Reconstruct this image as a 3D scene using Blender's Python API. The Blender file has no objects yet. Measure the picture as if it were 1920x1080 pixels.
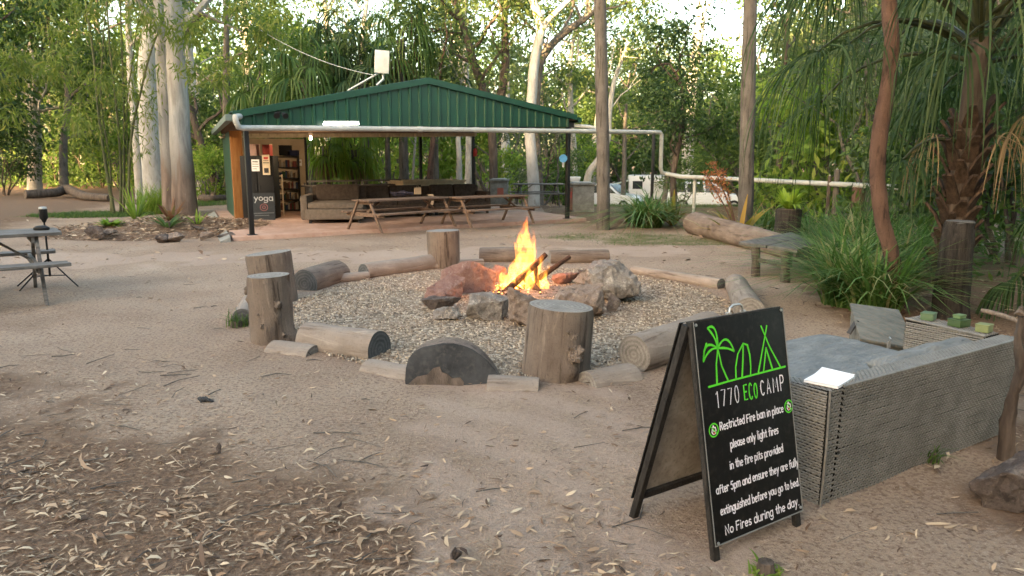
import bpy, bmesh, math, random
import numpy as np
from mathutils import Vector, Matrix, noise
R = math.radians
SC = bpy.context.scene
COL = SC.collection

# ------------------------------------------------------------------ camera, sky, sun, exposure
CAM_H = 1.55
F_PX = 1380.0
PITCH = math.atan(240 / F_PX)
cam_d = bpy.data.cameras.new('camera')
cam = bpy.data.objects.new('camera', cam_d); COL.objects.link(cam)
cam.location = (0, 0, CAM_H)
cam.rotation_euler = (R(90) - PITCH, 0, 0)
cam_d.sensor_width = 36; cam_d.lens = F_PX / 1920 * 36
cam_d.clip_start = 0.05; cam_d.clip_end = 1500
cam_d.dof.use_dof = True; cam_d.dof.focus_distance = 5.0; cam_d.dof.aperture_fstop = 5.6
SC.camera = cam

SUN_EL, SUN_AZ = 9.0, -142.0          # low evening sun behind the camera's left shoulder: it only reaches the far treetops
w = bpy.data.worlds.new('World'); SC.world = w; w.use_nodes = True
wn = w.node_tree
sky = wn.nodes.new('ShaderNodeTexSky'); sky.sky_type = 'NISHITA'; sky.sun_disc = False
sky.sun_elevation = R(SUN_EL); sky.sun_rotation = R(SUN_AZ)
sky.air_density = 1.0; sky.dust_density = 3.0; sky.ozone_density = 1.0
bg = wn.nodes['Background']; bg.inputs[1].default_value = 0.15
tint = wn.nodes.new('ShaderNodeMix'); tint.data_type = 'RGBA'; tint.blend_type = 'MULTIPLY'; tint.inputs[0].default_value = 1.0
tint.inputs[7].default_value = (1.0, .92, .81, 1)       # light filtered and warmed by the canopy all round
wn.links.new(sky.outputs[0], tint.inputs[6]); wn.links.new(tint.outputs[2], bg.inputs[0])
sd = bpy.data.lights.new('sun', 'SUN'); sd.energy = 4.2; sd.angle = R(0.5); sd.color = (1.0, 0.66, 0.30)
sun = bpy.data.objects.new('sun', sd); COL.objects.link(sun)
_d = Vector((math.sin(R(SUN_AZ)) * math.cos(R(SUN_EL)), math.cos(R(SUN_AZ)) * math.cos(R(SUN_EL)), math.sin(R(SUN_EL))))
sun.rotation_euler = (-_d).to_track_quat('-Z', 'Y').to_euler()
SC.view_settings.view_transform = 'Standard'; SC.view_settings.look = 'None'
SC.view_settings.exposure = 3.52; SC.view_settings.gamma = 1.0
SC.render.engine = 'CYCLES'
SC.cycles.use_denoising = True
SC.cycles.max_bounces = 8; SC.cycles.diffuse_bounces = 4; SC.cycles.transmission_bounces = 4
SC.cycles.volume_bounces = 0; SC.cycles.volume_step_rate = 1.0
SC.cycles.sample_clamp_indirect = 4.0

# ------------------------------------------------------------------ where things stand (points read off the photograph)
_c, _s = math.cos(PITCH), math.sin(PITCH)
def ray(px, py):
    a = (px - 960) / F_PX; b = (540 - py) / F_PX
    return Vector((a, _c + b * _s, -_s + b * _c))
def G(px, py, z=0.0):                 # the point of the level z seen at a pixel
    d = ray(px, py); t = (z - CAM_H) / d.z
    return Vector((d.x * t, d.y * t, z))
def A(px, py, Y):                     # the point at distance Y seen at a pixel
    d = ray(px, py); t = Y / d.y
    return Vector((d.x * t, Y, CAM_H + d.z * t))
def sstep(t):
    t = min(1.0, max(0.0, t)); return t * t * (3 - 2 * t)
def gz(x, y):
    z = -1.6 * sstep((y - 23) / 26) * sstep((x + 2.5) / 4)
    e = ((x + 7.7) / 2.7) ** 2 + ((y - 16.6) / 2.3) ** 2
    if e < 1: z += 0.22 * (1 - e)
    if y < 40:
        z += 0.020 * noise.noise(Vector((x * .7, y * .7, 3.1))) + 0.010 * noise.noise(Vector((x * 2.3, y * 2.3, 7.7)))
        if y < 10: z += 0.005 * noise.noise(Vector((x * 7, y * 7, 1.7))) + .007 * noise.noise(Vector((x * 4.2, y * 4.2, 12.7)))
    return z
def GP(px, py):                       # on the ground
    p = G(px, py); p.z = gz(p.x, p.y); return p

# ------------------------------------------------------------------ mesh helpers
class MB:
    def __init__(s): s.v = []; s.f = []; s.m = []; s.uv = []
    def add(s, verts, faces, mi=0, uvs=None):
        o = len(s.v); s.v += [Vector(p) for p in verts]
        for k, f in enumerate(faces):
            s.f.append([o + i for i in f]); s.m.append(mi)
            s.uv.append(uvs[k] if uvs else None)
        return s
    def box(s, c, d, rot=None, mi=0):
        hx, hy, hz = d[0] / 2, d[1] / 2, d[2] / 2
        P = [Vector((x, y, z)) for x in (-hx, hx) for y in (-hy, hy) for z in (-hz, hz)]
        if rot is not None: P = [rot @ p for p in P]
        P = [p + Vector(c) for p in P]
        return s.hexa([P[0], P[4], P[6], P[2], P[1], P[5], P[7], P[3]], mi)
    def hexa(s, P, mi=0):             # four points below, the same four above
        F = [(3, 2, 1, 0), (4, 5, 6, 7), (0, 1, 5, 4), (1, 2, 6, 5), (2, 3, 7, 6), (3, 0, 4, 7)]
        P = [Vector(p) for p in P]; U = []
        for f in F:
            a, b, c, d = [P[i] for i in f]; l = (b - a).length; h = (d - a).length
            U.append([(0, 0), (l, 0), (l, h), (0, h)])
        return s.add(P, F, mi, U)
    def tube(s, pts, rad, n=8, mi=0, cap=True, wob=0.0, cmi=None, seed=0):
        pts = [Vector(p) for p in pts]; k = len(pts)
        if not hasattr(rad, '__len__'): rad = [rad] * k
        V = []; up = None
        for i in range(k):
            t = (pts[min(i + 1, k - 1)] - pts[max(i - 1, 0)]).normalized()
            if up is None: up = Vector((0, 1, 0)) if abs(t.y) < .9 else Vector((1, 0, 0))
            x = t.cross(up).normalized(); y = x.cross(t).normalized(); up = y
            for j in range(n):
                a = 2 * math.pi * j / n; r = rad[i]
                if wob:
                    q = Vector((math.cos(a) * 1.3, math.sin(a) * 1.3, i * .35 + seed))
                    r *= 1 + wob * noise.noise(q) + wob * .5 * noise.noise(q * 3)
                V.append(pts[i] + x * math.cos(a) * r + y * math.sin(a) * r)
        F = [(i * n + j, i * n + (j + 1) % n, (i + 1) * n + (j + 1) % n, (i + 1) * n + j) for i in range(k - 1) for j in range(n)]
        s.add(V, F, mi)
        if cap:
            o = len(s.v) - len(V)
            cm = mi if cmi is None else cmi
            s.f.append([o + j for j in range(n)][::-1]); s.m.append(cm); s.uv.append(None)
            s.f.append([o + (k - 1) * n + j for j in range(n)]); s.m.append(cm); s.uv.append(None)
        return s
    def build(s, name, mats, parent=None, smooth=False, origin=None, bevel=0.0, bseg=2, auto=None):
        me = bpy.data.meshes.new(name)
        o = Vector(origin) if origin is not None else Vector((0, 0, 0))
        me.from_pydata([tuple(p - o) for p in s.v], [], s.f)
        if not isinstance(mats, (list, tuple)): mats = [mats]
        for m in mats: me.materials.append(m)
        for p, mi in zip(me.polygons, s.m): p.material_index = mi
        if any(u for u in s.uv):
            L = me.uv_layers.new(name='UVMap')
            for p, u in zip(me.polygons, s.uv):
                if u:
                    for li, q in zip(p.loop_indices, u): L.data[li].uv = q
        if bevel:
            bm = bmesh.new(); bm.from_mesh(me)
            bmesh.ops.recalc_face_normals(bm, faces=bm.faces)
            ed = [e for e in bm.edges if len(e.link_faces) == 2 and e.calc_face_angle(0) > .5]
            bmesh.ops.bevel(bm, geom=ed, offset=bevel, segments=bseg, profile=.6, affect='EDGES', clamp_overlap=True)
            bm.to_mesh(me); bm.free()
        else:
            bm = bmesh.new(); bm.from_mesh(me); bmesh.ops.recalc_face_normals(bm, faces=bm.faces); bm.to_mesh(me); bm.free()
        if smooth or bevel or auto:
            me.polygons.foreach_set('use_smooth', [True] * len(me.polygons))
            try: me.set_sharp_from_angle(angle=R(auto or 50))
            except Exception: pass
        return link(name, me, parent, o if parent is None else None)

def link(name, me, parent=None, loc=None):
    ob = bpy.data.objects.new(name, me); COL.objects.link(ob)
    if parent is not None:
        ob.parent = parent
    elif loc is not None: ob.location = loc
    return ob
def tag(o, label, cat, group=None, kind=None):
    if label: o['label'] = label
    if cat: o['category'] = cat
    if group: o['group'] = group
    if kind: o['kind'] = kind
    return o
def thing(name, label, cat, loc=(0, 0, 0), rz=0.0, group=None):
    o = bpy.data.objects.new(name, None); COL.objects.link(o)
    o.empty_display_size = .1
    o.location = loc; o.rotation_euler = (0, 0, rz)
    return tag(o, label, cat, group)
def structure(o, kind='structure'):
    o['kind'] = kind; return o
def dup(o, loc=None, rz=None, sc=None, label=None, group=None):
    c = o.copy(); COL.objects.link(c)
    if loc is not None: c.location = loc
    if rz is not None: c.rotation_euler = (0, 0, rz)
    if sc is not None: c.scale = sc if hasattr(sc, '__len__') else (sc,) * 3
    if label: c['label'] = label
    if group: c['group'] = group
    for ch in list(o.children):
        d = ch.copy(); COL.objects.link(d); d.parent = c
        for g in list(ch.children):
            e = g.copy(); COL.objects.link(e); e.parent = d
    return c

def np_mesh(name, V, nq, mat, k=4):
    """V: (n*k,3) vertices; faces are consecutive quads (index array nq of shape (m,4))."""
    me = bpy.data.meshes.new(name)
    m = len(nq)
    me.vertices.add(len(V)); me.vertices.foreach_set('co', np.asarray(V, np.float32).ravel())
    me.loops.add(m * 4); me.loops.foreach_set('vertex_index', np.asarray(nq, np.int32).ravel())
    me.polygons.add(m); me.polygons.foreach_set('loop_start', np.arange(m, dtype=np.int32) * 4)
    me.materials.append(mat); me.update(calc_edges=True); me.validate()
    return me
def unit(a): return a / (np.linalg.norm(a, axis=-1, keepdims=True) + 1e-9)
def leaf_mesh(name, C, D, L, W, mat, rs, bend=.15):
    n = len(C); D = unit(D)
    S = unit(np.cross(D, unit(rs.normal(size=(n, 3)))))
    N = np.cross(S, D)
    L = np.broadcast_to(np.asarray(L, float), (n,))[:, None]; W = np.broadcast_to(np.asarray(W, float), (n,))[:, None]
    mid = C + D * L * .45 + N * L * bend
    V = np.stack([C, mid + S * W * .5, C + D * L, mid - S * W * .5], 1).reshape(-1, 3)
    return np_mesh(name, V, np.arange(n * 4).reshape(n, 4), mat)
def strip_mesh(name, P, S, Wd, mat):
    """P (n,k,3) polylines, S (n,3) side vectors, Wd (n,k) widths"""
    n, k, _ = P.shape
    A_ = P + S[:, None, :] * Wd[:, :, None] * .5; B_ = P - S[:, None, :] * Wd[:, :, None] * .5
    V = np.stack([A_, B_], 2).reshape(n * k * 2, 3)
    b = (np.arange(n)[:, None] * k + np.arange(k - 1)[None]) * 2
    Q = np.stack([b, b + 1, b + 3, b + 2], -1).reshape(-1, 4)
    return np_mesh(name, V, Q, mat)
def join_np(name, meshes, mat):
    V = []; Q = []; o = 0
    for me in meshes:
        v = np.zeros(len(me.vertices) * 3, np.float32); me.vertices.foreach_get('co', v)
        q = np.zeros(len(me.loops), np.int32); me.loops.foreach_get('vertex_index', q)
        V.append(v.reshape(-1, 3)); Q.append(q.reshape(-1, 4) + o); o += len(me.vertices)
        bpy.data.meshes.remove(me)
    return np_mesh(name, np.concatenate(V), np.concatenate(Q), mat)

# ------------------------------------------------------------------ material helpers
def nt(name):
    m = bpy.data.materials.new(name); m.use_nodes = True
    t = m.node_tree; t.nodes.clear()
    out = t.nodes.new('ShaderNodeOutputMaterial'); return m, t, out
def nd(t, kind, **kw):
    n = t.nodes.new(kind)
    for k, v in kw.items():
        if k in n.inputs: n.inputs[k].default_value = v
        else: setattr(n, k, v)
    return n
def ramp(t, fac, stops):
    r = t.nodes.new('ShaderNodeValToRGB'); e = r.color_ramp.elements
    while len(e) < len(stops): e.new(.5)
    for q, (p, c) in zip(e, stops): q.position = p; q.color = (c[0], c[1], c[2], 1) if hasattr(c, '__len__') else (c, c, c, 1)
    t.links.new(fac, r.inputs[0]); return r.outputs[0]
def mixc(t, f, a, b, mode='MIX'):
    m = t.nodes.new('ShaderNodeMix'); m.data_type = 'RGBA'; m.blend_type = mode
    for s, v in ((m.inputs[0], f), (m.inputs[6], a), (m.inputs[7], b)):
        if isinstance(v, bpy.types.NodeSocket): t.links.new(v, s)
        elif hasattr(v, '__len__'): s.default_value = (v[0], v[1], v[2], 1)
        else: s.default_value = v
    return m.outputs[2]
def coords(t, kind='Object', scale=(1, 1, 1)):
    tc = t.nodes.new('ShaderNodeTexCoord'); mp = t.nodes.new('ShaderNodeMapping'); mp.inputs['Scale'].default_value = scale
    t.links.new(tc.outputs[kind], mp.inputs[0]); return mp.outputs[0]
def noi(t, vec, scale, detail=5, rough=.6, dist=0.0):
    n = nd(t, 'ShaderNodeTexNoise'); n.inputs['Scale'].default_value = scale; n.inputs['Detail'].default_value = detail
    n.inputs['Roughness'].default_value = rough; n.inputs['Distortion'].default_value = dist
    t.links.new(vec, n.inputs['Vector']); return n.outputs['Fac']
def bsdf(t, out, col, rough=.8, spec=.3, metal=0.0, bump=None, bstr=.4, bdist=.01):
    b = t.nodes.new('ShaderNodeBsdfPrincipled')
    if isinstance(col, bpy.types.NodeSocket): t.links.new(col, b.inputs['Base Color'])
    else: b.inputs['Base Color'].default_value = (*col, 1)
    if isinstance(rough, bpy.types.NodeSocket): t.links.new(rough, b.inputs['Roughness'])
    else: b.inputs['Roughness'].default_value = rough
    b.inputs['Specular IOR Level'].default_value = spec; b.inputs['Metallic'].default_value = metal
    if bump is not None:
        n = nd(t, 'ShaderNodeBump', Strength=bstr, Distance=bdist)
        t.links.new(bump, n.inputs['Height']); t.links.new(n.outputs[0], b.inputs['Normal'])
    if out is not None: t.links.new(b.outputs[0], out.inputs[0])
    return b
def nmat(name, c1, c2, ns=6, sc=(1, 1, 1), rough=.85, spec=.25, bstr=.5, bdist=.01, c3=None, metal=0.0, lo=.35, hi=.65, fine=5.0):
    m, t, out = nt(name); v = coords(t, 'Object', sc)
    a = noi(t, v, ns, 6); b = noi(t, v, ns * fine, 4)
    col = ramp(t, a, [(lo, c1), (hi, c2)])
    if c3: col = mixc(t, ramp(t, b, [(.50, 0.0), (.80, 1.0)]), col, c3)
    h = t.nodes.new('ShaderNodeMath'); h.operation = 'ADD'; t.links.new(a, h.inputs[0]); t.links.new(b, h.inputs[1])
    bsdf(t, out, col, rough, spec, metal, h.outputs[0], bstr, bdist)
    return m
def leafmat(name, c1, c2, c3=None, trans=.4, tw=1.5, rough=.5):
    m, t, out = nt(name)
    g = t.nodes.new('ShaderNodeNewGeometry')
    st = [(0, c1), (.7, c2)] + ([(1.0, c3)] if c3 else [])
    col = ramp(t, g.outputs['Random Per Island'], st)
    b = bsdf(t, None, col, rough, .25)
    tr = nd(t, 'ShaderNodeBsdfTranslucent')
    t.links.new(mixc(t, 1.0, col, (tw, tw * 1.0, tw * .75), 'MULTIPLY'), tr.inputs[0])
    mx = nd(t, 'ShaderNodeMixShader'); mx.inputs[0].default_value = trans
    t.links.new(b.outputs[0], mx.inputs[1]); t.links.new(tr.outputs[0], mx.inputs[2]); t.links.new(mx.outputs[0], out.inputs[0])
    return m
def plain(name, c, rough=.6, spec=.3, metal=0.0, var=.12, ns=8):
    return nmat(name, [x * (1 - var) for x in c], [x * (1 + var) for x in c], ns, rough=rough, spec=spec, metal=metal, bstr=.08, bdist=.003)
def emit(name, c, s):
    m, t, out = nt(name); e = nd(t, 'ShaderNodeEmission'); e.inputs[0].default_value = (*c, 1); e.inputs[1].default_value = s
    t.links.new(e.outputs[0], out.inputs[0]); return m

# bark and timber
M_GUM = nmat('smooth_gum_bark', (0.2550, 0.2380, 0.2210), (0.4420, 0.4250, 0.3995), 3.0, (1, 1, .35), c3=(0.1870, 0.1615, 0.1360), bstr=.4, bdist=.02)
M_WHITE = nmat('white_gum_bark', (0.3041, 0.2915, 0.2724), (0.4562, 0.4435, 0.4182), 2.4, (1, 1, .4), c3=(0.2281, 0.2091, 0.1837), bstr=.25, bdist=.015)
def two_tone_gum():
    m, t, out = nt('gum_bark_with_brown_base'); v = coords(t, 'Object', (2, 2, .3)); v2 = coords(t, 'Object')
    a = noi(t, v, 2.4, 7, .65, .5); b = noi(t, v2, 40, 4, .7)
    sx = nd(t, 'ShaderNodeSeparateXYZ'); t.links.new(v2, sx.inputs[0])
    ad = nd(t, 'ShaderNodeMath'); ad.operation = 'MULTIPLY_ADD'; t.links.new(a, ad.inputs[0]); ad.inputs[1].default_value = -4.2; t.links.new(sx.outputs['Z'], ad.inputs[2])
    mr = nd(t, 'ShaderNodeMapRange'); mr.inputs[1].default_value = -1.1; mr.inputs[2].default_value = -.2; t.links.new(ad.outputs[0], mr.inputs[0])
    pale = ramp(t, a, [(.32, (.17, .158, .145)), (.5, (.29, .277, .26)), (.7, (.40, .385, .365))])
    brown = ramp(t, a, [(.35, (.075, .055, .045)), (.6, (.19, .145, .12)), (.75, (.27, .22, .19))])
    col = mixc(t, mr.outputs[0], brown, pale); col = mixc(t, ramp(t, b, [(.55, 0.0), (.75, .45)]), col, (.12, .10, .085))
    bsdf(t, out, col, .85, .2, 0, a, .7, .03); return m
M_ROUGHGUM = two_tone_gum()
M_GREYBARK_C = ((.085, .076, .067), (.165, .148, .133), (.04, .034, .03))
M_DARKBARK = nmat('dark_bark', (0.0440, 0.0336, 0.0272), (0.1120, 0.0880, 0.0720), 4.0, (3, 3, .5), bstr=.8, bdist=.02)
M_REDBARK_C = ((.080, .047, .035), (.15, .093, .071), (.032, .020, .016))
M_FIBRE = nmat('fibrous_grey_trunk', (0.0167, 0.0149, 0.0139), (0.0595, 0.0521, 0.0465), 5.0, (7, 7, .55), bstr=1.0, bdist=.02, c3=(0.0112, 0.0102, 0.0093))
M_BROWNLOG_C = ((.135, .10, .08), (.26, .205, .165), (.07, .052, .042))
def barkmat(name, c1, c2, dark, sc=(9, 9, .8)):
    m, t, out = nt(name); v = coords(t, 'Object', sc); v2 = coords(t, 'Object')
    a = noi(t, v, 2.2, 7, .7, .6); b = noi(t, v2, 2.6, 5); c = noi(t, v2, 60, 3, .7)
    col = mixc(t, ramp(t, b, [(.35, 0.0), (.7, .75)]), c1, c2)
    col = mixc(t, ramp(t, a, [(.36, 1.0), (.47, 0.0)]), col, dark)
    col = mixc(t, ramp(t, a, [(.58, 0.0), (.72, .55)]), col, [min(1, x * 1.5) for x in c2])
    col = mixc(t, ramp(t, c, [(.55, 0.0), (.75, .5)]), col, dark)
    h = t.nodes.new('ShaderNodeMath'); h.operation = 'MULTIPLY_ADD'; t.links.new(c, h.inputs[0]); h.inputs[1].default_value = .25; t.links.new(a, h.inputs[2])
    bsdf(t, out, col, .9, .2, 0, h.outputs[0], .9, .016); return m
M_BROWNLOG = barkmat('brown_fallen_log', *M_BROWNLOG_C, (4, 4, .5))
M_REDBARK = barkmat('red_brown_bark', *M_REDBARK_C, (7, 7, 1.6))
M_GREYBARK = barkmat('grey_brown_bark', *M_GREYBARK_C, (7, 7, .8))
M_LOG = barkmat('weathered_log', (.125, .098, .080), (.22, .18, .148), (.055, .042, .034))
M_PALELOG = barkmat('pale_peeled_log', (.20, .165, .138), (.31, .27, .23), (.11, .085, .07), (6, 6, .6))
def rockmat(name, c1, c2, pale, dark):
    m, t, out = nt(name); v = coords(t, 'Object')
    a = noi(t, v, 3.2, 7, .65, .4); b = noi(t, v, 11, 6, .7); c = noi(t, v, 70, 4, .75)
    col = ramp(t, a, [(.33, c1), (.66, c2)])
    col = mixc(t, ramp(t, b, [(.54, 0.0), (.64, .8)]), col, pale)
    col = mixc(t, ramp(t, b, [(.30, .9), (.42, 0.0)]), col, dark)
    col = mixc(t, ramp(t, c, [(.52, 0.0), (.70, .7)]), col, dark)
    col = mixc(t, ramp(t, c, [(.28, .6), (.42, 0.0)]), col, pale)
    h = t.nodes.new('ShaderNodeMath'); h.operation = 'MULTIPLY_ADD'; t.links.new(c, h.inputs[0]); h.inputs[1].default_value = .3
    t.links.new(b, h.inputs[2]); bsdf(t, out, col, .92, .2, 0, h.outputs[0], 1.0, .035); return m
def cutmat(name, c1, c2):
    m, t, out = nt(name); v = coords(t, 'Object')
    wv = nd(t, 'ShaderNodeTexWave'); wv.wave_type = 'RINGS'; wv.rings_direction = 'Z'; wv.inputs['Scale'].default_value = 9
    wv.inputs['Distortion'].default_value = 3; wv.inputs['Detail'].default_value = 3; t.links.new(v, wv.inputs['Vector'])
    a = noi(t, v, 7, 5)
    col = mixc(t, .32, ramp(t, a, [(.3, c1), (.7, c2)]), ramp(t, wv.outputs['Fac'], [(0, [x * .55 for x in c1]), (.4, c1), (1, c2)]))
    sx = nd(t, 'ShaderNodeSeparateXYZ'); t.links.new(v, sx.inputs[0])
    at2 = nd(t, 'ShaderNodeMath'); at2.operation = 'ARCTAN2'; t.links.new(sx.outputs[1], at2.inputs[0]); t.links.new(sx.outputs[0], at2.inputs[1])
    ln = nd(t, 'ShaderNodeVectorMath'); ln.operation = 'LENGTH'; t.links.new(v, ln.inputs[0])
    cb = nd(t, 'ShaderNodeCombineXYZ'); t.links.new(at2.outputs[0], cb.inputs[0]); t.links.new(ln.outputs['Value'], cb.inputs[1])
    ck = noi(t, cb.outputs[0], 3.2, 3, .6)
    col = mixc(t, ramp(t, ck, [(.325, 1.0), (.36, 0.0)]), col, (.03, .026, .022))
    sp = noi(t, v, 80, 3, .7); col = mixc(t, ramp(t, sp, [(.5, 0.0), (.72, .6)]), col, [x * .45 for x in c1])
    bsdf(t, out, col, .9, .2, 0, a, .5, .006); return m
M_CUT = cutmat('weathered_end_grain', (.15, .135, .12), (.29, .27, .245))
M_CUTDARK = cutmat('dark_end_grain', (.055, .056, .058), (.135, .135, .135))
M_TIMBER = nmat('grey_weathered_timber', (0.0850, 0.0765, 0.0697), (0.1785, 0.1658, 0.1530), 4, (1, 6, 6), c3=(0.0595, 0.0510, 0.0467), bstr=.4, bdist=.004)
M_BROWNTIMBER = nmat('brown_weathered_timber', (0.0938, 0.0594, 0.0420), (0.1938, 0.1288, 0.0920), 4, (1, 6, 6), bstr=.4, bdist=.004)
M_ORANGETIMBER = nmat('orange_timber', (0.2592, 0.1080, 0.0324), (0.3744, 0.1800, 0.0612), 4, (5, 5, .6), bstr=.3, bdist=.004)
# stone and ground
M_ROCK = rockmat('grey_rock', (.14, .122, .11), (.28, .255, .23), (.44, .41, .37), (.07, .058, .05))
M_ROCKWARM = rockmat('warm_grey_rock', (.15, .108, .085), (.28, .22, .18), (.38, .31, .25), (.07, .05, .04))
M_ROCKRED = rockmat('firelight_tinted_rock', (.17, .095, .08), (.27, .165, .14), (.32, .23, .20), (.075, .045, .04))  # red of the firelight is painted into the stone colour
M_ROCKDARK = rockmat('dark_brown_rock', (.06, .047, .042), (.135, .11, .098), (.20, .17, .15), (.03, .024, .022))
# metal, plastic, paint
M_GREEN = nmat('green_painted_steel', (0.0045, 0.0413, 0.0230), (0.0063, 0.0554, 0.0310), 3, rough=.45, spec=.5, bstr=.03, bdist=.003)
M_PVC = nmat('white_pvc_pipe', (0.3168, 0.3295, 0.3168), (0.4182, 0.4308, 0.4245), 3, rough=.45, spec=.4, bstr=.05, bdist=.003, c3=(0.2788, 0.2851, 0.2598))
M_BLACKPOST = plain('black_painted_steel', (0.0090, 0.0095, 0.0110), .45, .4)
M_BLACK = plain('matt_black', (0.0077, 0.0077, 0.0083), .6, .3)
M_DARKGREY = plain('dark_grey_plastic', (0.0350, 0.0350, 0.0364), .6, .3)
M_WHITEPAINT = plain('white_paint', (.74, .74, .72), .4, .4, var=.05)
M_STEEL = plain('dull_steel', (.42, .43, .43), .4, .5, .6)
M_GLASS = plain('dark_car_glass', (.03, .036, .04), .12, .6)
M_RUBBER = plain('black_rubber', (.02, .02, .02), .8, .2)
M_CONC = nmat('grey_concrete', (.19, .185, .165), (.30, .295, .27), 5, bstr=.3, bdist=.006, c3=(.15, .15, .13))
M_SLAB = nmat('terracotta_painted_slab', (.33, .21, .155), (.44, .30, .235), 1.6, bstr=.1, bdist=.004, c3=(.30, .16, .11), rough=.75)
M_BRICK = nmat('red_brown_block', (.20, .10, .075), (.30, .16, .12), 6, bstr=.3, bdist=.006)
M_PAPER = plain('white_paper', (.78, .78, .80), .8, .2, var=.04)
M_CREAM = plain('cream_board', (.62, .52, .38), .7, .2)
M_RED = plain('red_paint', (.50, .045, .03), .5, .4)
M_BLUE = plain('blue_plastic', (.06, .22, .42), .5, .4)
M_TAN = plain('tan_card', (.42, .30, .19), .8, .2)
M_FABRIC = nmat('grey_brown_upholstery', (0.1215, 0.0990, 0.0810), (0.1710, 0.1422, 0.1170), 14, bstr=.3, bdist=.004, rough=.95, spec=.1)
M_FABRICDARK = nmat('dark_brown_upholstery', (0.0450, 0.0330, 0.0270), (0.0750, 0.0577, 0.0473), 14, bstr=.3, bdist=.004, rough=.95, spec=.1)
M_CANVAS = nmat('grey_cushion_cloth', (.145, .155, .158), (.215, .225, .225), 5, (1, 3, 1), bstr=.8, bdist=.02, rough=.95, spec=.1, c3=(.12, .125, .125), fine=4)
M_BOXGREY = nmat('weathered_grey_painted_wood', (0.0920, 0.0960, 0.0880), (0.1680, 0.1680, 0.1480), 3, (1, 5, 5), c3=(0.2400, 0.1760, 0.1280), bstr=.4, bdist=.004)
M_TINGREEN = plain('pale_green_plastic', (0.0441, 0.0788, 0.0268), .5, .4)
M_TINTAN = plain('tan_plastic', (.36, .22, .10), .5, .4)
M_DIRTYWHITE = plain('dull_white_panel', (.48, .48, .45), .5, .4)
# leaves
L_OLIVE = leafmat('olive_leaves', (0.0417, 0.0821, 0.0201), (0.0800, 0.1372, 0.0381), (0.1217, 0.1647, 0.0504))
L_GREEN = leafmat('green_leaves', (0.0374, 0.0802, 0.0170), (0.0802, 0.1380, 0.0320), (0.1272, 0.1700, 0.0476))
L_DARK = leafmat('dark_green_leaves', (0.0187, 0.0450, 0.0153), (0.0425, 0.0799, 0.0255), (0.0638, 0.1062, 0.0374), trans=.3)
L_BRIGHT = leafmat('bright_green_leaves', (.115, .205, .028), (.190, .285, .050), (.27, .31, .07), trans=.5)
L_GUM = leafmat('gum_leaves', (0.0480, 0.0872, 0.0275), (0.0964, 0.1451, 0.0474), (0.1528, 0.1795, 0.0528), trans=.45)
L_GREY = leafmat('grey_green_leaves', (0.0539, 0.0823, 0.0371), (0.0978, 0.1366, 0.0639), (0.1368, 0.1742, 0.0878), trans=.3)
L_PALM = leafmat('palm_leaf', (0.0184, 0.0449, 0.0138), (0.0392, 0.0737, 0.0236), (0.0697, 0.1014, 0.0392), trans=.3, rough=.62)
L_PALMDEAD = leafmat('dead_palm_leaf', (.16, .11, .06), (.27, .20, .11), trans=.2, rough=.8)
L_GRASS = leafmat('long_grass_blades', (0.045, 0.105, 0.024), (0.105, 0.203, 0.051), (.30, .27, .14), trans=.35, rough=.6)
L_FERN = leafmat('lime_fern_fronds', (0.1495, 0.2415, 0.0230), (0.2875, 0.3910, 0.0517), trans=.4)
L_BROM = leafmat('bromeliad_leaves', (.10, .13, .025), (.28, .20, .03), (.36, .14, .05), trans=.35)
L_FLOWER = leafmat('orange_flower_spikes', (0.2480, 0.0810, 0.0350), (0.3410, 0.1440, 0.0600), trans=.3)
L_BAMBOO = leafmat('bamboo_leaves', (0.0719, 0.1139, 0.0184), (0.1346, 0.1767, 0.0383), (0.2020, 0.2020, 0.0589), trans=.5)

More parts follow.
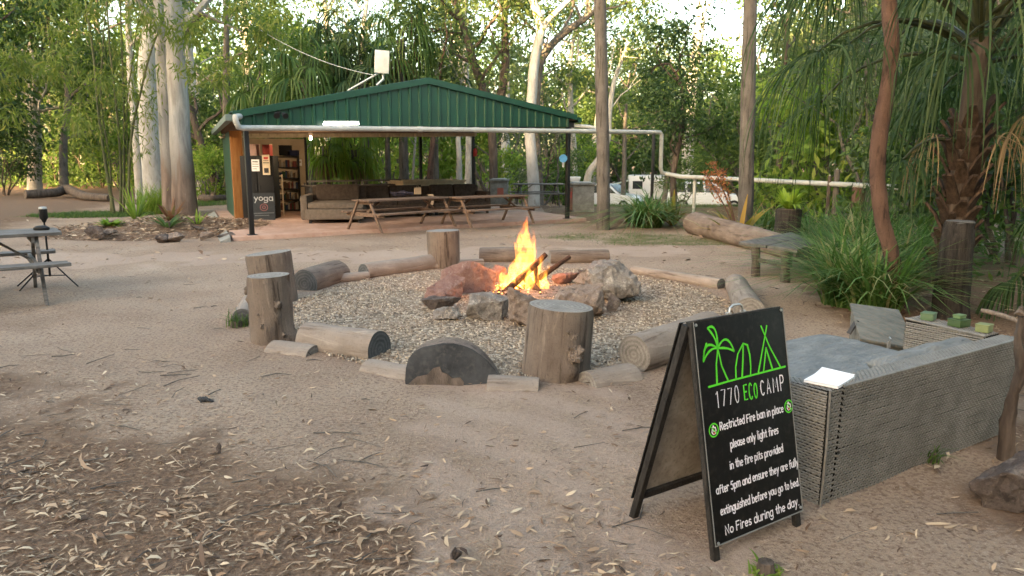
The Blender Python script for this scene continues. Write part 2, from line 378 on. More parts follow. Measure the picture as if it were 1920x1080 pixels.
# ================================================================== GROUND
def ground_mat():
    m, t, out = nt('dusty_earth')
    g = t.nodes.new('ShaderNodeNewGeometry'); P = g.outputs['Position']
    at = t.nodes.new('ShaderNodeAttribute'); at.attribute_name = 'cover'
    sp = t.nodes.new('ShaderNodeSeparateColor'); t.links.new(at.outputs['Color'], sp.inputs[0])
    big = noi(t, P, .8, 6, .62); mid = noi(t, P, 3.2, 6, .65); fine = noi(t, P, 38, 5, .7); grit = noi(t, P, 75, 4, .75)
    dust = ramp(t, big, [(.30, (.262, .188, .134)), (.5, (.375, .282, .207)), (.72, (.47, .372, .282))])
    dust = mixc(t, ramp(t, mid, [(.40, 0.0), (.72, .55)]), dust, (.24, .158, .118))
    dust = mixc(t, ramp(t, fine, [(.47, 0.0), (.64, .85)]), dust, (.16, .105, .078))
    dust = mixc(t, ramp(t, grit, [(.56, 0.0), (.68, .8)]), dust, (.56, .46, .38))
    mulch = ramp(t, fine, [(.30, (.070, .043, .028)), (.5, (.19, .122, .080)), (.72, (.35, .25, .17))])
    mulch = mixc(t, ramp(t, mid, [(.35, 0.0), (.7, .5)]), mulch, (.15, .10, .075))
    def masked(ch, lo, hi):
        a = t.nodes.new('ShaderNodeMath'); a.operation = 'MULTIPLY_ADD'; t.links.new(fine, a.inputs[0]); a.inputs[1].default_value = .5
        b = t.nodes.new('ShaderNodeMath'); b.operation = 'MULTIPLY_ADD'; t.links.new(mid, b.inputs[0]); b.inputs[1].default_value = .5
        t.links.new(ch, b.inputs[2]); t.links.new(b.outputs[0], a.inputs[2])
        return ramp(t, a.outputs[0], [(lo, 0.0), (hi, 1.0)])
    col = mixc(t, masked(sp.outputs[0], .70, 1.25), dust, mulch)
    moss = ramp(t, fine, [(.35, (.075, .075, .028)), (.65, (.15, .145, .055))])
    col = mixc(t, masked(sp.outputs[1], .78, 1.0), col, moss)
    pale = mixc(t, .5, dust, (.44, .335, .27))
    col = mixc(t, masked(sp.outputs[2], .75, 1.1), col, pale)
    h = t.nodes.new('ShaderNodeMath'); h.operation = 'ADD'; t.links.new(mid, h.inputs[0])
    h2 = t.nodes.new('ShaderNodeMath'); h2.operation = 'MULTIPLY_ADD'; t.links.new(fine, h2.inputs[0]); h2.inputs[1].default_value = .55; t.links.new(grit, h2.inputs[2])
    t.links.new(h2.outputs[0], h.inputs[1])
    bsdf(t, out, col, .95, .12, 0, h.outputs[0], 1.0, .022)
    return m
M_GROUND = ground_mat()

def litter_amount(x, y):              # how much leaf litter lies on the earth here
    n = noise.noise(Vector((x * 1.1, y * 1.1, 5.0))) * .35 + noise.noise(Vector((x * 3.7, y * 3.7, 9.0))) * .15
    # the mulchy bank in front, left of the line (-3.6,5.1) .. (-.2,2.7)
    a = Vector((-3.6, 5.05)); b = Vector((-.25, 2.7)); d = (b - a).normalized()
    side = (x - a.x) * d.y - (y - a.y) * d.x      # positive: towards the camera
    m = sstep((side + .75 + n * 1.5) / 1.7) if x < 1 else 0
    m = max(m, .7 * sstep((x - 1.7 - abs(y - 3.2) * .5 + n * 2) / 1.3) * sstep((4.8 - y) / .9))
    m = max(m, .85 * sstep((x - 2.6 + n * 2 + max(0, y - 7) * -.30) / 1.3) * sstep((y - 3.6) / .9) * sstep((13 - y) / 1.5))
    e = ((x + 7.7) / 2.7) ** 2 + ((y - 16.6) / 2.3) ** 2
    m = max(m, sstep((1.15 - e) / .3))
    m = max(m, .65 * sstep((y - 17.2 + n * 2) / 1.5) if x > 1.0 else 0)
    if y > 30: m = max(m, sstep((y - 30) / 10))
    m = max(m, .7 * sstep((-x - 11 + n * 2 - (y - 20) * .25) / 3))
    return m
def grass_amount(x, y):
    n = noise.noise(Vector((x * .9, y * .9, 15.0)))
    g = .9 * sstep((.9 - ((x + 12.0) / 2.0) ** 2 - ((y - 21.0) / 1.2) ** 2 + n * .4) / .5)
    g = max(g, .45 * sstep((1.1 - ((x - 2.4) / 2.6) ** 2 - ((y - 14.6) / 1.5) ** 2 + n) / .9))
    g = max(g, .9 * sstep((y - 24.5 + n) / 2) * sstep((x - 2) / 1) * sstep((46 - y) / 4))
    g = max(g, .8 * sstep((1 - ((x + 11.3) / 2.2) ** 2 - ((y - 27) / 2.0) ** 2 + n) / .5))
    return g
RING_C = Vector((0.02, 7.85)); RING_R = Vector((2.42, 2.78))
def in_ring(x, y): return ((x - RING_C.x) / RING_R.x) ** 2 + ((y - RING_C.y) / RING_R.y) ** 2

def axis(lo, hi, fine_lo, fine_hi, step, growth=1.16):
    a = list(np.arange(fine_lo, fine_hi, step)); s = step; v = fine_hi
    while v < hi: a.append(v); s *= growth; v += s
    s = step; v = fine_lo - step; L = []
    while v > lo: L.append(v); s *= growth; v -= s
    return np.array(L[::-1] + a)
xs = axis(-420, 420, -6, 6, .06, 1.14); ys = axis(-60, 620, 1.2, 12, .06, 1.10)
nx, ny = len(xs), len(ys)
gv = [(x, y, gz(x, y)) for y in ys for x in xs]
gq = np.array([(j * nx + i, j * nx + i + 1, (j + 1) * nx + i + 1, (j + 1) * nx + i) for j in range(ny - 1) for i in range(nx - 1)])
gm = np_mesh('ground', np.array(gv), gq, M_GROUND)
ca = gm.color_attributes.new('cover', 'FLOAT_COLOR', 'POINT')
def path_amount(x, y):
    c = .15 + .10 * math.sin(y * .9); n = noise.noise(Vector((x * 2, y * 2, 2.0)))
    rr_ = math.hypot(x + 1.6, y - 2.2); p = sstep((.95 - abs(x - c) + n * .3) / .5) * (.35 + .5 * max(0, math.sin(rr_ * 15 + n))) if y < 5.0 else 0
    return max(p, .6 * sstep((1.0 - abs(y - 12.3 - x * .12 + n) * .9) / .7) if -9 < x < 3 else 0)
ca.data.foreach_set('color', np.array([(litter_amount(x, y), grass_amount(x, y), path_amount(x, y), 1) for (x, y, z) in gv], np.float32).ravel())
gm.polygons.foreach_set('use_smooth', [True] * len(gm.polygons))
ground = structure(link('ground', gm))

# gravel: a bed and loose stones
def gravel_mat():
    m, t, out = nt('river_gravel_bed'); g = t.nodes.new('ShaderNodeNewGeometry'); P = g.outputs['Position']
    v = nd(t, 'ShaderNodeTexVoronoi'); v.inputs['Scale'].default_value = 34; t.links.new(P, v.inputs['Vector'])
    hs = t.nodes.new('ShaderNodeSeparateColor'); t.links.new(v.outputs['Color'], hs.inputs[0])
    col = ramp(t, hs.outputs[0], [(0, (.09, .066, .046)), (.4, (.19, .145, .105)), (.75, (.30, .24, .18)), (1, (.42, .36, .28))])
    col = mixc(t, ramp(t, noi(t, P, 1.2, 4), [(.45, 0.0), (.75, .6)]), col, (.19, .145, .105))
    bsdf(t, out, col, .9, .2, 0, v.outputs['Distance'], 1.0, -.02); return m
M_GRAVEL = gravel_mat()
def pebmat():
    m, t, out = nt('loose_gravel_stone'); g = t.nodes.new('ShaderNodeNewGeometry')
    col = ramp(t, g.outputs['Random Per Island'], [(0, (.085, .062, .045)), (.3, (.20, .15, .108)), (.7, (.33, .262, .19)), (1, (.50, .43, .33))])
    bsdf(t, out, col, .85, .25); return m
mb = MB(); NR = 72
ringv = [Vector((RING_C.x, RING_C.y, 0))]
for k in range(1, 13):
    for j in range(NR):
        a = 2 * math.pi * j / NR; rr = (k / 12) * (1 + (.025 * noise.noise(Vector((math.cos(a) * 2, math.sin(a) * 2, 4))) if k == 12 else 0))
        ringv.append(Vector((RING_C.x + math.cos(a) * RING_R.x * rr, RING_C.y + math.sin(a) * RING_R.y * rr, 0)))
for i, p in enumerate(ringv): p.z = gz(p.x, p.y) + (.014 if i <= NR * 11 else -.012)
F = [(0, 1 + j, 1 + (j + 1) % NR) for j in range(NR)] + [(1 + k * NR + j, 1 + (k + 1) * NR + j, 1 + (k + 1) * NR + (j + 1) % NR, 1 + k * NR + (j + 1) % NR) for k in range(11) for j in range(NR)]
mb.add(ringv, F)
gb = mb.build('gravel_bed', M_GRAVEL, smooth=True, origin=(0, 0, 0)); structure(gb)
rs = np.random.RandomState(5)
def pebbles(n, rs, pick, lo, hi, lift):
    P = []
    while len(P) < n:
        q = pick(rs)
        if q is not None: P.append(q)
    P = np.array(P); s = lo + (hi - lo) * rs.rand(n) ** 2
    sq = np.array([(-1, -1), (1, -1), (1, 1), (-1, 1)]) * .7
    an = rs.rand(n) * 6.28; ca_, sa_ = np.cos(an), np.sin(an)
    asp = .55 + .45 * rs.rand(n)
    V = np.zeros((n, 8, 3))
    for j in range(8):
        top = j >= 4; q = sq[j % 4] * (.62 if top else 1.0) + rs.normal(size=(n, 2)) * .14
        x = q[:, 0] * s * .5; y = q[:, 1] * s * .5 * asp
        V[:, j, 0] = P[:, 0] + x * ca_ - y * sa_; V[:, j, 1] = P[:, 1] + x * sa_ + y * ca_
        V[:, j, 2] = P[:, 2] + (lift if not top else lift + s * (.32 + .25 * rs.rand(n)))
    Q = np.array([(4, 5, 6, 7), (0, 1, 5, 4), (1, 2, 6, 5), (2, 3, 7, 6), (3, 0, 4, 7)])
    return V.reshape(-1, 3), (np.arange(n)[:, None, None] * 8 + Q[None]).reshape(-1, 4)
def pick_ring(rs):
    a = rs.rand() * 6.283; r = math.sqrt(rs.rand()) * .99
    x = RING_C.x + math.cos(a) * RING_R.x * r; y = RING_C.y + math.sin(a) * RING_R.y * r
    return (x, y, gz(x, y) + .010)
V, Q = pebbles(24000, rs, pick_ring, .012, .034, 0)
tag(link('gravel', np_mesh('gravel', V, Q, pebmat())), None, None, kind='stuff')

# leaf litter, twigs and bark shreds on the earth
def litter_mat():
    m, t, out = nt('dry_fallen_leaves'); g = t.nodes.new('ShaderNodeNewGeometry')
    col = ramp(t, g.outputs['Random Per Island'], [(0, (.055, .034, .024)), (.2, (.15, .09, .056)), (.42, (.25, .165, .105)), (.65, (.36, .26, .17)), (.85, (.40, .295, .195)), (1, (.50, .40, .28))])
    bsdf(t, out, col, .8, .25); return m
M_LITTER = litter_mat()
def scatter_litter(n, rs, region, dens, L0, L1, wk=1.0):
    C = []; D = []; L = []
    x0, x1, y0, y1 = region
    while len(C) < n:
        x = x0 + (x1 - x0) * rs.rand(); y = y0 + (y1 - y0) * rs.rand() ** 1.25
        if rs.rand() > dens(x, y): continue
        a = rs.rand() * 6.283
        if rs.rand() < .25: a = rs.normal() * .45 + (.25 if rs.rand() < .5 else 3.39)
        C.append((x, y, gz(x, y) + .004 + .012 * rs.rand())); D.append((math.cos(a), math.sin(a), rs.normal() * .20)); L.append(L0 + (L1 - L0) * rs.rand() ** 2)
    C = np.array(C); D = unit(np.array(D)); L = np.array(L)
    n = len(C)
    up = np.tile(np.array([[0, 0, 1.0]]), (n, 1)) + rs.normal(size=(n, 3)) * .28
    S = unit(np.cross(D, up)); N = unit(np.cross(S, D)); W = wk * L * (.06 + .26 * rs.rand(n) ** 1.5); cv = rs.normal(size=n) * .30
    # curved lance leaf: six points, two quads
    mid1 = C + D * (L * .33)[:, None] + S * (cv * L * .5)[:, None] + N * (L * .05)[:, None]
    mid2 = C + D * (L * .68)[:, None] + S * (cv * L * .45)[:, None] + N * (L * .05)[:, None]
    tip = C + D * L[:, None]
    w = (W * .5)[:, None]
    V = np.stack([C, mid1 + S * w, mid1 - S * w, mid2 + S * w * .85, mid2 - S * w * .85, tip], 1).reshape(-1, 3)
    b = np.arange(n)[:, None] * 6
    # quads: base-mid1, mid1-mid2, mid2-tip (the end ones share their point through a doubled corner pair)
    Q = np.concatenate([np.stack([b[:, 0] + 1, b[:, 0] + 2, b[:, 0] + 4, b[:, 0] + 3], 1)], 0)
    return V, b[:, 0], Q
def litter_mesh(name, n, rs, region, dens, L0, L1, wk=1.0):
    V, b, Q = scatter_litter(n, rs, region, dens, L0, L1, wk)
    me = bpy.data.meshes.new(name)
    tri1 = np.stack([b, b + 2, b + 1], 1); tri2 = np.stack([b + 3, b + 4, b + 5], 1)
    idx = np.concatenate([Q.ravel(), tri1.ravel(), tri2.ravel()]); nq = len(Q); ntri = len(tri1) * 2
    me.vertices.add(len(V)); me.vertices.foreach_set('co', V.astype(np.float32).ravel())
    me.loops.add(len(idx)); me.loops.foreach_set('vertex_index', idx.astype(np.int32))
    me.polygons.add(nq + ntri)
    ls = np.concatenate([np.arange(nq) * 4, nq * 4 + np.arange(ntri) * 3]).astype(np.int32)
    me.polygons.foreach_set('loop_start', ls); me.materials.append(M_LITTER); me.update(calc_edges=True); me.validate()
    return me
rs = np.random.RandomState(11)
def d_near(x, y): return litter_amount(x, y) ** 1.3 * (.35 + .65 * sstep((noise.noise(Vector((x * 2.2, y * 2.2, 31))) + .35) / .6)) if y < 6.9 and x < 1.3 else 0
ob = link('leaf_litter', litter_mesh('leaf_litter', 27000, rs, (-4.9, 1.3, 1.6, 6.9), d_near, .012, .078)); tag(ob, None, None, kind='stuff')
def d_clear(x, y):
    if in_ring(x, y) < 1.03: return 0
    return (.22 + .78 * sstep((6.0 - y) / 3)) * (.4 + .6 * sstep((noise.noise(Vector((x * .8, y * .8, 22))) + .4) / .6))
ob = link('leaf_litter', litter_mesh('scattered_leaves', 20000, rs, (-8, 5.5, 1.9, 14), d_clear, .008, .075)); tag(ob, None, None, kind='stuff')
def d_right(x, y): return litter_amount(x, y) if in_ring(x, y) > 1.05 else 0
ob = link('leaf_litter', litter_mesh('litter_under_plants', 3200, rs, (1.6, 6.5, 2.2, 12.5), d_right, .04, .14)); tag(ob, None, None, kind='stuff')
def d_bed(x, y): return 1.0 if ((x + 7.7) / 2.8) ** 2 + ((y - 16.6) / 2.4) ** 2 < 1 else 0
ob = link('leaf_litter', litter_mesh('litter_in_bed', 5200, rs, (-10.5, -4.8, 14.2, 19), d_bed, .06, .20)); tag(ob, None, None, kind='stuff')
def d_far(x, y): return .3 + .7 * litter_amount(x, y)
ob = link('leaf_litter', litter_mesh('far_litter', 3500, rs, (-14, 8, 11, 30), d_far, .07, .20)); tag(ob, None, None, kind='stuff')
ob = link('bark_shreds', litter_mesh('bark_shreds', 900, rs, (-4.9, 1.3, 1.6, 6.9), d_near, .07, .22, .32)); tag(ob, None, None, kind='stuff')
# twigs
mb = MB(); rr = random.Random(8)
for k in range(300):
    if k < 170:
        while True:
            x, y = rr.uniform(-4.4, 1.0), rr.uniform(1.7, 6)
            if rr.random() < litter_amount(x, y) + .05: break
    else: x, y = rr.uniform(-5, 4.8), rr.uniform(2.3, 10)
    if in_ring(x, y) < 1.05: continue
    a = rr.gauss(.2, .7); l = rr.uniform(.06, .30); p = Vector((x, y, gz(x, y) + .007)); d = Vector((math.cos(a), math.sin(a), 0))
    s_ = Vector((-d.y, d.x, 0)); bnd = rr.gauss(0, .10)
    r_ = rr.uniform(.0015, .0045)
    mb.tube([p, p + d * l * .5 + s_ * bnd * l + Vector((0, 0, .004)), p + d * l], [r_, r_, r_ * .5], 4)
tag(mb.build('twigs', M_GREYBARK, origin=(0, 0, 0)), None, None, kind='stuff')
# short grass in the lawn patches
def blades(name, pts, rs, h, w, spread, mat, k=4):
    n = len(pts); C = np.array(pts, float); H = h * (.5 + rs.rand(n) * .7)
    a = rs.rand(n) * 6.283; o = np.stack([np.cos(a), np.sin(a), np.zeros(n)], 1); S = np.stack([-np.sin(a), np.cos(a), np.zeros(n)], 1)
    t = np.linspace(0, 1, k); sp = spread * (.3 + rs.rand(n))
    P = C[:, None, :] + o[:, None, :] * (sp * H)[:, None, None] * (t ** 1.7)[None, :, None]
    P[:, :, 2] += H[:, None] * (t - .42 * (t ** 2.4) * np.minimum(sp, 2.2)[:, None])
    Wd = np.outer(w * (.7 + .6 * rs.rand(n)), 1 - t ** 2 * .9)
    return strip_mesh(name, P, S, Wd, mat)
def lawn(cx, cy, rx, ry, n, h, seed):
    rs = np.random.RandomState(seed); P = []
    while len(P) < n:
        x, y = cx + rs.uniform(-rx, rx), cy + rs.uniform(-ry, ry)
        if rs.rand() < grass_amount(x, y): P.append((x, y, gz(x, y) - .005))
    return tag(link('grass', blades('grass', P, rs, h, .012, 1.0, L_GREEN)), None, None, kind='stuff')
lawn(-12, 21, 2.6, 1.7, 5000, .13, 3); lawn(2.4, 14.6, 3.4, 2.2, 1300, .035, 4); lawn(6, 29, 5, 5, 5000, .12, 5); lawn(-11.3, 27, 3, 3, 2500, .12, 6)

# ================================================================== LOGS, STUMPS AND ROCKS OF THE FIRE CIRCLE
def log_obj(name, label, p1, p2, r1, r2, mats, cat='log', group=None, wob=.08, flat=1.0, seed=0, n=22, knots=(), sub='bark'):
    """a trunk piece lying from p1 to p2, built along its own Z"""
    p1, p2 = Vector(p1), Vector(p2); L = (p2 - p1).length; q = (p2 - p1).to_track_quat('Z', 'Y')
    kn = []
    for (kz, ka, kr, kh) in knots:
        ld_ = q.inverted() @ Vector((math.cos(ka), math.sin(ka), 0)); kn.append((kz, math.atan2(ld_.y, ld_.x), kr, kh))
    knots = kn
    rr = random.Random(seed); K = max(10, int(L / .045)); mb = MB(); V = []
    for i in range(K + 1):
        t = i / K; r = r1 + (r2 - r1) * t
        e = min(t, 1 - t) * L
        if e < .001: r *= .97
        for j in range(n):
            a = 2 * math.pi * j / n; d = Vector((math.cos(a), math.sin(a), 0))
            f = 1 + wob * (noise.noise(Vector((d.x * .9, d.y * .9, t * L * 1.2 + seed * 3.1))) + .35 * noise.noise(Vector((d.x * 4, d.y * 4, t * L * 5 + seed))))
            for (kz, ka, kr, kh) in knots:
                dd = ((t * L - kz) / kr) ** 2 + ((((a - ka + math.pi) % (2 * math.pi)) - math.pi) * r / kr) ** 2
                if dd < 4: f += kh / r * math.exp(-dd * 1.3)
            V.append(Vector((d.x * r * f, d.y * r * f * flat, t * L)))
    F = [(i * n + j, i * n + (j + 1) % n, (i + 1) * n + (j + 1) % n, (i + 1) * n + j) for i in range(K) for j in range(n)]
    mb.add(V, F, 0)
    root = thing(name, label, cat, p1, 0, group)
    root.rotation_mode = 'QUATERNION'; root.rotation_quaternion = q
    mb.build(sub, mats[0], root, smooth=True)
    for end in (0, 1):
        cm = MB(); ring = [V[(K if end else 0) * n + j] for j in range(n)]
        c = sum(ring, Vector()) / n; dz = (.004 if end else -.004)
        inner = [c + (p - c) * .5 + Vector((0, 0, dz + .006 * noise.noise(p * 9))) for p in ring]
        cm.add(ring + inner + [c + Vector((0, 0, dz))], [(j, (j + 1) % n, n + (j + 1) % n, n + j) for j in range(n)] + [(n + j, n + (j + 1) % n, 2 * n) for j in range(n)])
        cm.build('cut_end', mats[1], root, smooth=False)
    return root
def stump(name, label, px, by, tpx, ty, wt, wb, mats, group, seed, knots=(), wob=.06, lean=None):
    b = G(px, by); dist = math.hypot(b.x, b.y)
    rb = wb / 2 / F_PX * b.y * 1.0; b2 = Vector((b.x, b.y + rb, gz(b.x, b.y) - .03))
    top = A(tpx, ty, b2.y)
    rt = wt / 2 / F_PX * b2.y
    return log_obj(name, label, b2, top, rb, rt, mats, 'log stool', group, wob, 1.0, seed, 44, knots)
GS = 'upright log stools round the fire circle'
big_stool = stump('log_stool', 'large knotted upright log stool in front of the fire, beside the dark cut slice', 1045, 714, 1052, 573, 124, 140, (M_LOG, M_CUT), GS, 1,
      knots=((.13, -1.22, .065, .05), (.30, -1.15, .05, .014), (.20, -2.0, .03, .012)))
knobby_stool = stump('log_stool', 'tall thin upright log stool with knobbly stubs and ragged top, nearest of the left pair', 500, 648, 502, 516, 80, 84, (M_LOG, M_CUT), GS, 2,
      knots=((.16, -1.5, .035, .03), (.27, -1.05, .035, .035), (.10, -1.45, .03, .02), (.42, -2.6, .03, .03), (.05, -.2, .09, .05), (.55, .1, .04, -.05)), wob=.10)
stump('log_stool', 'smooth upright log stool standing just behind the knobbly one', 505, 572, 503, 474, 84, 84, (M_LOG, M_CUT), GS, 3)
stump('log_stool', 'upright log stool at the back of the circle nearest the shed tables', 830, 504, 830, 432, 62, 62, (M_LOG, M_CUT), GS, 4)
def knots_on(root, spots):
    base = Vector(root.location); qi = root.rotation_quaternion.inverted()
    for k, (px, py, dY, r_, out_) in enumerate(spots):
        p = A(px, py, base.y + dY); me = rock_mesh('knot', (r_ * 2, r_ * 2 * out_, r_ * 2.3), 300 + k, M_LOG, 14, .12); o = link('knot', me, root)
        o.location = qi @ (p - base); o.rotation_mode = 'QUATERNION'; o.rotation_quaternion = qi
GL = 'logs edging the fire circle'
def glog(label, a, b, ra, rb_, mats, seed, sink=.5, **kw):
    p, q = GP(*a), GP(*b)
    p.z += ra * (1 - sink); q.z += rb_ * (1 - sink)
    return log_obj(kw.pop('name', 'edging_log'), label, p, q, ra, rb_, mats, 'log', GL, seed=seed, **kw)
glog('half buried pale log with a round dark end, front left of the circle', (577, 648), (712, 668), .150, .155, (M_PALELOG, M_CUTDARK), 11, .62)
glog('thick grey log sloping into the gravel behind the left stools', (572, 545), (634, 524), .175, .18, (M_LOG, M_CUTDARK), 12, .55)
glog('long pale log between the thick grey log and the back stool', (682, 520), (808, 502), .125, .14, (M_PALELOG, M_CUTDARK), 13, .55)
glog('grey back log left half hidden behind the flames', (900, 489), (1000, 490), .135, .14, (M_LOG, M_CUT), 14, .45)
glog('grey back log lying right of the flames behind the boulder', (1030, 494), (1140, 492), .12, .125, (M_LOG, M_CUT), 15, .45)
glog('thin pale pole edging the right back of the gravel', (1188, 512), (1352, 542), .065, .075, (M_PALELOG, M_CUTDARK), 16, .35)
glog('stubby pale log pointing toward the camera behind the sign handle', (1378, 542), (1405, 600), .125, .15, (M_PALELOG, M_CUT), 17, .45)
glog('thick pale log with cracked round end just left of the sign', (1188, 690), (1330, 645), .150, .165, (M_PALELOG, M_CUT), 18, .22)
glog('flat pale timber stub between the knobbly stool and half buried log', (512, 654), (590, 664), .12, .12, (M_PALELOG, M_CUT), 19, 1.42)
glog('flat pale timber stub tucked between the half buried log and dark slice', (690, 690), (775, 704), .12, .12, (M_PALELOG, M_CUT), 20, 1.4)
glog('sunken pale timber between the dark slice and the front stool', (915, 720), (1010, 722), .14, .14, (M_PALELOG, M_CUT), 21, 1.5)
glog('sunken pale timber between the front stool and cracked log', (1100, 716), (1185, 700), .13, .13, (M_PALELOG, M_CUT), 22, 1.25)
glog('short pale timber linking the thick grey log and long pale log', (630, 530), (690, 524), .07, .07, (M_PALELOG, M_CUT), 23, .4)
glog('pale stub beside the grass tuft behind the knobbly stool', (456, 610), (470, 580), .10, .10, (M_PALELOG, M_CUTDARK), 24, .4)
glog('pale edging stub at the foot of the back stool', (800, 504), (905, 497), .07, .07, (M_PALELOG, M_CUT), 25, .5)
# the dark cut slice: a round of trunk leaning back out of the soil, its cut face to the camera
a = G(772, 722); b = G(928, 716)
sl = thing('tree_slice', 'half buried trunk slice with blackened cut face, front of the circle', 'log', ((a.x + b.x) / 2, (a.y + b.y) / 2 + .10, gz(0, 5) - .02), .03)
pts = [(-.335, -.06), (-.345, .05), (-.34, .13), (-.322, .195), (-.285, .24), (-.23, .27), (-.16, .285), (-.08, .298), (.0, .296), (.07, .28), (.13, .255), (.19, .215), (.24, .172), (.285, .122), (.322, .07), (.35, .01), (.345, -.08)]
def slice_pts(dy, k, tilt): return [Vector((x * k, dy + tilt * z, z * k)) for x, z in pts]
mb = MB(); Fp = slice_pts(-.10, 1.0, .28); Bp = slice_pts(.16, .93, .30); n = len(pts)
mb.add(Fp + Bp, [(i, i + 1, n + i + 1, n + i) for i in range(n - 1)] + [tuple(range(n, 2 * n))])
mb.build('bark', M_LOG, sl, smooth=False)
mb = MB(); mb.add([p * .985 + Vector((0, -.006, 0)) for p in Fp] + [p + Vector((0, .004, 0)) for p in Fp], [tuple(range(n))] + [(i, i + 1, n + i + 1, n + i) for i in range(n - 1)])
mb.build('cut_face', nmat('blackened_cut_face', (.020, .021, .023), (.052, .054, .057), 5, c3=(.075, .073, .07), bstr=.5, bdist=.006), sl, bevel=.006)
mb = MB(); q = [(-.33, -.07), (-.318, .03), (-.26, .075), (-.19, .088), (-.145, .132), (-.10, .142), (-.085, .105), (-.045, .09), (-.01, .062), (.045, .068), (.07, .035), (.062, -.005), (.11, -.03), (.06, -.07)]
mb.add([Vector((x, -.116 + .28 * z, z)) for x, z in q] + [Vector((x, -.09 + .28 * z, z)) for x, z in q], [tuple(range(14))] + [(i, i + 1, 14 + i + 1, 14 + i) for i in range(13)])
mb.build('bare_patch', nmat('bare_brown_wood', (.07, .054, .044), (.15, .118, .096), 6, (3, 3, 1), bstr=.8, bdist=.01), sl)

def rock_mesh(name, dims, seed, mat, npts=11, rough=.05, flat=.0):
    rr = random.Random(seed); bm = bmesh.new()
    for k in range(npts):
        v = Vector((rr.gauss(0, 1), rr.gauss(0, 1), rr.gauss(0, 1))).normalized()
        v = Vector((v.x * dims[0] / 2, v.y * dims[1] / 2, v.z * dims[2] / 2)) * rr.uniform(.88, 1.12)
        bm.verts.new(v)
    r = bmesh.ops.convex_hull(bm, input=bm.verts[:])
    bmesh.ops.delete(bm, geom=[g for g in r['geom_interior'] if isinstance(g, bmesh.types.BMVert)], context='VERTS')
    mind = min(dims)
    bmesh.ops.bevel(bm, geom=bm.edges[:], offset=mind * .02, segments=1, profile=.5, affect='EDGES', clamp_overlap=True)
    bmesh.ops.triangulate(bm, faces=bm.faces[:])
    for _ in range(4):
        L = [e for e in bm.edges if e.calc_length() > mind * .085]
        if L: bmesh.ops.subdivide_edges(bm, edges=L, cuts=1)
        bmesh.ops.triangulate(bm, faces=[f for f in bm.faces if len(f.verts) > 3])
    md = max(dims)
    for v in bm.verts:
        q = v.co / md * 3.2 + Vector((seed * 1.7, 0, 0))
        h = noise.fractal(q, 1.0, 2.0, 4) * rough * mind + .6 * rough * mind * noise.noise(q * 4) + .35 * rough * mind * noise.noise(q * 11)
        v.co += v.normal * h if v.normal.length > 0 else Vector()
    bmesh.ops.recalc_face_normals(bm, faces=bm.faces[:])
    me = bpy.data.meshes.new(name); bm.to_mesh(me); bm.free(); me.materials.append(mat)
    me.polygons.foreach_set('use_smooth', [True] * len(me.polygons))
    try: me.set_sharp_from_angle(angle=R(20))
    except Exception: pass
    return me
def rock(label, px, by, w, h, mat, seed, depth=1.0, rot=0, dy=0.0, group=None, tilt=(0, 0), name='rock', npts=11, rough=.05):
    b = G(px, by); W = w / F_PX * b.y; D = W * depth; b.y += dy + D * .35
    top = A(px, by - h, b.y - D * .1); H = max(.06, top.z - gz(b.x, b.y)) * 1.12
    me = rock_mesh(name, (W * 1.2, D * 1.1, H * 1.22), seed, mat, npts, rough)
    o = link(name, me, None, (b.x, b.y, gz(b.x, b.y) + H * .42)); o.rotation_euler = (tilt[0], tilt[1], rot)
    return tag(o, label, 'rock', group)
GF = 'stones ringing the campfire'
rock('long flat pale grey stone at the front left of the campfire', 908, 604, 118, 52, M_ROCK, 31, .5, .12, group=GF)
rock('small grey block of stone left of the long pale one', 834, 606, 50, 32, M_ROCK, 32, .9, group=GF)
rock('dark brown wedge stone at the left end of the campfire', 822, 584, 74, 38, M_ROCKDARK, 33, .7, .2, group=GF)
rock('broad grey stone at the fire front, partly behind the large stool', 1000, 616, 100, 80, M_ROCKWARM, 34, .6, 0, group=GF)
rock('rounded brown boulder at the front right of the campfire', 1096, 600, 104, 76, M_ROCKWARM, 35, .8, .3, group=GF)
rock('biggest pale grey boulder at the right end of the campfire', 1142, 568, 112, 78, M_ROCK, 36, .8, -.2, group=GF, npts=22)
rock('small stone wedged under the right edge of the biggest boulder', 1150, 586, 28, 34, M_ROCKWARM, 37, .9, group=GF)
rock('low red firelit stone at the back right behind the flames', 1058, 536, 62, 28, M_ROCKRED, 38, .6, group=GF)
rock('small charred stone perched beside the biggest boulder', 1090, 530, 36, 26, M_ROCKDARK, 39, .8, .5, group=GF)
rock('upright red firelit slab at the back left of the flames', 878, 552, 92, 56, M_ROCKRED, 40, .35, -.05, group=GF, npts=20)
rock('narrow red firelit stone between the red slab and flames', 938, 532, 42, 34, M_ROCKRED, 41, .5, group=GF)
rock('sloping pinkish slab leaning outward at the left of the fire', 830, 566, 84, 40, M_ROCKRED, 42, .8, .5, group=GF, tilt=(.2, -.35))
rock('large weathered brown rock at the lower right corner beside the sofa', 1935, 955, 215, 118, M_ROCKDARK, 43, .75, .15, rough=.05, npts=15)

knots_on(big_stool, [(1079, 664, -.245, .075, .9), (1072, 628, -.225, .05, .6)])
knots_on(knobby_stool, [(521, 571, -.15, .038, 1.2), (488, 592, -.16, .026, 1.3), (492, 612, -.17, .030, 1.3), (463, 545, -.02, .035, 1.0), (528, 628, -.10, .06, 1.0)])

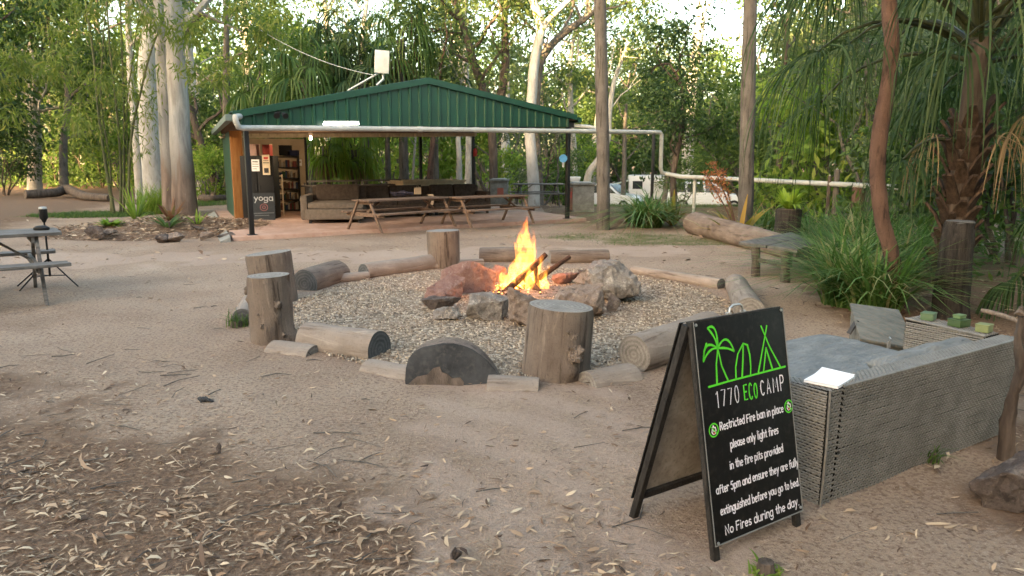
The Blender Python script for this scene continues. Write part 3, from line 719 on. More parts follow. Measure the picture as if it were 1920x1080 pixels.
# ================================================================== CAMPFIRE
fc = GP(985, 548); fc.z += .01
fire = thing('campfire', 'burning campfire with tall orange flames inside the ring of stones', 'campfire', fc)
mb = MB(); rr = random.Random(4)
def tongue(mb, base, top, r, ph, sw=.05, n=12, K=9, pinch=.28):
    base, top = Vector(base), Vector(top); pts = []; rad = []
    for i in range(K + 1):
        t = i / K
        p = base.lerp(top, t) + Vector((math.sin(ph + t * 6.5) * sw * t, math.cos(ph * 1.7 + t * 5.2) * sw * t, 0))
        prof = (.55 + .45 * math.sin(min(1, t / pinch) * math.pi / 2)) * (1 - max(0, (t - pinch) / (1 - pinch)) ** 1.25)
        pts.append(p); rad.append(max(.006, r * prof * (1 + .16 * math.sin(ph * 3 + t * 11))))
    mb.tube(pts, rad, n, wob=.25, seed=ph)
for (bx, by, tx, ty, h, r, ph) in [(-.02, 0, .02, 0, .93, .105, .3), (-.12, .02, -.12, .02, .44, .085, 1.7), (.12, .01, .17, .0, .50, .075, 2.9),
        (-.06, -.06, -.10, -.05, .60, .085, 4.1), (.06, .05, .09, .05, .62, .085, 5.3), (-.20, .02, -.27, .02, .27, .065, .9), (.20, -.04, .24, -.04, .36, .06, 2.2),
        (.03, -.10, .04, -.10, .30, .075, 3.6), (-.26, -.10, -.30, -.10, .12, .05, 1.2), (.03, .0, .08, 0, .76, .07, 3.0), (.16, .06, .22, .06, .40, .05, .2)]:
    tongue(mb, (bx, by, .02), (tx, ty, h), r * 1.28, ph, .045)
for (x, y, z, r, ph) in [(-.17, .0, .56, .016, 1), (-.19, .0, .63, .02, 2), (-.05, 0, .80, .014, 3), (.22, 0, .50, .012, 4)]:
    tongue(mb, (x, y, z), (x - .01, y, z + .07), r, ph, .01, 8, 5)
fl = mb.build('flames', M_BLACK, fire)
m, t, out = nt('flame_glow'); v = coords(t, 'Object', (1, 1, .42))
tc = nd(t, 'ShaderNodeTexCoord'); sx = nd(t, 'ShaderNodeSeparateXYZ'); t.links.new(tc.outputs['Object'], sx.inputs[0])
n1 = noi(t, v, 12, 5, .65, 1.2)
den = ramp(t, n1, [(.44, 0.0), (.52, .25), (.62, 1.0)])
hgt = ramp(t, sx.outputs['Z'], [(0, (1, .36, .05)), (.35, (1, .34, .04)), (.62, (1, .24, .022)), (1.0, (1, .16, .012))])
em = nd(t, 'ShaderNodeEmission'); t.links.new(hgt, em.inputs[0])
ml = nd(t, 'ShaderNodeMath'); ml.operation = 'MULTIPLY'; t.links.new(den, ml.inputs[0]); ml.inputs[1].default_value = 7.0
t.links.new(ml.outputs[0], em.inputs[1]); t.links.new(em.outputs[0], out.inputs['Volume'])
fl.data.materials.clear(); fl.data.materials.append(m)
rm = fl.modifiers.new('merge', 'REMESH'); rm.mode = 'VOXEL'; rm.voxel_size = .011; rm.use_smooth_shade = True
ld = bpy.data.lights.new('fire_light', 'POINT'); ld.energy = 7; ld.color = (1, .36, .10); ld.shadow_soft_size = .16
lo = bpy.data.objects.new('fire_light', ld); COL.objects.link(lo); lo.parent = fire; lo.location = (-.02, 0, .34)
M_CHAR = nmat('charred_wood', (.012, .010, .009), (.06, .035, .025), 8, (3, 3, 1), c3=(.12, .055, .03), bstr=.9, bdist=.01)
m_em = emit('glowing_embers', (1, .22, .03), 3.0)
# ash and embers
mb = MB(); n = 40; ringp = [Vector((math.cos(2 * math.pi * j / n) * .78 * (1 + .12 * noise.noise(Vector((j * .5, 1, 2)))), math.sin(2 * math.pi * j / n) * .48, -.012)) for j in range(n)]
mb.add(ringp + [p * .5 + Vector((0, 0, .05)) for p in ringp] + [Vector((0, 0, .06))], [(j, (j + 1) % n, n + (j + 1) % n, n + j) for j in range(n)] + [(n + j, n + (j + 1) % n, 2 * n) for j in range(n)])
mb.build('ash_bed', nmat('ash_and_charcoal', (.05, .045, .042), (.22, .20, .185), 18, c3=(.34, .32, .30), bstr=1.0, bdist=.02), fire, smooth=True)
rs = np.random.RandomState(3)
def pick_e(rs): 
    a = rs.rand() * 6.283; r = rs.rand() ** .6
    return (math.cos(a) * .50 * r - .06, math.sin(a) * .36 * r, .045 * (1 - r) + .012)
V, Q = pebbles(420, rs, pick_e, .02, .06, 0)
o = link('charcoal', np_mesh('charcoal', V, Q, M_CHAR), fire); tag(o, None, None, kind='stuff')
V, Q = pebbles(110, rs, pick_e, .015, .035, .008)
o = link('embers', np_mesh('embers', V, Q, m_em), fire); tag(o, None, None, kind='stuff')
def branch(label, a, b, Y1, Y2, r, seed):
    p, q = A(*a, Y1), A(*b, Y2)
    return log_obj('burning_branch', label, p, q, r * 1.1, r * .8, (M_CHAR, M_CHAR), 'firewood', 'burning branches in the campfire', .22, 1, seed, 12)
Yf = fc.y
branch('charred branch slanting up through the middle of the flames', (948, 548), (1024, 477), Yf - .15, Yf + .05, .042, 51)
branch('dark branch end sticking out right of the flames', (1010, 522), (1069, 481), Yf, Yf + .1, .032, 52)
branch('burning branch low in the flames pointing to the front right', (985, 520), (1012, 549), Yf + .1, Yf - .2, .045, 53)
branch('short upright charred branch right of the brightest flame', (1008, 548), (1003, 492), Yf - .05, Yf + .02, .035, 54)

# ================================================================== HAND LETTERING (pen strokes)
def arc(cx, cy, rx, ry, a0, a1, n=10):
    return [(cx + rx * math.cos(R(a0 + (a1 - a0) * i / n)), cy + ry * math.sin(R(a0 + (a1 - a0) * i / n))) for i in range(n + 1)]
O_ = arc(.36, .5, .36, .5, 0, 360, 14)
GLY = {
 'a': (.78, [O_, [(.72, 1), (.74, 0)]]), 'b': (.76, [[(0, 1.6), (.02, 0)], arc(.38, .48, .36, .48, 0, 360, 14)]),
 'c': (.62, [arc(.36, .5, .36, .5, 50, 310)]), 'd': (.78, [O_, [(.72, 1.6), (.74, 0)]]),
 'e': (.70, [[(.03, .5), (.66, .56)] + arc(.36, .5, .34, .5, 12, 310, 12)]),
 'f': (.52, [[(.55, 1.5)] + arc(.38, 1.3, .18, .27, 70, 180, 5) + [(.20, 0)], [(0, .92), (.5, .97)]]),
 'g': (.76, [O_, [(.72, 1), (.72, -.2)] + arc(.36, -.2, .36, .38, 0, -150, 8)]),
 'h': (.72, [[(0, 1.6), (.02, 0)], [(.02, .55)] + arc(.34, .62, .32, .38, 170, 0, 8) + [(.68, 0)]]),
 'i': (.20, [[(.08, .95), (.10, 0)], [(.08, 1.36), (.09, 1.42)]]), 'l': (.20, [[(.08, 1.6), (.10, 0)]]),
 'm': (1.1, [[(0, 1), (.02, 0)], [(.02, .55)] + arc(.28, .62, .26, .38, 170, 0, 7) + [(.54, 0)], [(.54, .55)] + arc(.80, .62, .26, .38, 170, 0, 7) + [(1.06, 0)]]),
 'n': (.70, [[(0, 1), (.02, 0)], [(.02, .55)] + arc(.34, .62, .32, .38, 170, 0, 8) + [(.67, 0)]]),
 'o': (.72, [O_]), 'p': (.76, [[(0, 1), (.02, -.6)], arc(.38, .5, .36, .5, 0, 360, 14)]),
 'r': (.50, [[(0, 1), (.02, 0)], [(.02, .55)] + arc(.30, .6, .28, .38, 170, 40, 7)]),
 's': (.58, [arc(.30, .74, .25, .26, 40, 250, 8) + arc(.28, .25, .27, .25, 80, -140, 8)]),
 't': (.52, [[(.24, 1.45), (.26, .15), (.38, 0), (.50, .05)], [(0, .95), (.5, 1.0)]]),
 'u': (.72, [[(0, 1), (0, .38)] + arc(.34, .36, .34, .36, 180, 360, 8) + [(.68, 1)], [(.68, 1), (.70, 0)]]),
 'v': (.66, [[(0, 1), (.32, 0), (.64, 1)]]), 'x': (.62, [[(0, 1), (.6, 0)], [(.58, 1), (.02, 0)]]),
 'y': (.68, [[(0, 1), (.34, .12)], [(.66, 1), (.34, .1), (.08, -.6)]]),
 'R': (.86, [[(0, 1.55), (.02, 0)], [(0, 1.52), (.4, 1.5)] + arc(.42, 1.15, .32, .35, 80, -90, 7) + [(.05, .78)], [(.35, .78), (.80, 0)]]),
 'F': (.74, [[(0, 1.55), (.02, 0)], [(0, 1.54), (.70, 1.56)], [(0, .82), (.58, .84)]]),
 'N': (.90, [[(.02, 0), (0, 1.55), (.80, 0), (.80, 1.55)]]),
 '5': (.74, [[(.66, 1.5), (.14, 1.5), (.08, .92)] + arc(.34, .5, .36, .48, 120, -140, 10)]),
 '.': (.22, [[(.08, 0), (.10, .05)]]),
 '1': (.40, [[(0, 1.35), (.22, 1.6), (.22, 0)]]), '7': (.62, [[(0, 1.6), (.58, 1.6), (.20, 0)]]),
 '0': (.62, [arc(.28, .8, .28, .8, 0, 360, 16)]), 'O': (.62, [arc(.28, .8, .28, .8, 0, 360, 16)]),
 'E': (.58, [[(.52, 1.6), (0, 1.6), (0, 0), (.52, 0)], [(0, .85), (.42, .85)]]),
 'C': (.60, [arc(.30, .8, .30, .8, 45, 315, 12)]), 'A': (.66, [[(0, 0), (.30, 1.6), (.60, 0)], [(.10, .55), (.50, .55)]]),
 'M': (.84, [[(0, 0), (.05, 1.6), (.40, .5), (.72, 1.6), (.78, 0)]]), 'P': (.62, [[(0, 0), (0, 1.6)], [(0, 1.58), (.28, 1.58)] + arc(.28, 1.18, .28, .4, 80, -90, 7) + [(0, .78)]]),
}
def text_strokes(s, x0, x1, y, xh, gap=.24, space=.55):
    """strokes of a line of hand lettering fitted between x0 and x1 on the baseline y (y downwards)"""
    wtot = sum((GLY[c][0] + gap) if c != ' ' else space for c in s) - gap
    k = (x1 - x0) / wtot; X = 0; out = []; rr = random.Random(len(s) * 7 + 1)
    for c in s:
        if c == ' ': X += space; continue
        wd, st = GLY[c]; dy = rr.uniform(-.06, .06); hs = rr.uniform(.95, 1.06)
        for line in st: out.append([(x0 + (X + px) * k, y - (py * hs + dy) * xh) for px, py in line])
        X += wd + gap
    return out
def strokes_mesh(name, strokes, to3, nrm, wd, mat, parent, thick=.0012):
    """flat painted pen strokes with round ends lying on a board"""
    mb = MB(); nrm = Vector(nrm)
    for st in strokes:
        P = [to3(*q) for q in st]
        if len(P) < 2: continue
        V = []; n = len(P)
        for i in range(n):
            tg = (P[min(i + 1, n - 1)] - P[max(i - 1, 0)])
            if tg.length < 1e-7: tg = Vector((1, 0, 0))
            tg.normalize(); sd_ = nrm.cross(tg).normalized()
            ww = wd * (1 + .16 * math.sin(i * 1.3 + len(mb.v))); V += [P[i] + sd_ * ww / 2 + nrm * thick, P[i] - sd_ * ww / 2 + nrm * thick]
        mb.add(V, [(2 * i, 2 * i + 1, 2 * i + 3, 2 * i + 2) for i in range(n - 1)])
        for e, s_ in ((0, -1), (n - 1, 1)):
            tg = (P[min(e + 1, n - 1)] - P[max(e - 1, 0)]).normalized() * s_; sd_ = nrm.cross(tg).normalized()
            fan = [P[e] + nrm * thick + sd_ * wd / 2 * math.cos(R(a)) + tg * wd / 2 * math.sin(R(a)) for a in range(0, 181, 36)]
            mb.add(fan, [tuple(range(len(fan)))])
    me = mb.build(name, mat, parent)
    return me

# ================================================================== SANDWICH BOARD
TL = Vector((.706, 2.80, .926)); TR = Vector((1.161, 3.10, .926)); BL = Vector((.797, 2.63, .0)); BR = Vector((1.252, 2.93, .0))
bk = Vector((-.290, .455, 0)) * .92                          # across the spread of the legs
sb = thing('sandwich_board', 'black folding sandwich board with green palm logo and white hand lettering', 'sign', (.85, 2.95, 0))
org = Vector(sb.location)
e1 = TR - TL; e2 = BL - TL; nF = e2.cross(e1).normalized()
if nF.y > 0: nF = -nF
M_BOARD = nmat('black_chalk_panel', (.004, .004, .004), (.008, .008, .008), 5, rough=.6, spec=.16, bstr=.08, bdist=.002, c3=(.022, .019, .017), fine=7)
M_SIGNTIM = nmat('black_stained_timber', (.009, .008, .008), (.028, .025, .022), 9, (4, 4, 1), rough=.7, bstr=.4, bdist=.003, c3=(.06, .052, .045))
M_HARD = nmat('brown_hardboard', (.24, .20, .16), (.36, .31, .255), 12, rough=.8, bstr=.3, bdist=.003, c3=(.17, .14, .11))
M_INKW = plain('white_paint_pen', (.80, .76, .80), .6, .2, var=.05)
M_INKG = plain('lime_green_paint', (.10, .62, .03), .6, .2, var=.05)
M_INKR = plain('red_paint_pen', (.55, .03, .02), .6, .2)
def plate(mb, P, n, th, mi=0):     # four corners, thickened along n
    P = [Vector(p) for p in P]; n = Vector(n).normalized() * th
    mb.hexa(P + [p + n for p in P], mi)
def st3(s, t): return TL + e1 * s + e2 * t - org
mb = MB(); plate(mb, [st3(0, 0), st3(1.0, 0), st3(1.0, .925), st3(0, .925)], -nF, .012); fp = mb.build('front_panel', M_BOARD, sb, bevel=.0015)
# timber legs behind the front panel, running below it
def leg(mb_name, top, bot, mat=M_SIGNTIM, wdt=.034, thk=.022, across=e1):
    mb = MB(); ax = across.normalized() * wdt; d = (bot - top).normalized(); nn = ax.cross(d).normalized() * thk
    t0 = top - org; b0 = bot - org
    mb.hexa([b0, b0 + ax, b0 + ax + nn, b0 + nn, t0, t0 + ax, t0 + ax + nn, t0 + nn]); return mb.build(mb_name, mat, sb, bevel=.002)
ins = -nF * .0125
def lg(t, s0): return TL + e1 * s0 + e2 * t + ins
for s0 in (0.0, .935):
    mb = MB(); a_, b_ = lg(.0, s0) - org, lg(1.0, s0) - org; ax = e1.normalized() * .034; nn = -nF * .022
    mb.hexa([b_, b_ + ax, b_ + ax + nn, b_ + nn, a_, a_ + ax, a_ + ax + nn, a_ + nn]); mb.build('leg', M_SIGNTIM, sb, bevel=.002)
# back panel
bTL = TL - e1.normalized() * .012 - nF * .050 + Vector((0, 0, -.004)); bBL = Vector((.512, 3.02, 0)); e2b = bBL - bTL
nB = e1.cross(e2b).normalized()
if nB.y < 0: nB = -nB                                          # outward, away from the front
def bt3(s, t, o=0.0): return bTL + e1 * s + e2b * t + nB * o - org
mb = MB(); plate(mb, [bt3(.03, 0), bt3(1.0, 0), bt3(1.0, .90), bt3(.03, .90)], nB, .008); mb.build('back_panel', M_HARD, sb)
mb = MB(); plate(mb, [bt3(.0, 0, .009), bt3(1.0, 0, .009), bt3(1.0, .90, .009), bt3(.0, .90, .009)], nB, .006); mb.build('back_facing', M_BOARD, sb)
for s0 in (0.0, .935):
    mb = MB(); a_, b_ = bt3(s0, -.002), bt3(s0, 1.0); ax = e1.normalized() * .03; nn = -nB * .030
    mb.hexa([b_, b_ + ax, b_ + ax + nn, b_ + nn, a_, a_ + ax, a_ + ax + nn, a_ + nn]); mb.build('leg', M_SIGNTIM, sb, bevel=.002)
mb = MB(); plate(mb, [bt3(.06, .86, -.002), bt3(.935, .86, -.002), bt3(.935, .895, -.002), bt3(.06, .895, -.002)], -nB, .018); mb.build('bottom_rail', M_SIGNTIM, sb, bevel=.002)
mb = MB(); t0, t1 = st3(.02, -.004), st3(.98, -.004); dn = -nF * .05
mb.hexa([t0 + Vector((0, 0, -.012)), t1 + Vector((0, 0, -.012)), t1 + dn + Vector((0, 0, -.016)), t0 + dn + Vector((0, 0, -.016)), t0 + Vector((0, 0, .003)), t1 + Vector((0, 0, .003)), t1 + dn + Vector((0, 0, 0)), t0 + dn])
mb.build('top_rail', M_SIGNTIM, sb, bevel=.003)
hc = st3(.52, -.01) - nF * .03; ha = e1.normalized()
mb = MB(); mb.tube([hc - ha * .04, hc - ha * .036 + Vector((0, 0, .022)), hc - ha * .018 + Vector((0, 0, .032)), hc + ha * .018 + Vector((0, 0, .032)), hc + ha * .036 + Vector((0, 0, .022)), hc + ha * .04], .0055, 8)
mb.box(hc - ha * .045, (.022, .016, .008)); mb.box(hc + ha * .045, (.022, .016, .008)); mb.build('handle', M_STEEL, sb, smooth=True)
# pale worn edge strip down both sides and bottom of the front panel
mb = MB()
for (s0, t0_, s1, t1_) in [(-.003, 0, .004, .925), (.996, 0, 1.003, .925), (.004, .921, .996, .926)]:
    plate(mb, [st3(s0, t0_), st3(s1, t0_), st3(s1, t1_), st3(s0, t1_)], nF, .0016)
mb.build('edge_strip', plain('worn_pale_edge', (.20, .20, .19), .6, .3), sb)
for (s_, t_) in ((.02, .012), (.978, .01), (.03, .915), (.975, .905)):
    mb = MB(); mb.tube([st3(s_, t_), st3(s_, t_) + nF * .004], .006, 10); mb.build('screw', M_STEEL, sb)
# logo
leafs = []
def leafloop(tip, c1, c2): # outline of a palm leaf as a closed curve from the crown (.221,.125)
    b0 = (.222, .124); out = []
    for (a_, c_, b_) in ((b0, c1, tip), (tip, c2, b0)):
        for i in range(9):
            u = i / 8; out.append(((1 - u) ** 2 * a_[0] + 2 * u * (1 - u) * c_[0] + u * u * b_[0], (1 - u) ** 2 * a_[1] + 2 * u * (1 - u) * c_[1] + u * u * b_[1]))
    return out
logo = [leafloop((.135, .032), (.245, .010), (.215, .075)), leafloop((.062, .165), (.085, .065), (.135, .110)), leafloop((.395, .150), (.330, .050), (.320, .125)),
        [(.062, .165), (.078, .125), (.110, .095)], [(.222, .124), (.190, .19), (.178, .272)], [(.222, .124), (.245, .20), (.300, .270)],
        [(.09, .2745), (.30, .2705), (.96, .2655)], [(.385, .268), (.392, .22), (.43, .165), (.50, .125), (.545, .135), (.562, .18), (.56, .23), (.548, .266)], [(.50, .127), (.478, .2), (.452, .267)],
        [(.788, .070), (.70, .185), (.640, .262)], [(.722, .066), (.80, .165), (.902, .262)], [(.755, .165), (.70, .263)], [(.755, .165), (.805, .263)]]
strokes_mesh('palm_and_tent_logo', logo, st3, nF, .0085, M_INKG, fp)
strokes_mesh('lettering', text_strokes('1770', .155, .40, .368, .0425, .42), st3, nF, .0042, M_INKW, fp)
strokes_mesh('green_lettering', text_strokes('ECO', .458, .608, .368, .041, .34), st3, nF, .0065, M_INKG, fp)
wl = text_strokes('CAMP', .648, .925, .366, .040, .42)
for (s, x0, x1, y) in [('Restricted Fire ban in place', .165, .885, .463), ('please only light fires', .255, .80, .549), ('in the fire pits provided', .228, .835, .634),
                       ('after 5pm and ensure they are fully', .062, 1.0, .718), ('extinguished before you go to bed.', .085, .99, .806), ('No Fires during the day.', .115, .965, .892)]:
    strokes_mesh('lettering', text_strokes(s, x0, x1, y, .0215 if 'No' not in s else .0235), st3, nF, .0050, M_INKW, fp)
strokes_mesh('lettering', wl, st3, nF, .0050, M_INKW, fp)
asp = e1.length / e2.length
for (cs, ct) in ((.097, .455), (.954, .445)):
    def circ(r, a0=0, a1=360, n=20): return [(cs + r * math.cos(R(a0 + (a1 - a0) * i / n)), ct + r * asp * math.sin(R(a0 + (a1 - a0) * i / n))) for i in range(n + 1)]
    strokes_mesh('fire_ban_symbol', [circ(.047)], st3, nF, .0055, M_INKG, fp)
    fl_ = [(cs + x * .03, ct + y * .03 * asp) for x, y in [(-.1, -1.1), (.25, -.5), (.6, -.6), (.75, .2), (.45, .9), (-.3, .95), (-.7, .4), (-.5, -.3), (-.1, -1.1)]]
    strokes_mesh('fire_ban_symbol', [fl_, [(cs - .008, ct - .005), (cs + .008, ct + .015)]], st3, nF, .0050, M_INKW, fp, .0014)
    strokes_mesh('fire_ban_symbol', [[(cs, ct + .012), (cs + .008, ct + .002), (cs + .006, ct + .014), (cs - .006, ct + .013)]], st3, nF, .0055, M_INKR, fp, .0018)
    strokes_mesh('fire_ban_symbol', [[(cs - .033, ct - .033 * asp), (cs + .033, ct + .033 * asp)]], st3, nF, .0040, M_INKG, fp, .0022)

# ================================================================== WICKER SOFA AND WHAT LIES ON IT
M_WICK = nmat('grey_wicker_strand', (.125, .120, .110), (.195, .190, .176), 7, rough=.5, spec=.3, bstr=.2, bdist=.002, c3=(.105, .095, .082), fine=9)
M_WICKDARK = plain('dark_gap_behind_weave', (.012, .011, .010), .9, .1)
def weave(mb, O, U_, V_, L, H, N, row=.0128, per=.031, amp=.0034):
    """real strands running along U_ in rows up V_, each going over and under the stakes"""
    O, U_, V_, N = Vector(O), Vector(U_).normalized(), Vector(V_).normalized(), Vector(N).normalized()
    nr = max(1, int(H / row)); row = H / nr; st = per / 4; nx_ = max(4, int(L / st)); rr = random.Random(int(L * 1000 + H * 77))
    for r in range(nr):
        yc = (r + .5) * row + rr.gauss(0, .0007); ph = math.pi * (r % 2) + rr.gauss(0, .06); sg = rr.uniform(0, 6); V = []
        for i in range(nx_ + 1):
            x = L * i / nx_; h = amp * math.cos(2 * math.pi * x / per + ph + .10 * math.sin(x * 9 + sg)); dy = .0009 * math.sin(x * 14 + sg); wd = row * .47 * (1.0 + .10 * math.cos(2 * math.pi * x / per + ph))
            for (q, z) in ((-1, -.0025), (-.45, .0012), (.45, .0012), (1, -.0025)): V.append(O + U_ * x + V_ * (yc + dy + q * wd) + N * (h + z + .004))
        mb.add(V, [(4 * i + k, 4 * i + k + 1, 4 * i + k + 5, 4 * i + k + 4) for i in range(nx_) for k in range(3)], 0)
sC = Vector((1.392, 3.121, 0)); sx_ = Vector((.843, .537, 0)).normalized(); sy_ = Vector((-sx_.y, sx_.x, 0))
sang = math.atan2(sx_.y, sx_.x)
sofa = thing('wicker_sofa', 'grey woven wicker outdoor sofa with its back to the camera behind the sign', 'sofa', (sC.x, sC.y, gz(sC.x, sC.y) - .005), sang)
SL, SD, SH = 1.74, .95, .555
WK = (M_WICK, M_WICKDARK)
mb = MB(); mb.hexa([(.085, 0, 0), (SL, 0, 0), (SL, .13, 0), (.085, .13, 0), (.085, -.02, SH), (SL, -.02, SH), (SL, .085, SH), (.085, .085, SH)], 1)
weave(mb, (.085, 0, 0), (1, 0, 0), (0, -.02, SH), SL - .085, SH, (0, -1, -.036)); weave(mb, (.085, -.02, SH), (1, 0, 0), (0, 1, 0), SL - .085, .105, (0, 0, 1)); weave(mb, (.085, .13, .2), (1, 0, 0), (0, -.045, .355), SL - .085, .355, (0, 1, .12))
mb.tube([(.085, -.019, SH + .001), (SL, -.019, SH + .001)], .008, 7); mb.build('back_panel', WK, sofa, auto=70)
mb = MB(); mb.hexa([(0, 0, 0), (.078, 0, 0), (.078, SD, 0), (0, SD, 0), (-.01, -.018, SH - .005), (.078, -.018, SH - .005), (.078, SD, SH - .05), (-.01, SD, SH - .05)], 1)
weave(mb, (0, SD, 0), (0, -1, 0), (-.01, -.009, SH - .012), SD, SH - .012, (-1, 0, -.02)); weave(mb, (0, 0, 0), (1, 0, 0), (0, -.018, SH - .005), .078, SH - .005, (0, -1, -.03)); weave(mb, (-.01, SD, SH - .05), (0, -1, .045), (1, 0, 0), SD + .018, .088, (0, 0, 1))
mb.tube([(-.005, -.012, 0), (-.012, -.024, SH * .5), (-.012, -.022, SH)], .006, 7); mb.build('arm', WK, sofa, auto=70)
AU0, AU1, AD = 1.60, 1.75, .56
mb = MB(); mb.hexa([(AU0, .135, 0), (AU1, .135, 0), (AU1, AD, 0), (AU0, AD, 0), (AU0, .10, SH + .005), (AU1, .10, SH + .005), (AU1, AD, SH + .025), (AU0, AD, SH + .025)], 1)
weave(mb, (AU0, AD, 0), (0, -1, 0), (0, 0, 1), AD - .11, SH + .010, (-1, 0, 0)); weave(mb, (AU0, .10, SH + .006), (0, 1, .043), (1, 0, 0), AD - .10, AU1 - AU0, (0, 0, 1)); weave(mb, (AU0, AD, 0), (1, 0, 0), (0, 0, 1), AU1 - AU0, SH + .02, (0, 1, 0))
mb.tube([(AU0 - .003, .10, SH + .008), (AU0 - .003, AD + .004, SH + .028)], .008, 7); mb.build('arm', WK, sofa, auto=70)
mb = MB(); mb.hexa([(.08, .135, .02), (AU0 - .005, .135, .02), (AU0 - .005, AD + .02, .02), (.08, SD - .02, .02), (.08, .135, .33), (AU0 - .005, .135, .33), (AU0 - .005, AD + .02, .33), (.08, SD - .02, .33)], 1)
mb.build('seat_base', WK, sofa)
mb = MB(); mb.tube([(.081, -.021, .25), (.081, -.028, .25)], .006, 8); mb.build('clip', M_BLACK, sofa)
def cushion(name, cx, cy, cz, lx, ly, th, rx=0, seed=0, slump=.0, nx=60, ny=44):
    """a flattened, creased pad"""
    top = []; bot = []
    for j in range(ny + 1):
        for i in range(nx + 1):
            u, v = i / nx * 2 - 1, j / ny * 2 - 1
            e = (1 - abs(u) ** 7) * (1 - abs(v) ** 5); q = Vector((u * lx * 2.6, v * ly * 2.6, seed))
            wr = .012 * noise.noise(q * 1.1) + .012 * noise.noise(Vector((q.x * 1.2 + q.y, q.y * 6, seed))) + .004 * noise.noise(Vector((q.x * 7, q.y * 2.5 + q.x, seed)))
            top.append(Vector((u * lx / 2, v * ly / 2, th * (.15 + .35 * e ** .5) + wr * e - slump * (v * v))))
            bot.append(Vector((u * lx / 2, v * ly / 2, -th * .4 * e ** .5)))
    n = len(top); W_ = nx + 1
    F = [(j * W_ + i, j * W_ + i + 1, (j + 1) * W_ + i + 1, (j + 1) * W_ + i) for j in range(ny) for i in range(nx)]
    FB = [tuple(n + k for k in f[::-1]) for f in F]
    edge = [i for i in range(W_)] + [j * W_ + nx for j in range(1, ny + 1)] + [ny * W_ + i for i in range(nx - 1, -1, -1)] + [j * W_ for j in range(ny - 1, 0, -1)]
    FE = [(edge[k], edge[(k + 1) % len(edge)], n + edge[(k + 1) % len(edge)], n + edge[k]) for k in range(len(edge))]
    rot = Matrix.Rotation(rx, 3, 'X')
    mb = MB(); mb.add([rot @ p + Vector((cx, cy, cz)) for p in top + bot], F + FB + FE)
    return mb.build(name, M_CANVAS, sofa, smooth=True)
cushion('seat_cushion', .73, .545, .408, 1.28, .84, .10, .02, 1.0)
cushion('back_cushion', 1.14, .165, .485, .92, .17, .13, .35, 3.0, .02)
mb = MB(); mb.tube([(.12 + 1.2 * i / 12, .155 + .006 * math.sin(i), .428 + .004 * math.sin(i * 2)) for i in range(13)], .006, 6); mb.build('piping', M_CANVAS, sofa, smooth=True)
# paper pad on the corner of the back
pp = A(1556, 700, 3.22); pad = thing('paper_pad', 'white paper pad lying on the front corner of the wicker sofa', 'paper pad', (pp.x + .01, pp.y + .02, sofa.location.z + SH + .002), sang + .25)
mb = MB(); mb.box((0, 0, .006), (.215, .15, .011)); mb.build('pages', M_PAPER, pad)
mb = MB(); ny_ = 8; V = []
for j in range(ny_ + 1):
    u = j / ny_; V += [(-.108 + .212 * u, -.075, .0130 + .012 * (max(0, u - .55) ** 2) * 3), (-.108 + .212 * u, .075, .0130 + .016 * (max(0, u - .45) ** 2) * 3)]
mb.add(V, [(2 * j, 2 * j + 2, 2 * j + 3, 2 * j + 1) for j in range(ny_)]); mb.build('curled_page', M_PAPER, pad, smooth=True)
# small green boxes in a row on the far arm
def tin(label, px, py, Y, w_, h_, d_, rz, mat, lid=None):
    p = A(px, py, Y); o = thing('plastic_box', label, 'plastic box', (p.x, p.y, p.z), rz, 'small plastic boxes on the sofa arm')
    mb = MB(); mb.box((0, 0, h_ / 2), (w_, d_, h_)); mb.build('box_body', mat, o, bevel=.004)
    mb = MB(); mb.box((0, 0, h_ + .005), (w_ * 1.04, d_ * 1.04, .010)); mb.build('lid', lid or mat, o, bevel=.002)
    return o
armtop = sofa.location.z + SH + .012
def on_arm(v, u=0): return Vector(sofa.location) + sx_ * (1.68 + u) + sy_ * v + Vector((0, 0, SH + .015 + .018 * (v - .1) / .46))
def tin2(label, v, w_, h_, d_, rz, mat, u=0.0, lift=0.0):
    o = tin(label, 1800, 610, 4.2, w_, h_, d_, 0, mat); o.location = on_arm(v, u) + Vector((0, 0, lift)); o.rotation_euler = (0, 0, sang + rz); return o
tin2('dull dark green plastic box at the far left of the row on the sofa arm', .47, .09, .034, .07, .25, plain('dark_green_plastic', (.085, .14, .07), .5, .4))
tin2('bright pale green plastic box, biggest of the row on the sofa arm', .29, .095, .034, .08, -.15, M_TINGREEN)
tin2('small green box stacked on top of the bright pale green box', .295, .06, .012, .045, -.1, plain('mid_green_plastic', (.11, .18, .075), .5, .4), .01, .046)
tin2('olive box at the right end of the row nearest the driftwood', .15, .075, .036, .07, .1, plain('olive_plastic', (.17, .20, .085), .5, .4))

# weathered box with sloping lid behind the sofa
P = dict(a=A(1597, 570, 5.28), b=A(1684, 581, 5.46), c=A(1719, 652, 4.92), d=A(1614, 633, 4.74))
bx = thing('sloping_box', 'weathered grey wooden box with a sloping lid and hasp behind the sofa', 'box', ((P['a'].x + P['c'].x) / 2, 5.1, 0))
o_ = Vector(bx.location); a, b, c, d = [P[k] - o_ for k in 'abcd']
lo_ = lambda p: Vector((p.x, p.y, -.02)); dn = lambda p, h=.022: p - Vector((0, 0, h))
bk1 = a + (a - d).normalized() * .05; bk1.z = a.z - .01; bk2 = b + (b - c).normalized() * .05; bk2.z = b.z - .01
mb = MB(); mb.hexa([lo_(d), lo_(c), lo_(b), lo_(a), dn(d), dn(c), dn(b), dn(a)]); mb.build('box_body', M_BOXGREY, bx)
ov = lambda p, k: p + (p - (a + b + c + d) / 4).normalized() * k
mb = MB(); q = [ov(x, .015) for x in (d, c, b, a)]; mb.hexa([dn(x, .020) for x in q] + q); mb.build('lid', M_BOXGREY, bx, bevel=.003)
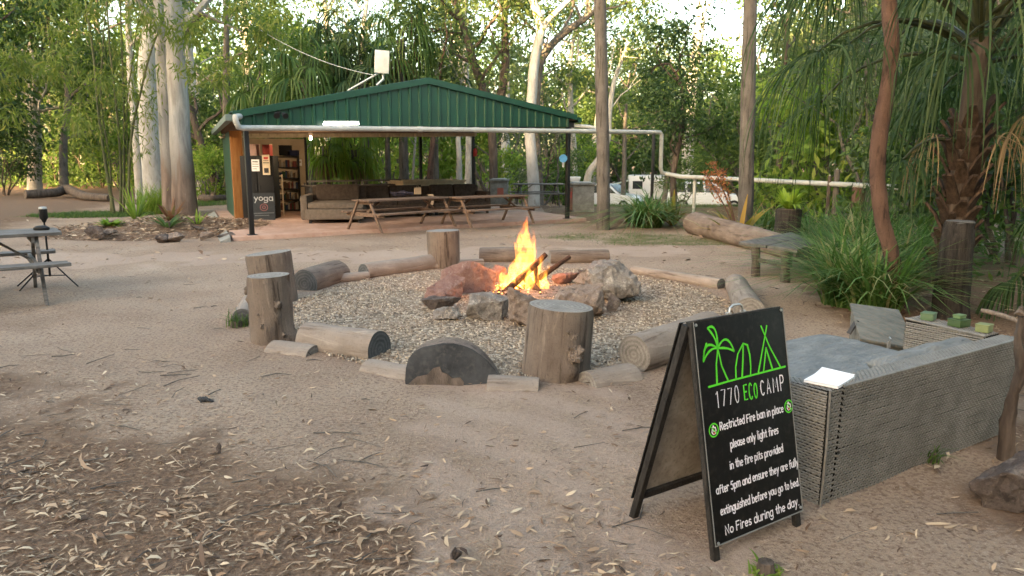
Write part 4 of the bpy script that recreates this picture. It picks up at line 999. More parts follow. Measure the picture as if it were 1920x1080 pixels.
hp = (c * .45 + d * .55); dirf = Vector((d.y - c.y, c.x - d.x, 0)).normalized()
if dirf.y > 0: dirf = -dirf
mb = MB(); mb.box(hp + dirf * .02 + Vector((0, 0, -.012)), (.025, .008, .05), Matrix.Rotation(.3, 3, 'Z')); mb.tube([hp + dirf * .02, hp + dirf * .032 + Vector((0, 0, .03)), hp + dirf * .02 + Vector((.01, .02, .035))], .005, 6); mb.build('hasp', M_STEEL, bx)
hl = (a * .5 + d * .5); mb = MB(); mb.box(hl + Vector((-.018, 0, -.05)), (.012, .05, .11), Matrix.Rotation(.5, 3, 'Y')); mb.build('handle', M_DARKGREY, bx, bevel=.003)

# ================================================================== PICNIC TABLES
def picnic_table(label, group=None, L=1.9, mat=M_TIMBER, nA=2, loc=(0, 0, 0), rz=0, Wt=.74, ov=.24):
    o = thing('picnic_table', label, 'picnic table', loc, rz, group)
    nb = 5; bw = Wt / nb
    mb = MB()
    for i in range(nb): mb.box((0, -Wt / 2 + bw * (i + .5), .735), (L + (.02 if i % 2 else 0), bw - .012, .036))
    mb.build('tabletop', mat, o, bevel=.004)
    for s in (-1, 1):
        mb = MB()
        for i in range(2): mb.box((0, s * (.70 + (i - .5) * .135), .435), (L + (.03 if i else 0), .125, .036))
        mb.build('bench_seat', mat, o, bevel=.004)
    for x in (-L / 2 + ov, L / 2 - ov):
        for s in (-1, 1):
            mb = MB(); p0 = Vector((x, s * .24, .716)); p1 = Vector((x, s * .70, 0)); w_ = Vector((0, .075, 0)); t_ = Vector((.036, 0, 0))
            mb.hexa([p1 - w_ / 2 - t_ / 2, p1 + w_ / 2 - t_ / 2, p1 + w_ / 2 + t_ / 2, p1 - w_ / 2 + t_ / 2, p0 - w_ / 2 - t_ / 2, p0 + w_ / 2 - t_ / 2, p0 + w_ / 2 + t_ / 2, p0 - w_ / 2 + t_ / 2])
            mb.build('leg', mat, o, bevel=.004)
        sg = 1 if x < 0 else -1
        mb = MB(); mb.box((x + sg * .037, 0, .395), (.036, 1.52, .09)); mb.build('seat_bearer', mat, o, bevel=.004)
        mb = MB(); mb.box((x + sg * .037, 0, .68), (.036, Wt - .08, .08)); mb.build('top_bearer', mat, o, bevel=.004)
        mb = MB(); mb.hexa([Vector((x + sg * .06, -.04, .44)), Vector((x + sg * .06, .04, .44)), Vector((x + sg * .10, .04, .44)), Vector((x + sg * .10, -.04, .44)),
                            Vector((x + sg * .42, -.04, .712)), Vector((x + sg * .42, .04, .712)), Vector((x + sg * .46, .04, .712)), Vector((x + sg * .46, -.04, .712))])
        mb.build('brace', mat, o, bevel=.003)
    return o
ta = math.atan2(.73, .68)                                       # near table runs away to the left and toward the camera
dirT = Vector((-.80, -.60, 0)).normalized(); rzT = math.atan2(dirT.y, dirT.x)
endp = Vector((-5.28, 8.55, 0)); LT = 1.8
picnic_table('weathered grey picnic table cut off by the left edge of the photo', None, LT, M_TIMBER, 2, endp + dirT * LT / 2, rzT)
tp = G(78, 431, .755); hat = thing('black_pouch', 'small flat black pouch lying on the grey picnic table', 'pouch', (tp.x, tp.y, .754), .1)
mb = MB()
for (s_, z_) in ((1, 0), (1.04, .02), (.9, .04), (.55, .055)): pass
ringn = 16; lay = [(.95, 0), (1.05, .014), (1.0, .03), (.7, .045), (.35, .05)]
V = [Vector((math.cos(2 * math.pi * j / ringn) * .085 * k, math.sin(2 * math.pi * j / ringn) * .06 * k, z + .006 * noise.noise(Vector((j, z * 90, 1))))) for k, z in lay for j in range(ringn)]
mb.add(V, [(i * ringn + j, i * ringn + (j + 1) % ringn, (i + 1) * ringn + (j + 1) % ringn, (i + 1) * ringn + j) for i in range(len(lay) - 1) for j in range(ringn)] + [tuple(range((len(lay) - 1) * ringn, len(lay) * ringn)), tuple(range(ringn))[::-1]])
mb.build('pouch_body', M_BLACK, hat, smooth=True)
mb = MB(); mb.tube([(-.06, -.05, .03), (-.02, -.062, .036), (.03, -.058, .034), (.07, -.04, .03)], .004, 6); mb.build('zip', M_DARKGREY, hat)

# black lamp on a tripod beyond the near table
tb = GP(96, 536); tri = thing('tripod_lamp', 'black cylindrical lamp with pale top on a thin black tripod beside the picnic table', 'lamp', tb)
Ht = A(93, 417, tb.y).z; Hh = A(93, 389, tb.y).z
mb = MB(); mb.tube([(0, 0, .12), (0, 0, Ht)], [.014, .011], 8); mb.build('pole', M_BLACK, tri, smooth=True)
mb = MB(); mb.tube([(0, 0, Ht - .10), (0, 0, Ht - .04)], .02, 8); mb.build('collar', M_BLACK, tri, smooth=True)
for ax_ in (R(185), R(248), R(-12)):
    e = Vector((math.cos(ax_) * .40, math.sin(ax_) * .40, 0)); mb = MB(); mb.tube([(0, 0, .34), e], [.010, .009], 6); lgm = mb.build('leg', M_BLACK, tri)
    mb = MB(); mb.tube([(0, 0, .13), e * .55 + Vector((0, 0, .14))], .006, 6); mb.build('strut', M_BLACK, tri)
mb = MB(); mb.tube([(0, 0, Ht), (0, 0, Ht + .03), (0, 0, Ht + .05), (0, 0, Hh - .02)], [.02, .03, .046, .046], 14); mb.build('lamp_body', M_BLACK, tri, smooth=True)
mb = MB(); mb.tube([(0, 0, Hh - .02), (0, 0, Hh), (0, 0, Hh + .006)], [.046, .044, .03], 14); mb.build('lamp_cap', M_STEEL, tri, smooth=True)

# ================================================================== SHED
Lp = G(472, 447, .0); Rp = G(1057, 415, .0)
U = (Rp - Lp); FW = U.length; U.normalize(); Vv = Vector((-.40, .917, 0)).normalized()
def sh(u, v, z): p = Lp + U * u + Vv * v; return Vector((p.x, p.y, z))
def tilt(u): return .022 * u                                    # the roof line climbs slightly to the right
shed = thing('open_shed', 'open sided shed with green ribbed steel gable roof and black posts', 'shed', sh(0, 0, 0))
so = Vector(shed.location)
DP = 6.6; SLAB = .085
slabP = [sh(-.38, -.35, 0), sh(FW + .55, -.32, 0), sh(FW + .35, DP + .3, 0), sh(-.42, DP + 1.9, 0)]
mb = MB(); mb.hexa([p + Vector((0, 0, -.25)) for p in slabP] + [p + Vector((0, 0, SLAB)) for p in slabP]); sl_ = mb.build('floor_slab', M_SLAB, None, origin=(0, 0, 0), bevel=.02); structure(sl_)
mb = MB(); mb.hexa([sh(-.62, -.45, -.05), sh(-.42, -.45, -.05), sh(-.46, DP + .5, -.05), sh(-.66, DP + .5, -.05), sh(-.62, -.45, .02), sh(-.42, -.45, .10), sh(-.46, DP + .5, .12), sh(-.66, DP + .5, .02)])
tag(mb.build('slab_edging', M_CONC, None, origin=sh(0, 0, 0), bevel=.02), 'rough grey concrete edging along the left side of the shed floor', 'edging')
def loc(p): return Vector(p) - so
ZE, ZP = 2.40, 3.18                                             # eave and ridge heights of the front gable
ZB = 2.19                                                       # underside of the fascia sheet
def roofz(u):
    h = FW / 2; k = 1 - abs(u - h) / (h + .34); return ZE + (ZP - ZE) * k + tilt(u) * 1.0
# front sheet: ribbed steel
mb = MB(); V = []; u = -.12; prof = []
while u < FW + .02:
    prof += [(u, 0), (u + .022, -.032), (u + .062, -.032), (u + .084, 0)]; u += .235
for (uu, off) in prof: V += [loc(sh(uu, -.30 + off, ZB + tilt(uu))), loc(sh(uu, -.30 + off, roofz(uu) - .02))]
n = len(prof); mb.add(V, [(2 * i, 2 * i + 2, 2 * i + 3, 2 * i + 1) for i in range(n - 1)])
V2 = [loc(sh(uu, -.27, ZB + tilt(uu))) for uu, _ in prof] + [loc(sh(uu, -.27, roofz(uu) - .02)) for uu, _ in prof]
mb.add(V2, [(i, n + i, n + i + 1, i + 1) for i in range(n - 1)])
mb.build('gable_sheet', M_GREEN, shed)
mb = MB()
for (u0, u1) in ((-.24, FW / 2), (FW / 2, FW + .17)):
    z0, z1 = roofz(u0), roofz(u1)
    for (d0, d1, v0, v1) in ((-.085, .045, -.375, -.335),):
        P_ = [sh(u0, v0, z0 + d0), sh(u1, v0, z1 + d0), sh(u1, v1, z1 + d0), sh(u0, v1, z0 + d0), sh(u0, v0, z0 + d1), sh(u1, v0, z1 + d1), sh(u1, v1, z1 + d1), sh(u0, v1, z0 + d1)]
        mb.hexa([loc(p) for p in P_])
mb.build('barge_cap', M_GREEN, shed)
rf = None
mb = MB()
for (u0, u1) in ((-.27, FW / 2), (FW / 2, FW + .20)):
    z0, z1 = roofz(u0), roofz(u1); K = 26
    for i in range(K):
        v0 = -.33 + (DP + 2.0) * i / K; v1 = -.33 + (DP + 2.0) * (i + .5) / K; v2 = -.33 + (DP + 2.0) * (i + 1) / K
        for (va, vb, ha, hb) in ((v0, v1, 0, .028), (v1, v2, .028, 0)):
            mb.add([loc(sh(u0, va, z0 + .03 + ha)), loc(sh(u1, va, z1 + .03 + ha)), loc(sh(u1, vb, z1 + .03 + hb)), loc(sh(u0, vb, z0 + .03 + hb))], [(0, 1, 2, 3)])
rf = mb.build('roof', M_GREEN, shed)
# ceiling lining under the roof, and rafters
M_CEIL = nmat('dull_brown_ceiling', (.16, .11, .075), (.23, .165, .115), 3, bstr=.2, bdist=.005)
mb = MB()
mb.hexa([loc(sh(-.30, -.25, ZB + .16)), loc(sh(FW + .3, -.25, ZB + .16 + tilt(FW))), loc(sh(FW + .3, DP + .2, ZB + .16 + tilt(FW))), loc(sh(-.30, DP + .2, ZB + .16)),
         loc(sh(-.30, -.25, ZB + .19)), loc(sh(FW + .3, -.25, ZB + .19 + tilt(FW))), loc(sh(FW + .3, DP + .2, ZB + .19 + tilt(FW))), loc(sh(-.30, DP + .2, ZB + .19))])
mb.build('ceiling', M_CEIL, shed)
for k in range(9):
    v = .35 + k * .72; mb = MB()
    mb.hexa([loc(sh(-.2, v, ZB + .06)), loc(sh(FW + .2, v, ZB + .06 + tilt(FW))), loc(sh(FW + .2, v + .05, ZB + .06 + tilt(FW))), loc(sh(-.2, v + .05, ZB + .06)),
             loc(sh(-.2, v, ZB + .158)), loc(sh(FW + .2, v, ZB + .158 + tilt(FW))), loc(sh(FW + .2, v + .05, ZB + .158 + tilt(FW))), loc(sh(-.2, v + .05, ZB + .158))]); mb.build('purlin', M_CEIL, shed)
def beam(name, u0, v0, u1, v1, zb, h, w_, mat):
    a, b = sh(u0, v0, 0), sh(u1, v1, 0); d = (b - a).normalized(); s_ = Vector((-d.y, d.x, 0)) * w_ / 2
    z0, z1 = zb + tilt(u0), zb + tilt(u1)
    mb = MB(); P_ = [a - s_, b - s_, b + s_, a + s_]; zz = [z0, z1, z1, z0]
    mb.hexa([loc(Vector((p.x, p.y, z))) for p, z in zip(P_, zz)] + [loc(Vector((p.x, p.y, z + h))) for p, z in zip(P_, zz)]); return mb.build(name, mat, shed)
beam('front_beam', -.15, -.18, FW + .15, -.18, ZB - .015, .12, .08, M_DARKGREY)
beam('back_beam', -.2, DP + .10, FW + .15, DP + .10, 2.17 - .02, .055, .06, M_CREAM)
# ribbed back gable seen from inside, above the back beam
mb = MB(); V = []; u = -.1; prof = []
while u < FW + .1: prof += [(u, 0), (u + .03, -.03), (u + .10, -.03), (u + .13, 0)]; u += .24
for (uu, off) in prof: V += [loc(sh(uu, DP + .04 + off, 2.21 + tilt(uu) * .8)), loc(sh(uu, DP + .04 + off, ZB + .155 + tilt(uu)))]
mb.add(V, [(2 * i, 2 * i + 2, 2 * i + 3, 2 * i + 1) for i in range(len(prof) - 1)]); mb.build('back_sheet', M_CREAM, shed)
# left eave gutter
for (name, u, mat) in (('gutter', -.31, plain('grey_green_gutter', (.13, .17, .15), .5, .4)), ('gutter', FW + .25, M_GREEN)):
    mb = MB(); zt = roofz(-.40 if u < 0 else FW + .4)
    P_ = [(u - .06, -.36), (u + .06, -.36), (u + .06, DP + 1.6), (u - .06, DP + 1.6)]
    mb.hexa([loc(sh(*q, zt - .10)) for q in P_] + [loc(sh(*q, zt + .02)) for q in P_]); mb.build(name, mat, shed)
def post(u, v, top, w_=.085, bot=0.0):
    p = sh(u, v, 0); mb = MB(); r_ = Matrix.Rotation(math.atan2(U.y, U.x), 3, 'Z')
    mb.box(loc(Vector((p.x, p.y, (top + bot) / 2))), (w_, w_, top - bot), r_); ob = mb.build('post', M_BLACKPOST, shed, bevel=.006)
    mb = MB(); mb.box(loc(Vector((p.x, p.y, bot + .006))), (.17, .17, .012), r_); mb.build('base_plate', M_BLACKPOST, ob if False else shed); return p
post(0, -.15, ZB - .012, .09, SLAB); post(FW + .02, -.15, ZB + tilt(FW) - .012, .09, SLAB)
post(FW + .02, DP, 2.15 + tilt(FW), .085, SLAB); post(5.85, DP, 2.15 + tilt(5.8), .085, SLAB); post(2.15, DP + .0, 2.20, .07, SLAB)
# left wall: green outside with an orange timber end post, back wall panel
mb = MB(); mb.hexa([loc(sh(-.06, 4.72, 0)), loc(sh(.0, 4.72, 0)), loc(sh(-.02, 8.0, 0)), loc(sh(-.08, 8.0, 0)), loc(sh(-.06, 4.72, 2.42)), loc(sh(.0, 4.72, 2.42)), loc(sh(-.02, 8.0, 2.42)), loc(sh(-.08, 8.0, 2.42))]); mb.build('side_wall', M_GREEN, shed)
mb = MB(); mb.hexa([loc(sh(-.055, 4.52, SLAB)), loc(sh(.23, 4.52, SLAB)), loc(sh(.23, 4.71, SLAB)), loc(sh(-.055, 4.71, SLAB)), loc(sh(-.055, 4.52, 2.33)), loc(sh(.23, 4.52, 2.33)), loc(sh(.23, 4.71, 2.33)), loc(sh(-.055, 4.71, 2.33))]); mb.build('timber_post', M_ORANGETIMBER, shed, bevel=.01)
M_WALLIN = nmat('cream_inner_wall', (.40, .31, .21), (.52, .41, .29), 2.5, bstr=.1, bdist=.004)
mb = MB(); mb.hexa([loc(sh(.02, DP - .02, SLAB)), loc(sh(2.12, DP - .02, SLAB)), loc(sh(2.12, DP + .06, SLAB)), loc(sh(.02, DP + .06, SLAB)), loc(sh(.02, DP - .02, 2.15)), loc(sh(2.12, DP - .02, 2.15)), loc(sh(2.12, DP + .06, 2.15)), loc(sh(.02, DP + .06, 2.15))]); mb.build('back_wall', M_WALLIN, shed)
# floodlight under the barge, roof antenna, tube light
fp_ = A(524, 213, sh(.45, -.3, 0).y - .08); fo = thing('floodlight', 'black outdoor floodlight on the left of the green gable', 'light', fp_, math.atan2(U.y, U.x))
mb = MB(); mb.box((0, .05, .02), (.05, .09, .05)); mb.build('bracket', M_BLACK, fo)
for s_ in (-.06, .07):
    mb = MB(); mb.tube([(s_, .02, 0), (s_ * 1.2, -.05, -.03), (s_ * 1.3, -.09, -.05)], [.03, .045, .06], 12); mb.build('lamp_head', M_BLACK, fo, smooth=True)
Ya = sh(2.6, 1.6, 0).y; ac = A(716, 116, Ya); an = thing('antenna_panel', 'pale flat antenna panel on a braced pole above the shed roof', 'antenna', A(716, 158, Ya))
k_ = Vector(an.location)
mb = MB(); mb.box(ac - k_, (26 / F_PX * Ya, .07, 40 / F_PX * Ya), Matrix.Rotation(.06, 3, 'Y') @ Matrix.Rotation(.15, 3, 'Z')); mb.build('panel', M_DIRTYWHITE, an, bevel=.012)
mb = MB(); mb.tube([A(717, 136, Ya) - k_ + Vector((0, .06, 0)), A(718, 148, Ya) - k_ + Vector((0, .06, 0)), A(706, 160, Ya) - k_], .03, 8); mb.build('pole', M_STEEL, an, smooth=True)
mb = MB(); mb.tube([A(712, 135, Ya) - k_ + Vector((0, .05, 0)), A(652, 170, Ya) - k_], .022, 8); mb.build('brace', M_STEEL, an, smooth=True)
t0, t1 = A(606, 232.5, sh(1.47, -.47, 0).y), A(673, 232.5, sh(2.26, -.47, 0).y)
tl = thing('tube_light', 'lit white fluorescent tube under the edge of the green gable', 'light', (t0 + t1) / 2)
M_TUBE = emit('fluorescent_glow', (1, .93, .82), 1.6)
mb = MB(); mb.tube([t0 - tl.location, t1 - tl.location], .015, 10); mb.build('tube', M_TUBE, tl, smooth=True)
mb = MB(); dd = (t1 - t0).normalized(); mid = Vector((0, .03, .03)); mb.hexa([x + mid + Vector((0, a_, b_)) for b_ in (0, .03) for x, a_ in ((t0 - tl.location, 0), (t1 - tl.location, 0), (t1 - tl.location, .04), (t0 - tl.location, .04))]); mb.build('batten', M_WHITEPAINT, tl)
lp_ = sh(1.9, 3.9, 2.08); bl = thing('ceiling_lamp', 'small warm ceiling lamp glowing inside the left of the shed', 'lamp', lp_)
mb = MB(); mb.tube([(0, 0, .08), (0, 0, .16)], .05, 12); mb.build('lamp_base', M_WHITEPAINT, bl)
mb = MB(); mb.tube([(0, 0, .08), (0, 0, .05), (0, 0, 0), (0, 0, -.03)], [.02, .028, .03, .01], 14); mb.build('lamp_shade', emit('warm_lamp_glow', (1, .66, .30), 8.0), bl, smooth=True)
ld = bpy.data.lights.new('ceiling_lamp_light', 'POINT'); ld.energy = 5.5; ld.color = (1, .72, .44); ld.shadow_soft_size = .08
lo = bpy.data.objects.new('ceiling_lamp_light', ld); COL.objects.link(lo); lo.parent = bl; lo.location = (0, 0, -.12)

# ---- inside the shed
def at(px, by, dz=SLAB): return G(px, by, dz)
angU = math.atan2(U.y, U.x)
# tall black cupboard with papers, against the left wall
cb = at(487, 410); cup = thing('black_cupboard', 'tall black cupboard with paper notices inside the shed left corner', 'cupboard', cb, 0.10)
wC = 60 / F_PX * cb.y; hC = A(480, 292, cb.y).z - SLAB
mb = MB(); mb.box((0, .32, hC / 2), (wC, .60, hC)); mb.build('cabinet', M_BLACK, cup, bevel=.01)
for s_ in (-1, 1):
    mb = MB(); mb.box((s_ * wC / 4, .010, hC / 2), (wC / 2 - .02, .016, hC - .06)); dr = mb.build('door', M_BLACK, cup, bevel=.004)
    mb = MB(); mb.box((s_ * .04, -.006, hC * .5), (.015, .014, .16)); mb.build('handle', M_DARKGREY, dr)
def notice(label, px0, py0, px1, py1, Y, mat, marks):
    p0, p1 = A(px0, py0, Y), A(px1, py1, Y); o = thing('paper_notice', label, 'notice', ((p0.x + p1.x) / 2, Y, (p0.z + p1.z) / 2))
    w_, h_ = p1.x - p0.x, p0.z - p1.z
    mb = MB(); mb.box((0, 0, 0), (w_, .006, h_)); mb.build('sheet', mat, o)
    for (x, z, sx, sz, m_) in marks:
        mb = MB(); mb.box((x * w_, -.0045, z * h_), (sx * w_, .002, sz * h_)); mb.build('printing', m_, o)
Yc = cb.y - .012
notice('white paper notice on the left door of the black cupboard', 471, 299, 487, 321, Yc, M_PAPER, [(0, .3, .7, .08, M_DARKGREY), (0, .1, .8, .04, M_DARKGREY), (0, -.1, .8, .04, M_DARKGREY), (-.1, -.3, .5, .04, M_DARKGREY)])
notice('tall pale poster with a dark round mark on the black cupboard', 491, 290, 507, 328, Yc, M_CREAM, [(0, .33, .6, .12, M_RED), (0, .1, .8, .04, M_DARKGREY), (0, -.28, .62, .24, M_DARKGREY), (0, .2, .7, .03, M_DARKGREY)])
# yoga chalkboard
yb = at(497, 412); yo = thing('yoga_board', 'dark chalkboard reading yoga leaning on the black cupboard', 'sign', yb, 0.08)
hY = A(497, 362, yb.y).z - SLAB; wY = 40 / F_PX * yb.y
def y3(s, t): return Vector((-wY / 2 + wY * s, -.062 + .05 * (1 - t), hY * (1 - t)))
nY = Vector((0, -hY, -.05)).normalized()
mb = MB(); plate(mb, [y3(0, 1), y3(1, 1), y3(1, 0), y3(0, 0)], -nY, .015); ybp = mb.build('board', plain('dark_slate_board', (.03, .035, .04), .7, .2), yo)
M_CHALK = plain('pale_chalk', (.42, .43, .44), .9, .1)
strokes_mesh('lettering', text_strokes('yoga', .08, .92, .28, .13), y3, nY, .022, M_CHALK, ybp)
strokes_mesh('lotus_drawing', [[(.5 + .17 * math.cos(a / 12 * 6.283), .53 + .13 * math.sin(a / 12 * 6.283)) for a in range(13)], [(.5 + .07 * math.cos(a / 8 * 6.283), .53 + .055 * math.sin(a / 8 * 6.283)) for a in range(9)]], y3, nY, .016, plain('dull_pink_chalk', (.25, .10, .10), .9, .1), ybp)
strokes_mesh('chalk_lines', [[(.06, .76), (.94, .74)], [(.1, .84), (.7, .83)]], y3, nY, .03, plain('dull_chalk', (.12, .13, .14), .9, .1), ybp)
# bookshelf
kb = at(535, 396); ks = thing('bookshelf', 'dark bookshelf crowded with books and games at the shed back wall', 'bookshelf', kb, angU * .4)
wK = 56 / F_PX * kb.y; hK = A(535, 292, kb.y).z - SLAB
for s_ in (-1, 1): mb = MB(); mb.box((s_ * wK / 2, .16, hK / 2), (.03, .32, hK)); mb.build('side_panel', M_BLACK, ks)
mb = MB(); mb.box((0, .318, hK / 2), (wK - .032, .012, hK)); mb.build('back_panel', M_DARKBARK, ks)
for i in range(6): mb = MB(); mb.box((0, .155, .03 + i * (hK - .06) / 5), (wK - .034, .30, .025)); mb.build('shelf', M_BLACK, ks)
rr = random.Random(12); bookm = [plain('book_' + n, c, .7, .2) for n, c in (('red', (.12, .03, .025)), ('blue', (.025, .04, .08)), ('cream', (.22, .18, .13)), ('green', (.03, .06, .03)), ('brown', (.09, .055, .03)), ('white', (.28, .27, .24)))]
for i in range(5):
    x = -wK / 2 + .05; z0 = .03 + i * (hK - .06) / 5 + .014
    while x < wK / 2 - .10:
        tb_ = rr.uniform(.025, .07); h_ = rr.uniform(.16, .27) * (hK / 2.0)
        if rr.random() < .84:
            mb = MB(); mb.box((x + tb_ / 2, .12, z0 + h_ / 2), (tb_ * .94, .19, h_))
            bo = mb.build('book', rr.choice(bookm), None, origin=(0, 0, 0)); bo.location = ks.location; bo.rotation_euler = ks.rotation_euler
            tag(bo, 'book standing among others on the dark shed bookshelf', 'book', 'books on the shed bookshelf')
        x += tb_
# ladder shelf, pale
lb = at(532, 404); ls = thing('ladder_shelf', 'narrow pale wooden ladder shelf standing before the dark bookshelf', 'shelf', lb, .12)
wL = 19 / F_PX * lb.y; hL = A(520, 327, lb.y).z - SLAB
for s_ in (-1, 1):
    mb = MB(); mb.box((-.13 + s_ * wL / 2, 0, hL / 2), (.03, .03, hL)); mb.build('upright', M_CREAM, ls)
for i in range(5): mb = MB(); mb.box((-.13, 0, .12 + i * (hL - .16) / 4), (wL - .03, .16, .028)); mb.build('rung_shelf', M_CREAM, ls)
# boxes / clutter on top of cupboard and shelf
def clutter(name, label, cat, px, by, Y, w_, h_, mat, top=None):
    p = A(px, by, Y); o = thing(name, label, cat, p); W_ = w_ / F_PX * Y; H_ = h_ / F_PX * Y
    mb = MB(); mb.box((0, .12, H_ / 2), (W_, .24, H_)); mb.build('body', mat, o, bevel=.015)
    mb = MB(); mb.box((0, .12, H_ + .008), (W_ * 1.03, .25, .016)); mb.build('lid', top or mat, o, bevel=.004)
hz = lambda Y, z: 0
clutter('red_crate', 'red and orange carton on top of the black cupboard', 'carton', 499, 292, cb.y + .12, 14, 20, plain('dull_red_card', (.25, .04, .03), .7, .2), M_TAN)
clutter('pale_carton', 'pale pink carton at the left on top of the black cupboard', 'carton', 474, 292, cb.y + .12, 15, 20, plain('pale_pink_card', (.42, .28, .25), .8, .2))
clutter('dark_bag', 'dark bag heaped on top of the bookshelf', 'bag', 529, 292, kb.y + .05, 30, 18, M_BLACK)
clutter('blue_case', 'long dark blue case on the right of the bookshelf top', 'case', 548, 292, kb.y + .05, 18, 9, plain('navy_cloth', (.02, .025, .06), .8, .2))
notice('small pale card pinned at the right end of the shed back wall', 558, 299, 566, 311, sh(1.95, DP - .06, 0).y - .02, M_PAPER, [(0, .1, .6, .3, M_TAN)])
# chaise sofa, then the brown couch behind the tables
def couch(name, label, loc_, rz, L, D, mat, seat=.42, back=.80, chaise=False, armside=(1, 1), pads=2):
    o = thing(name, label, 'sofa', loc_, rz)
    mb = MB(); mb.box((0, D / 2, .20), (L, D, .24)); mb.build('base', mat, o, bevel=.03)
    for s_ in range(pads):
        mb = MB(); w_ = (L - .3) / pads; mb.box((-L / 2 + .15 + w_ * (s_ + .5), D / 2 - .06, .385), (w_ - .01, D - .22, .15)); mb.build('seat_cushion', mat, o, bevel=.04)
        mb = MB(); mb.box((-L / 2 + .15 + w_ * (s_ + .5), D - .27, .60), (w_ - .03, .16, .40), Matrix.Rotation(-.2, 3, 'X')); mb.build('back_cushion', mat, o, bevel=.05)
    mb = MB(); mb.box((0, D - .09, .50), (L, .17, .52)); mb.build('backrest', mat, o, bevel=.04)
    for s_, on in ((-1, armside[0]), (1, armside[1])):
        if on: mb = MB(); mb.box((s_ * (L / 2 - .07), D / 2, .39), (.15, D - .02, .44)); mb.build('arm', mat, o, bevel=.04)
    for x in (-L / 2 + .08, L / 2 - .08):
        for y in (.08, D - .08): mb = MB(); mb.box((x, y, .042), (.06, .06, .08)); mb.build('foot', M_BLACK, o)
    return o
sa = at(628, 419); cz = thing('chaise_sofa', 'grey brown chaise end of the corner sofa inside the shed', 'sofa', sa, angU * .25)
wS = 106 / F_PX * sa.y
mb = MB(); mb.box((0, .75, .215), (wS, 1.5, .25)); mb.build('base', M_FABRIC, cz, bevel=.03)
mb = MB(); mb.box((.03, .72, .41), (wS - .06, 1.42, .14)); mb.build('seat_cushion', M_FABRIC, cz, bevel=.045)
mb = MB(); mb.box((-wS / 2 - .05, .80, .36), (.16, 1.3, .56)); mb.build('arm', M_FABRIC, cz, bevel=.04)
mb = MB(); mb.box((0, 1.58, .52), (wS, .18, .60)); mb.build('backrest', M_FABRICDARK, cz, bevel=.04)
mb = MB(); mb.box((-.02, 1.30, .66), (wS * .80, .17, .42), Matrix.Rotation(-.3, 3, 'X')); mb.build('back_cushion', M_FABRICDARK, cz, bevel=.06)
for x in (-wS / 2 + .1, wS / 2 - .1):
    for y in (.1, 1.4): mb = MB(); mb.box((x, y, .045), (.07, .07, .085)); mb.build('foot', M_BLACK, cz)
p = at(745, 413); couch('brown_couch', 'long dark brown couch beside the chaise behind the first table', p + Vector((-.1, .9, 0)), angU, 2.0, .9, M_FABRICDARK, armside=(0, 0))
p = at(850, 404); couch('brown_couch', 'dark brown couch with raised cushions at the right behind the tables', p + Vector((.25, .45, 0)), angU, 1.75, .9, M_FABRICDARK, armside=(0, 1))
# two long brown tables in a row
for (pf, pe, lab) in (((716, 437), (854, 425), 'brown timber picnic table at the left of the pair in the shed'), ((884, 427), (1001, 419), 'brown timber picnic table at the right of the pair near the corner post')):
    a_, b_ = G(*pf, SLAB), G(*pe, SLAB); d_ = (b_ - a_); L_ = d_.length + .16; rz_ = math.atan2(d_.y, d_.x); c_ = (a_ + b_) / 2 + Vector((-math.sin(rz_), math.cos(rz_), 0)) * .60
    tb_o = picnic_table(lab, 'picnic tables in the shed', L_, M_BROWNTIMBER, 2, (c_.x, c_.y, SLAB), rz_, ov=.08); tb_o.scale = (1, .86, .86)
# pool table
p = at(803, 396, 0.0); p = Vector((p.x, 21.6, SLAB)); p.x = (803 - 960) / F_PX * 21.9
po = thing('pool_table', 'cream sided pool table with blue cloth at the back of the shed', 'pool table', p, angU)
Lq = 1.95; mb = MB()
mb.box((0, 0, .74), (Lq, 1.1, .22)); mb.build('cabinet', M_CREAM, po, bevel=.02)
mb = MB(); mb.box((0, 0, .856), (Lq - .2, .9, .008)); mb.build('cloth', plain('blue_cloth', (.05, .07, .22), .9, .1), po)
mb = MB()
for (x, y, sx_2, sy_2) in ((0, .52, Lq + .06, .12), (0, -.52, Lq + .06, .12), (Lq / 2 - .03, 0, .12, .92), (-Lq / 2 + .03, 0, .12, .92)): mb.box((x, y, .872), (sx_2, sy_2, .05))
mb.build('rail', M_CREAM, po, bevel=.01)
for x in (-Lq / 2 + .2, Lq / 2 - .2):
    for y in (-.4, .4): mb = MB(); mb.box((x, y, .315), (.13, .13, .63)); mb.build('leg', M_CREAM, po)
mb = MB(); mb.box((-.55, -.556, .72), (.22, .012, .12)); mb.build('ball_return', M_BLACK, po)
# ledge / long bar behind the sofas
mb = MB(); a_, b_ = A(572, 350, 19.6), A(770, 345, 21.4)
bar = thing('timber_bar', 'long narrow timber bar top behind the sofas in the shed', 'bar', ((a_.x + b_.x) / 2, (a_.y + b_.y) / 2, SLAB), math.atan2(b_.y - a_.y, b_.x - a_.x))
Lb = (b_ - a_).length; zb_ = (a_.z + b_.z) / 2 - SLAB
mb.box((0, .15, zb_), (Lb, .42, .04)); mb.build('bar_top', M_TIMBER, bar)
mb = MB(); mb.box((0, .30, zb_ + .12), (Lb * .9, .05, .05)); mb.build('back_rail', M_TIMBER, bar)
for x in (-Lb / 2 + .1, 0, Lb / 2 - .1):
    mb = MB(); mb.box((x, .15, zb_ / 2), (.09, .09, zb_ - .042)); mb.build('leg', M_TIMBER, bar)
    mb = MB(); mb.box((x, .30, zb_ + .056), (.04, .04, .07)); mb.build('rail_post', M_TIMBER, bar)
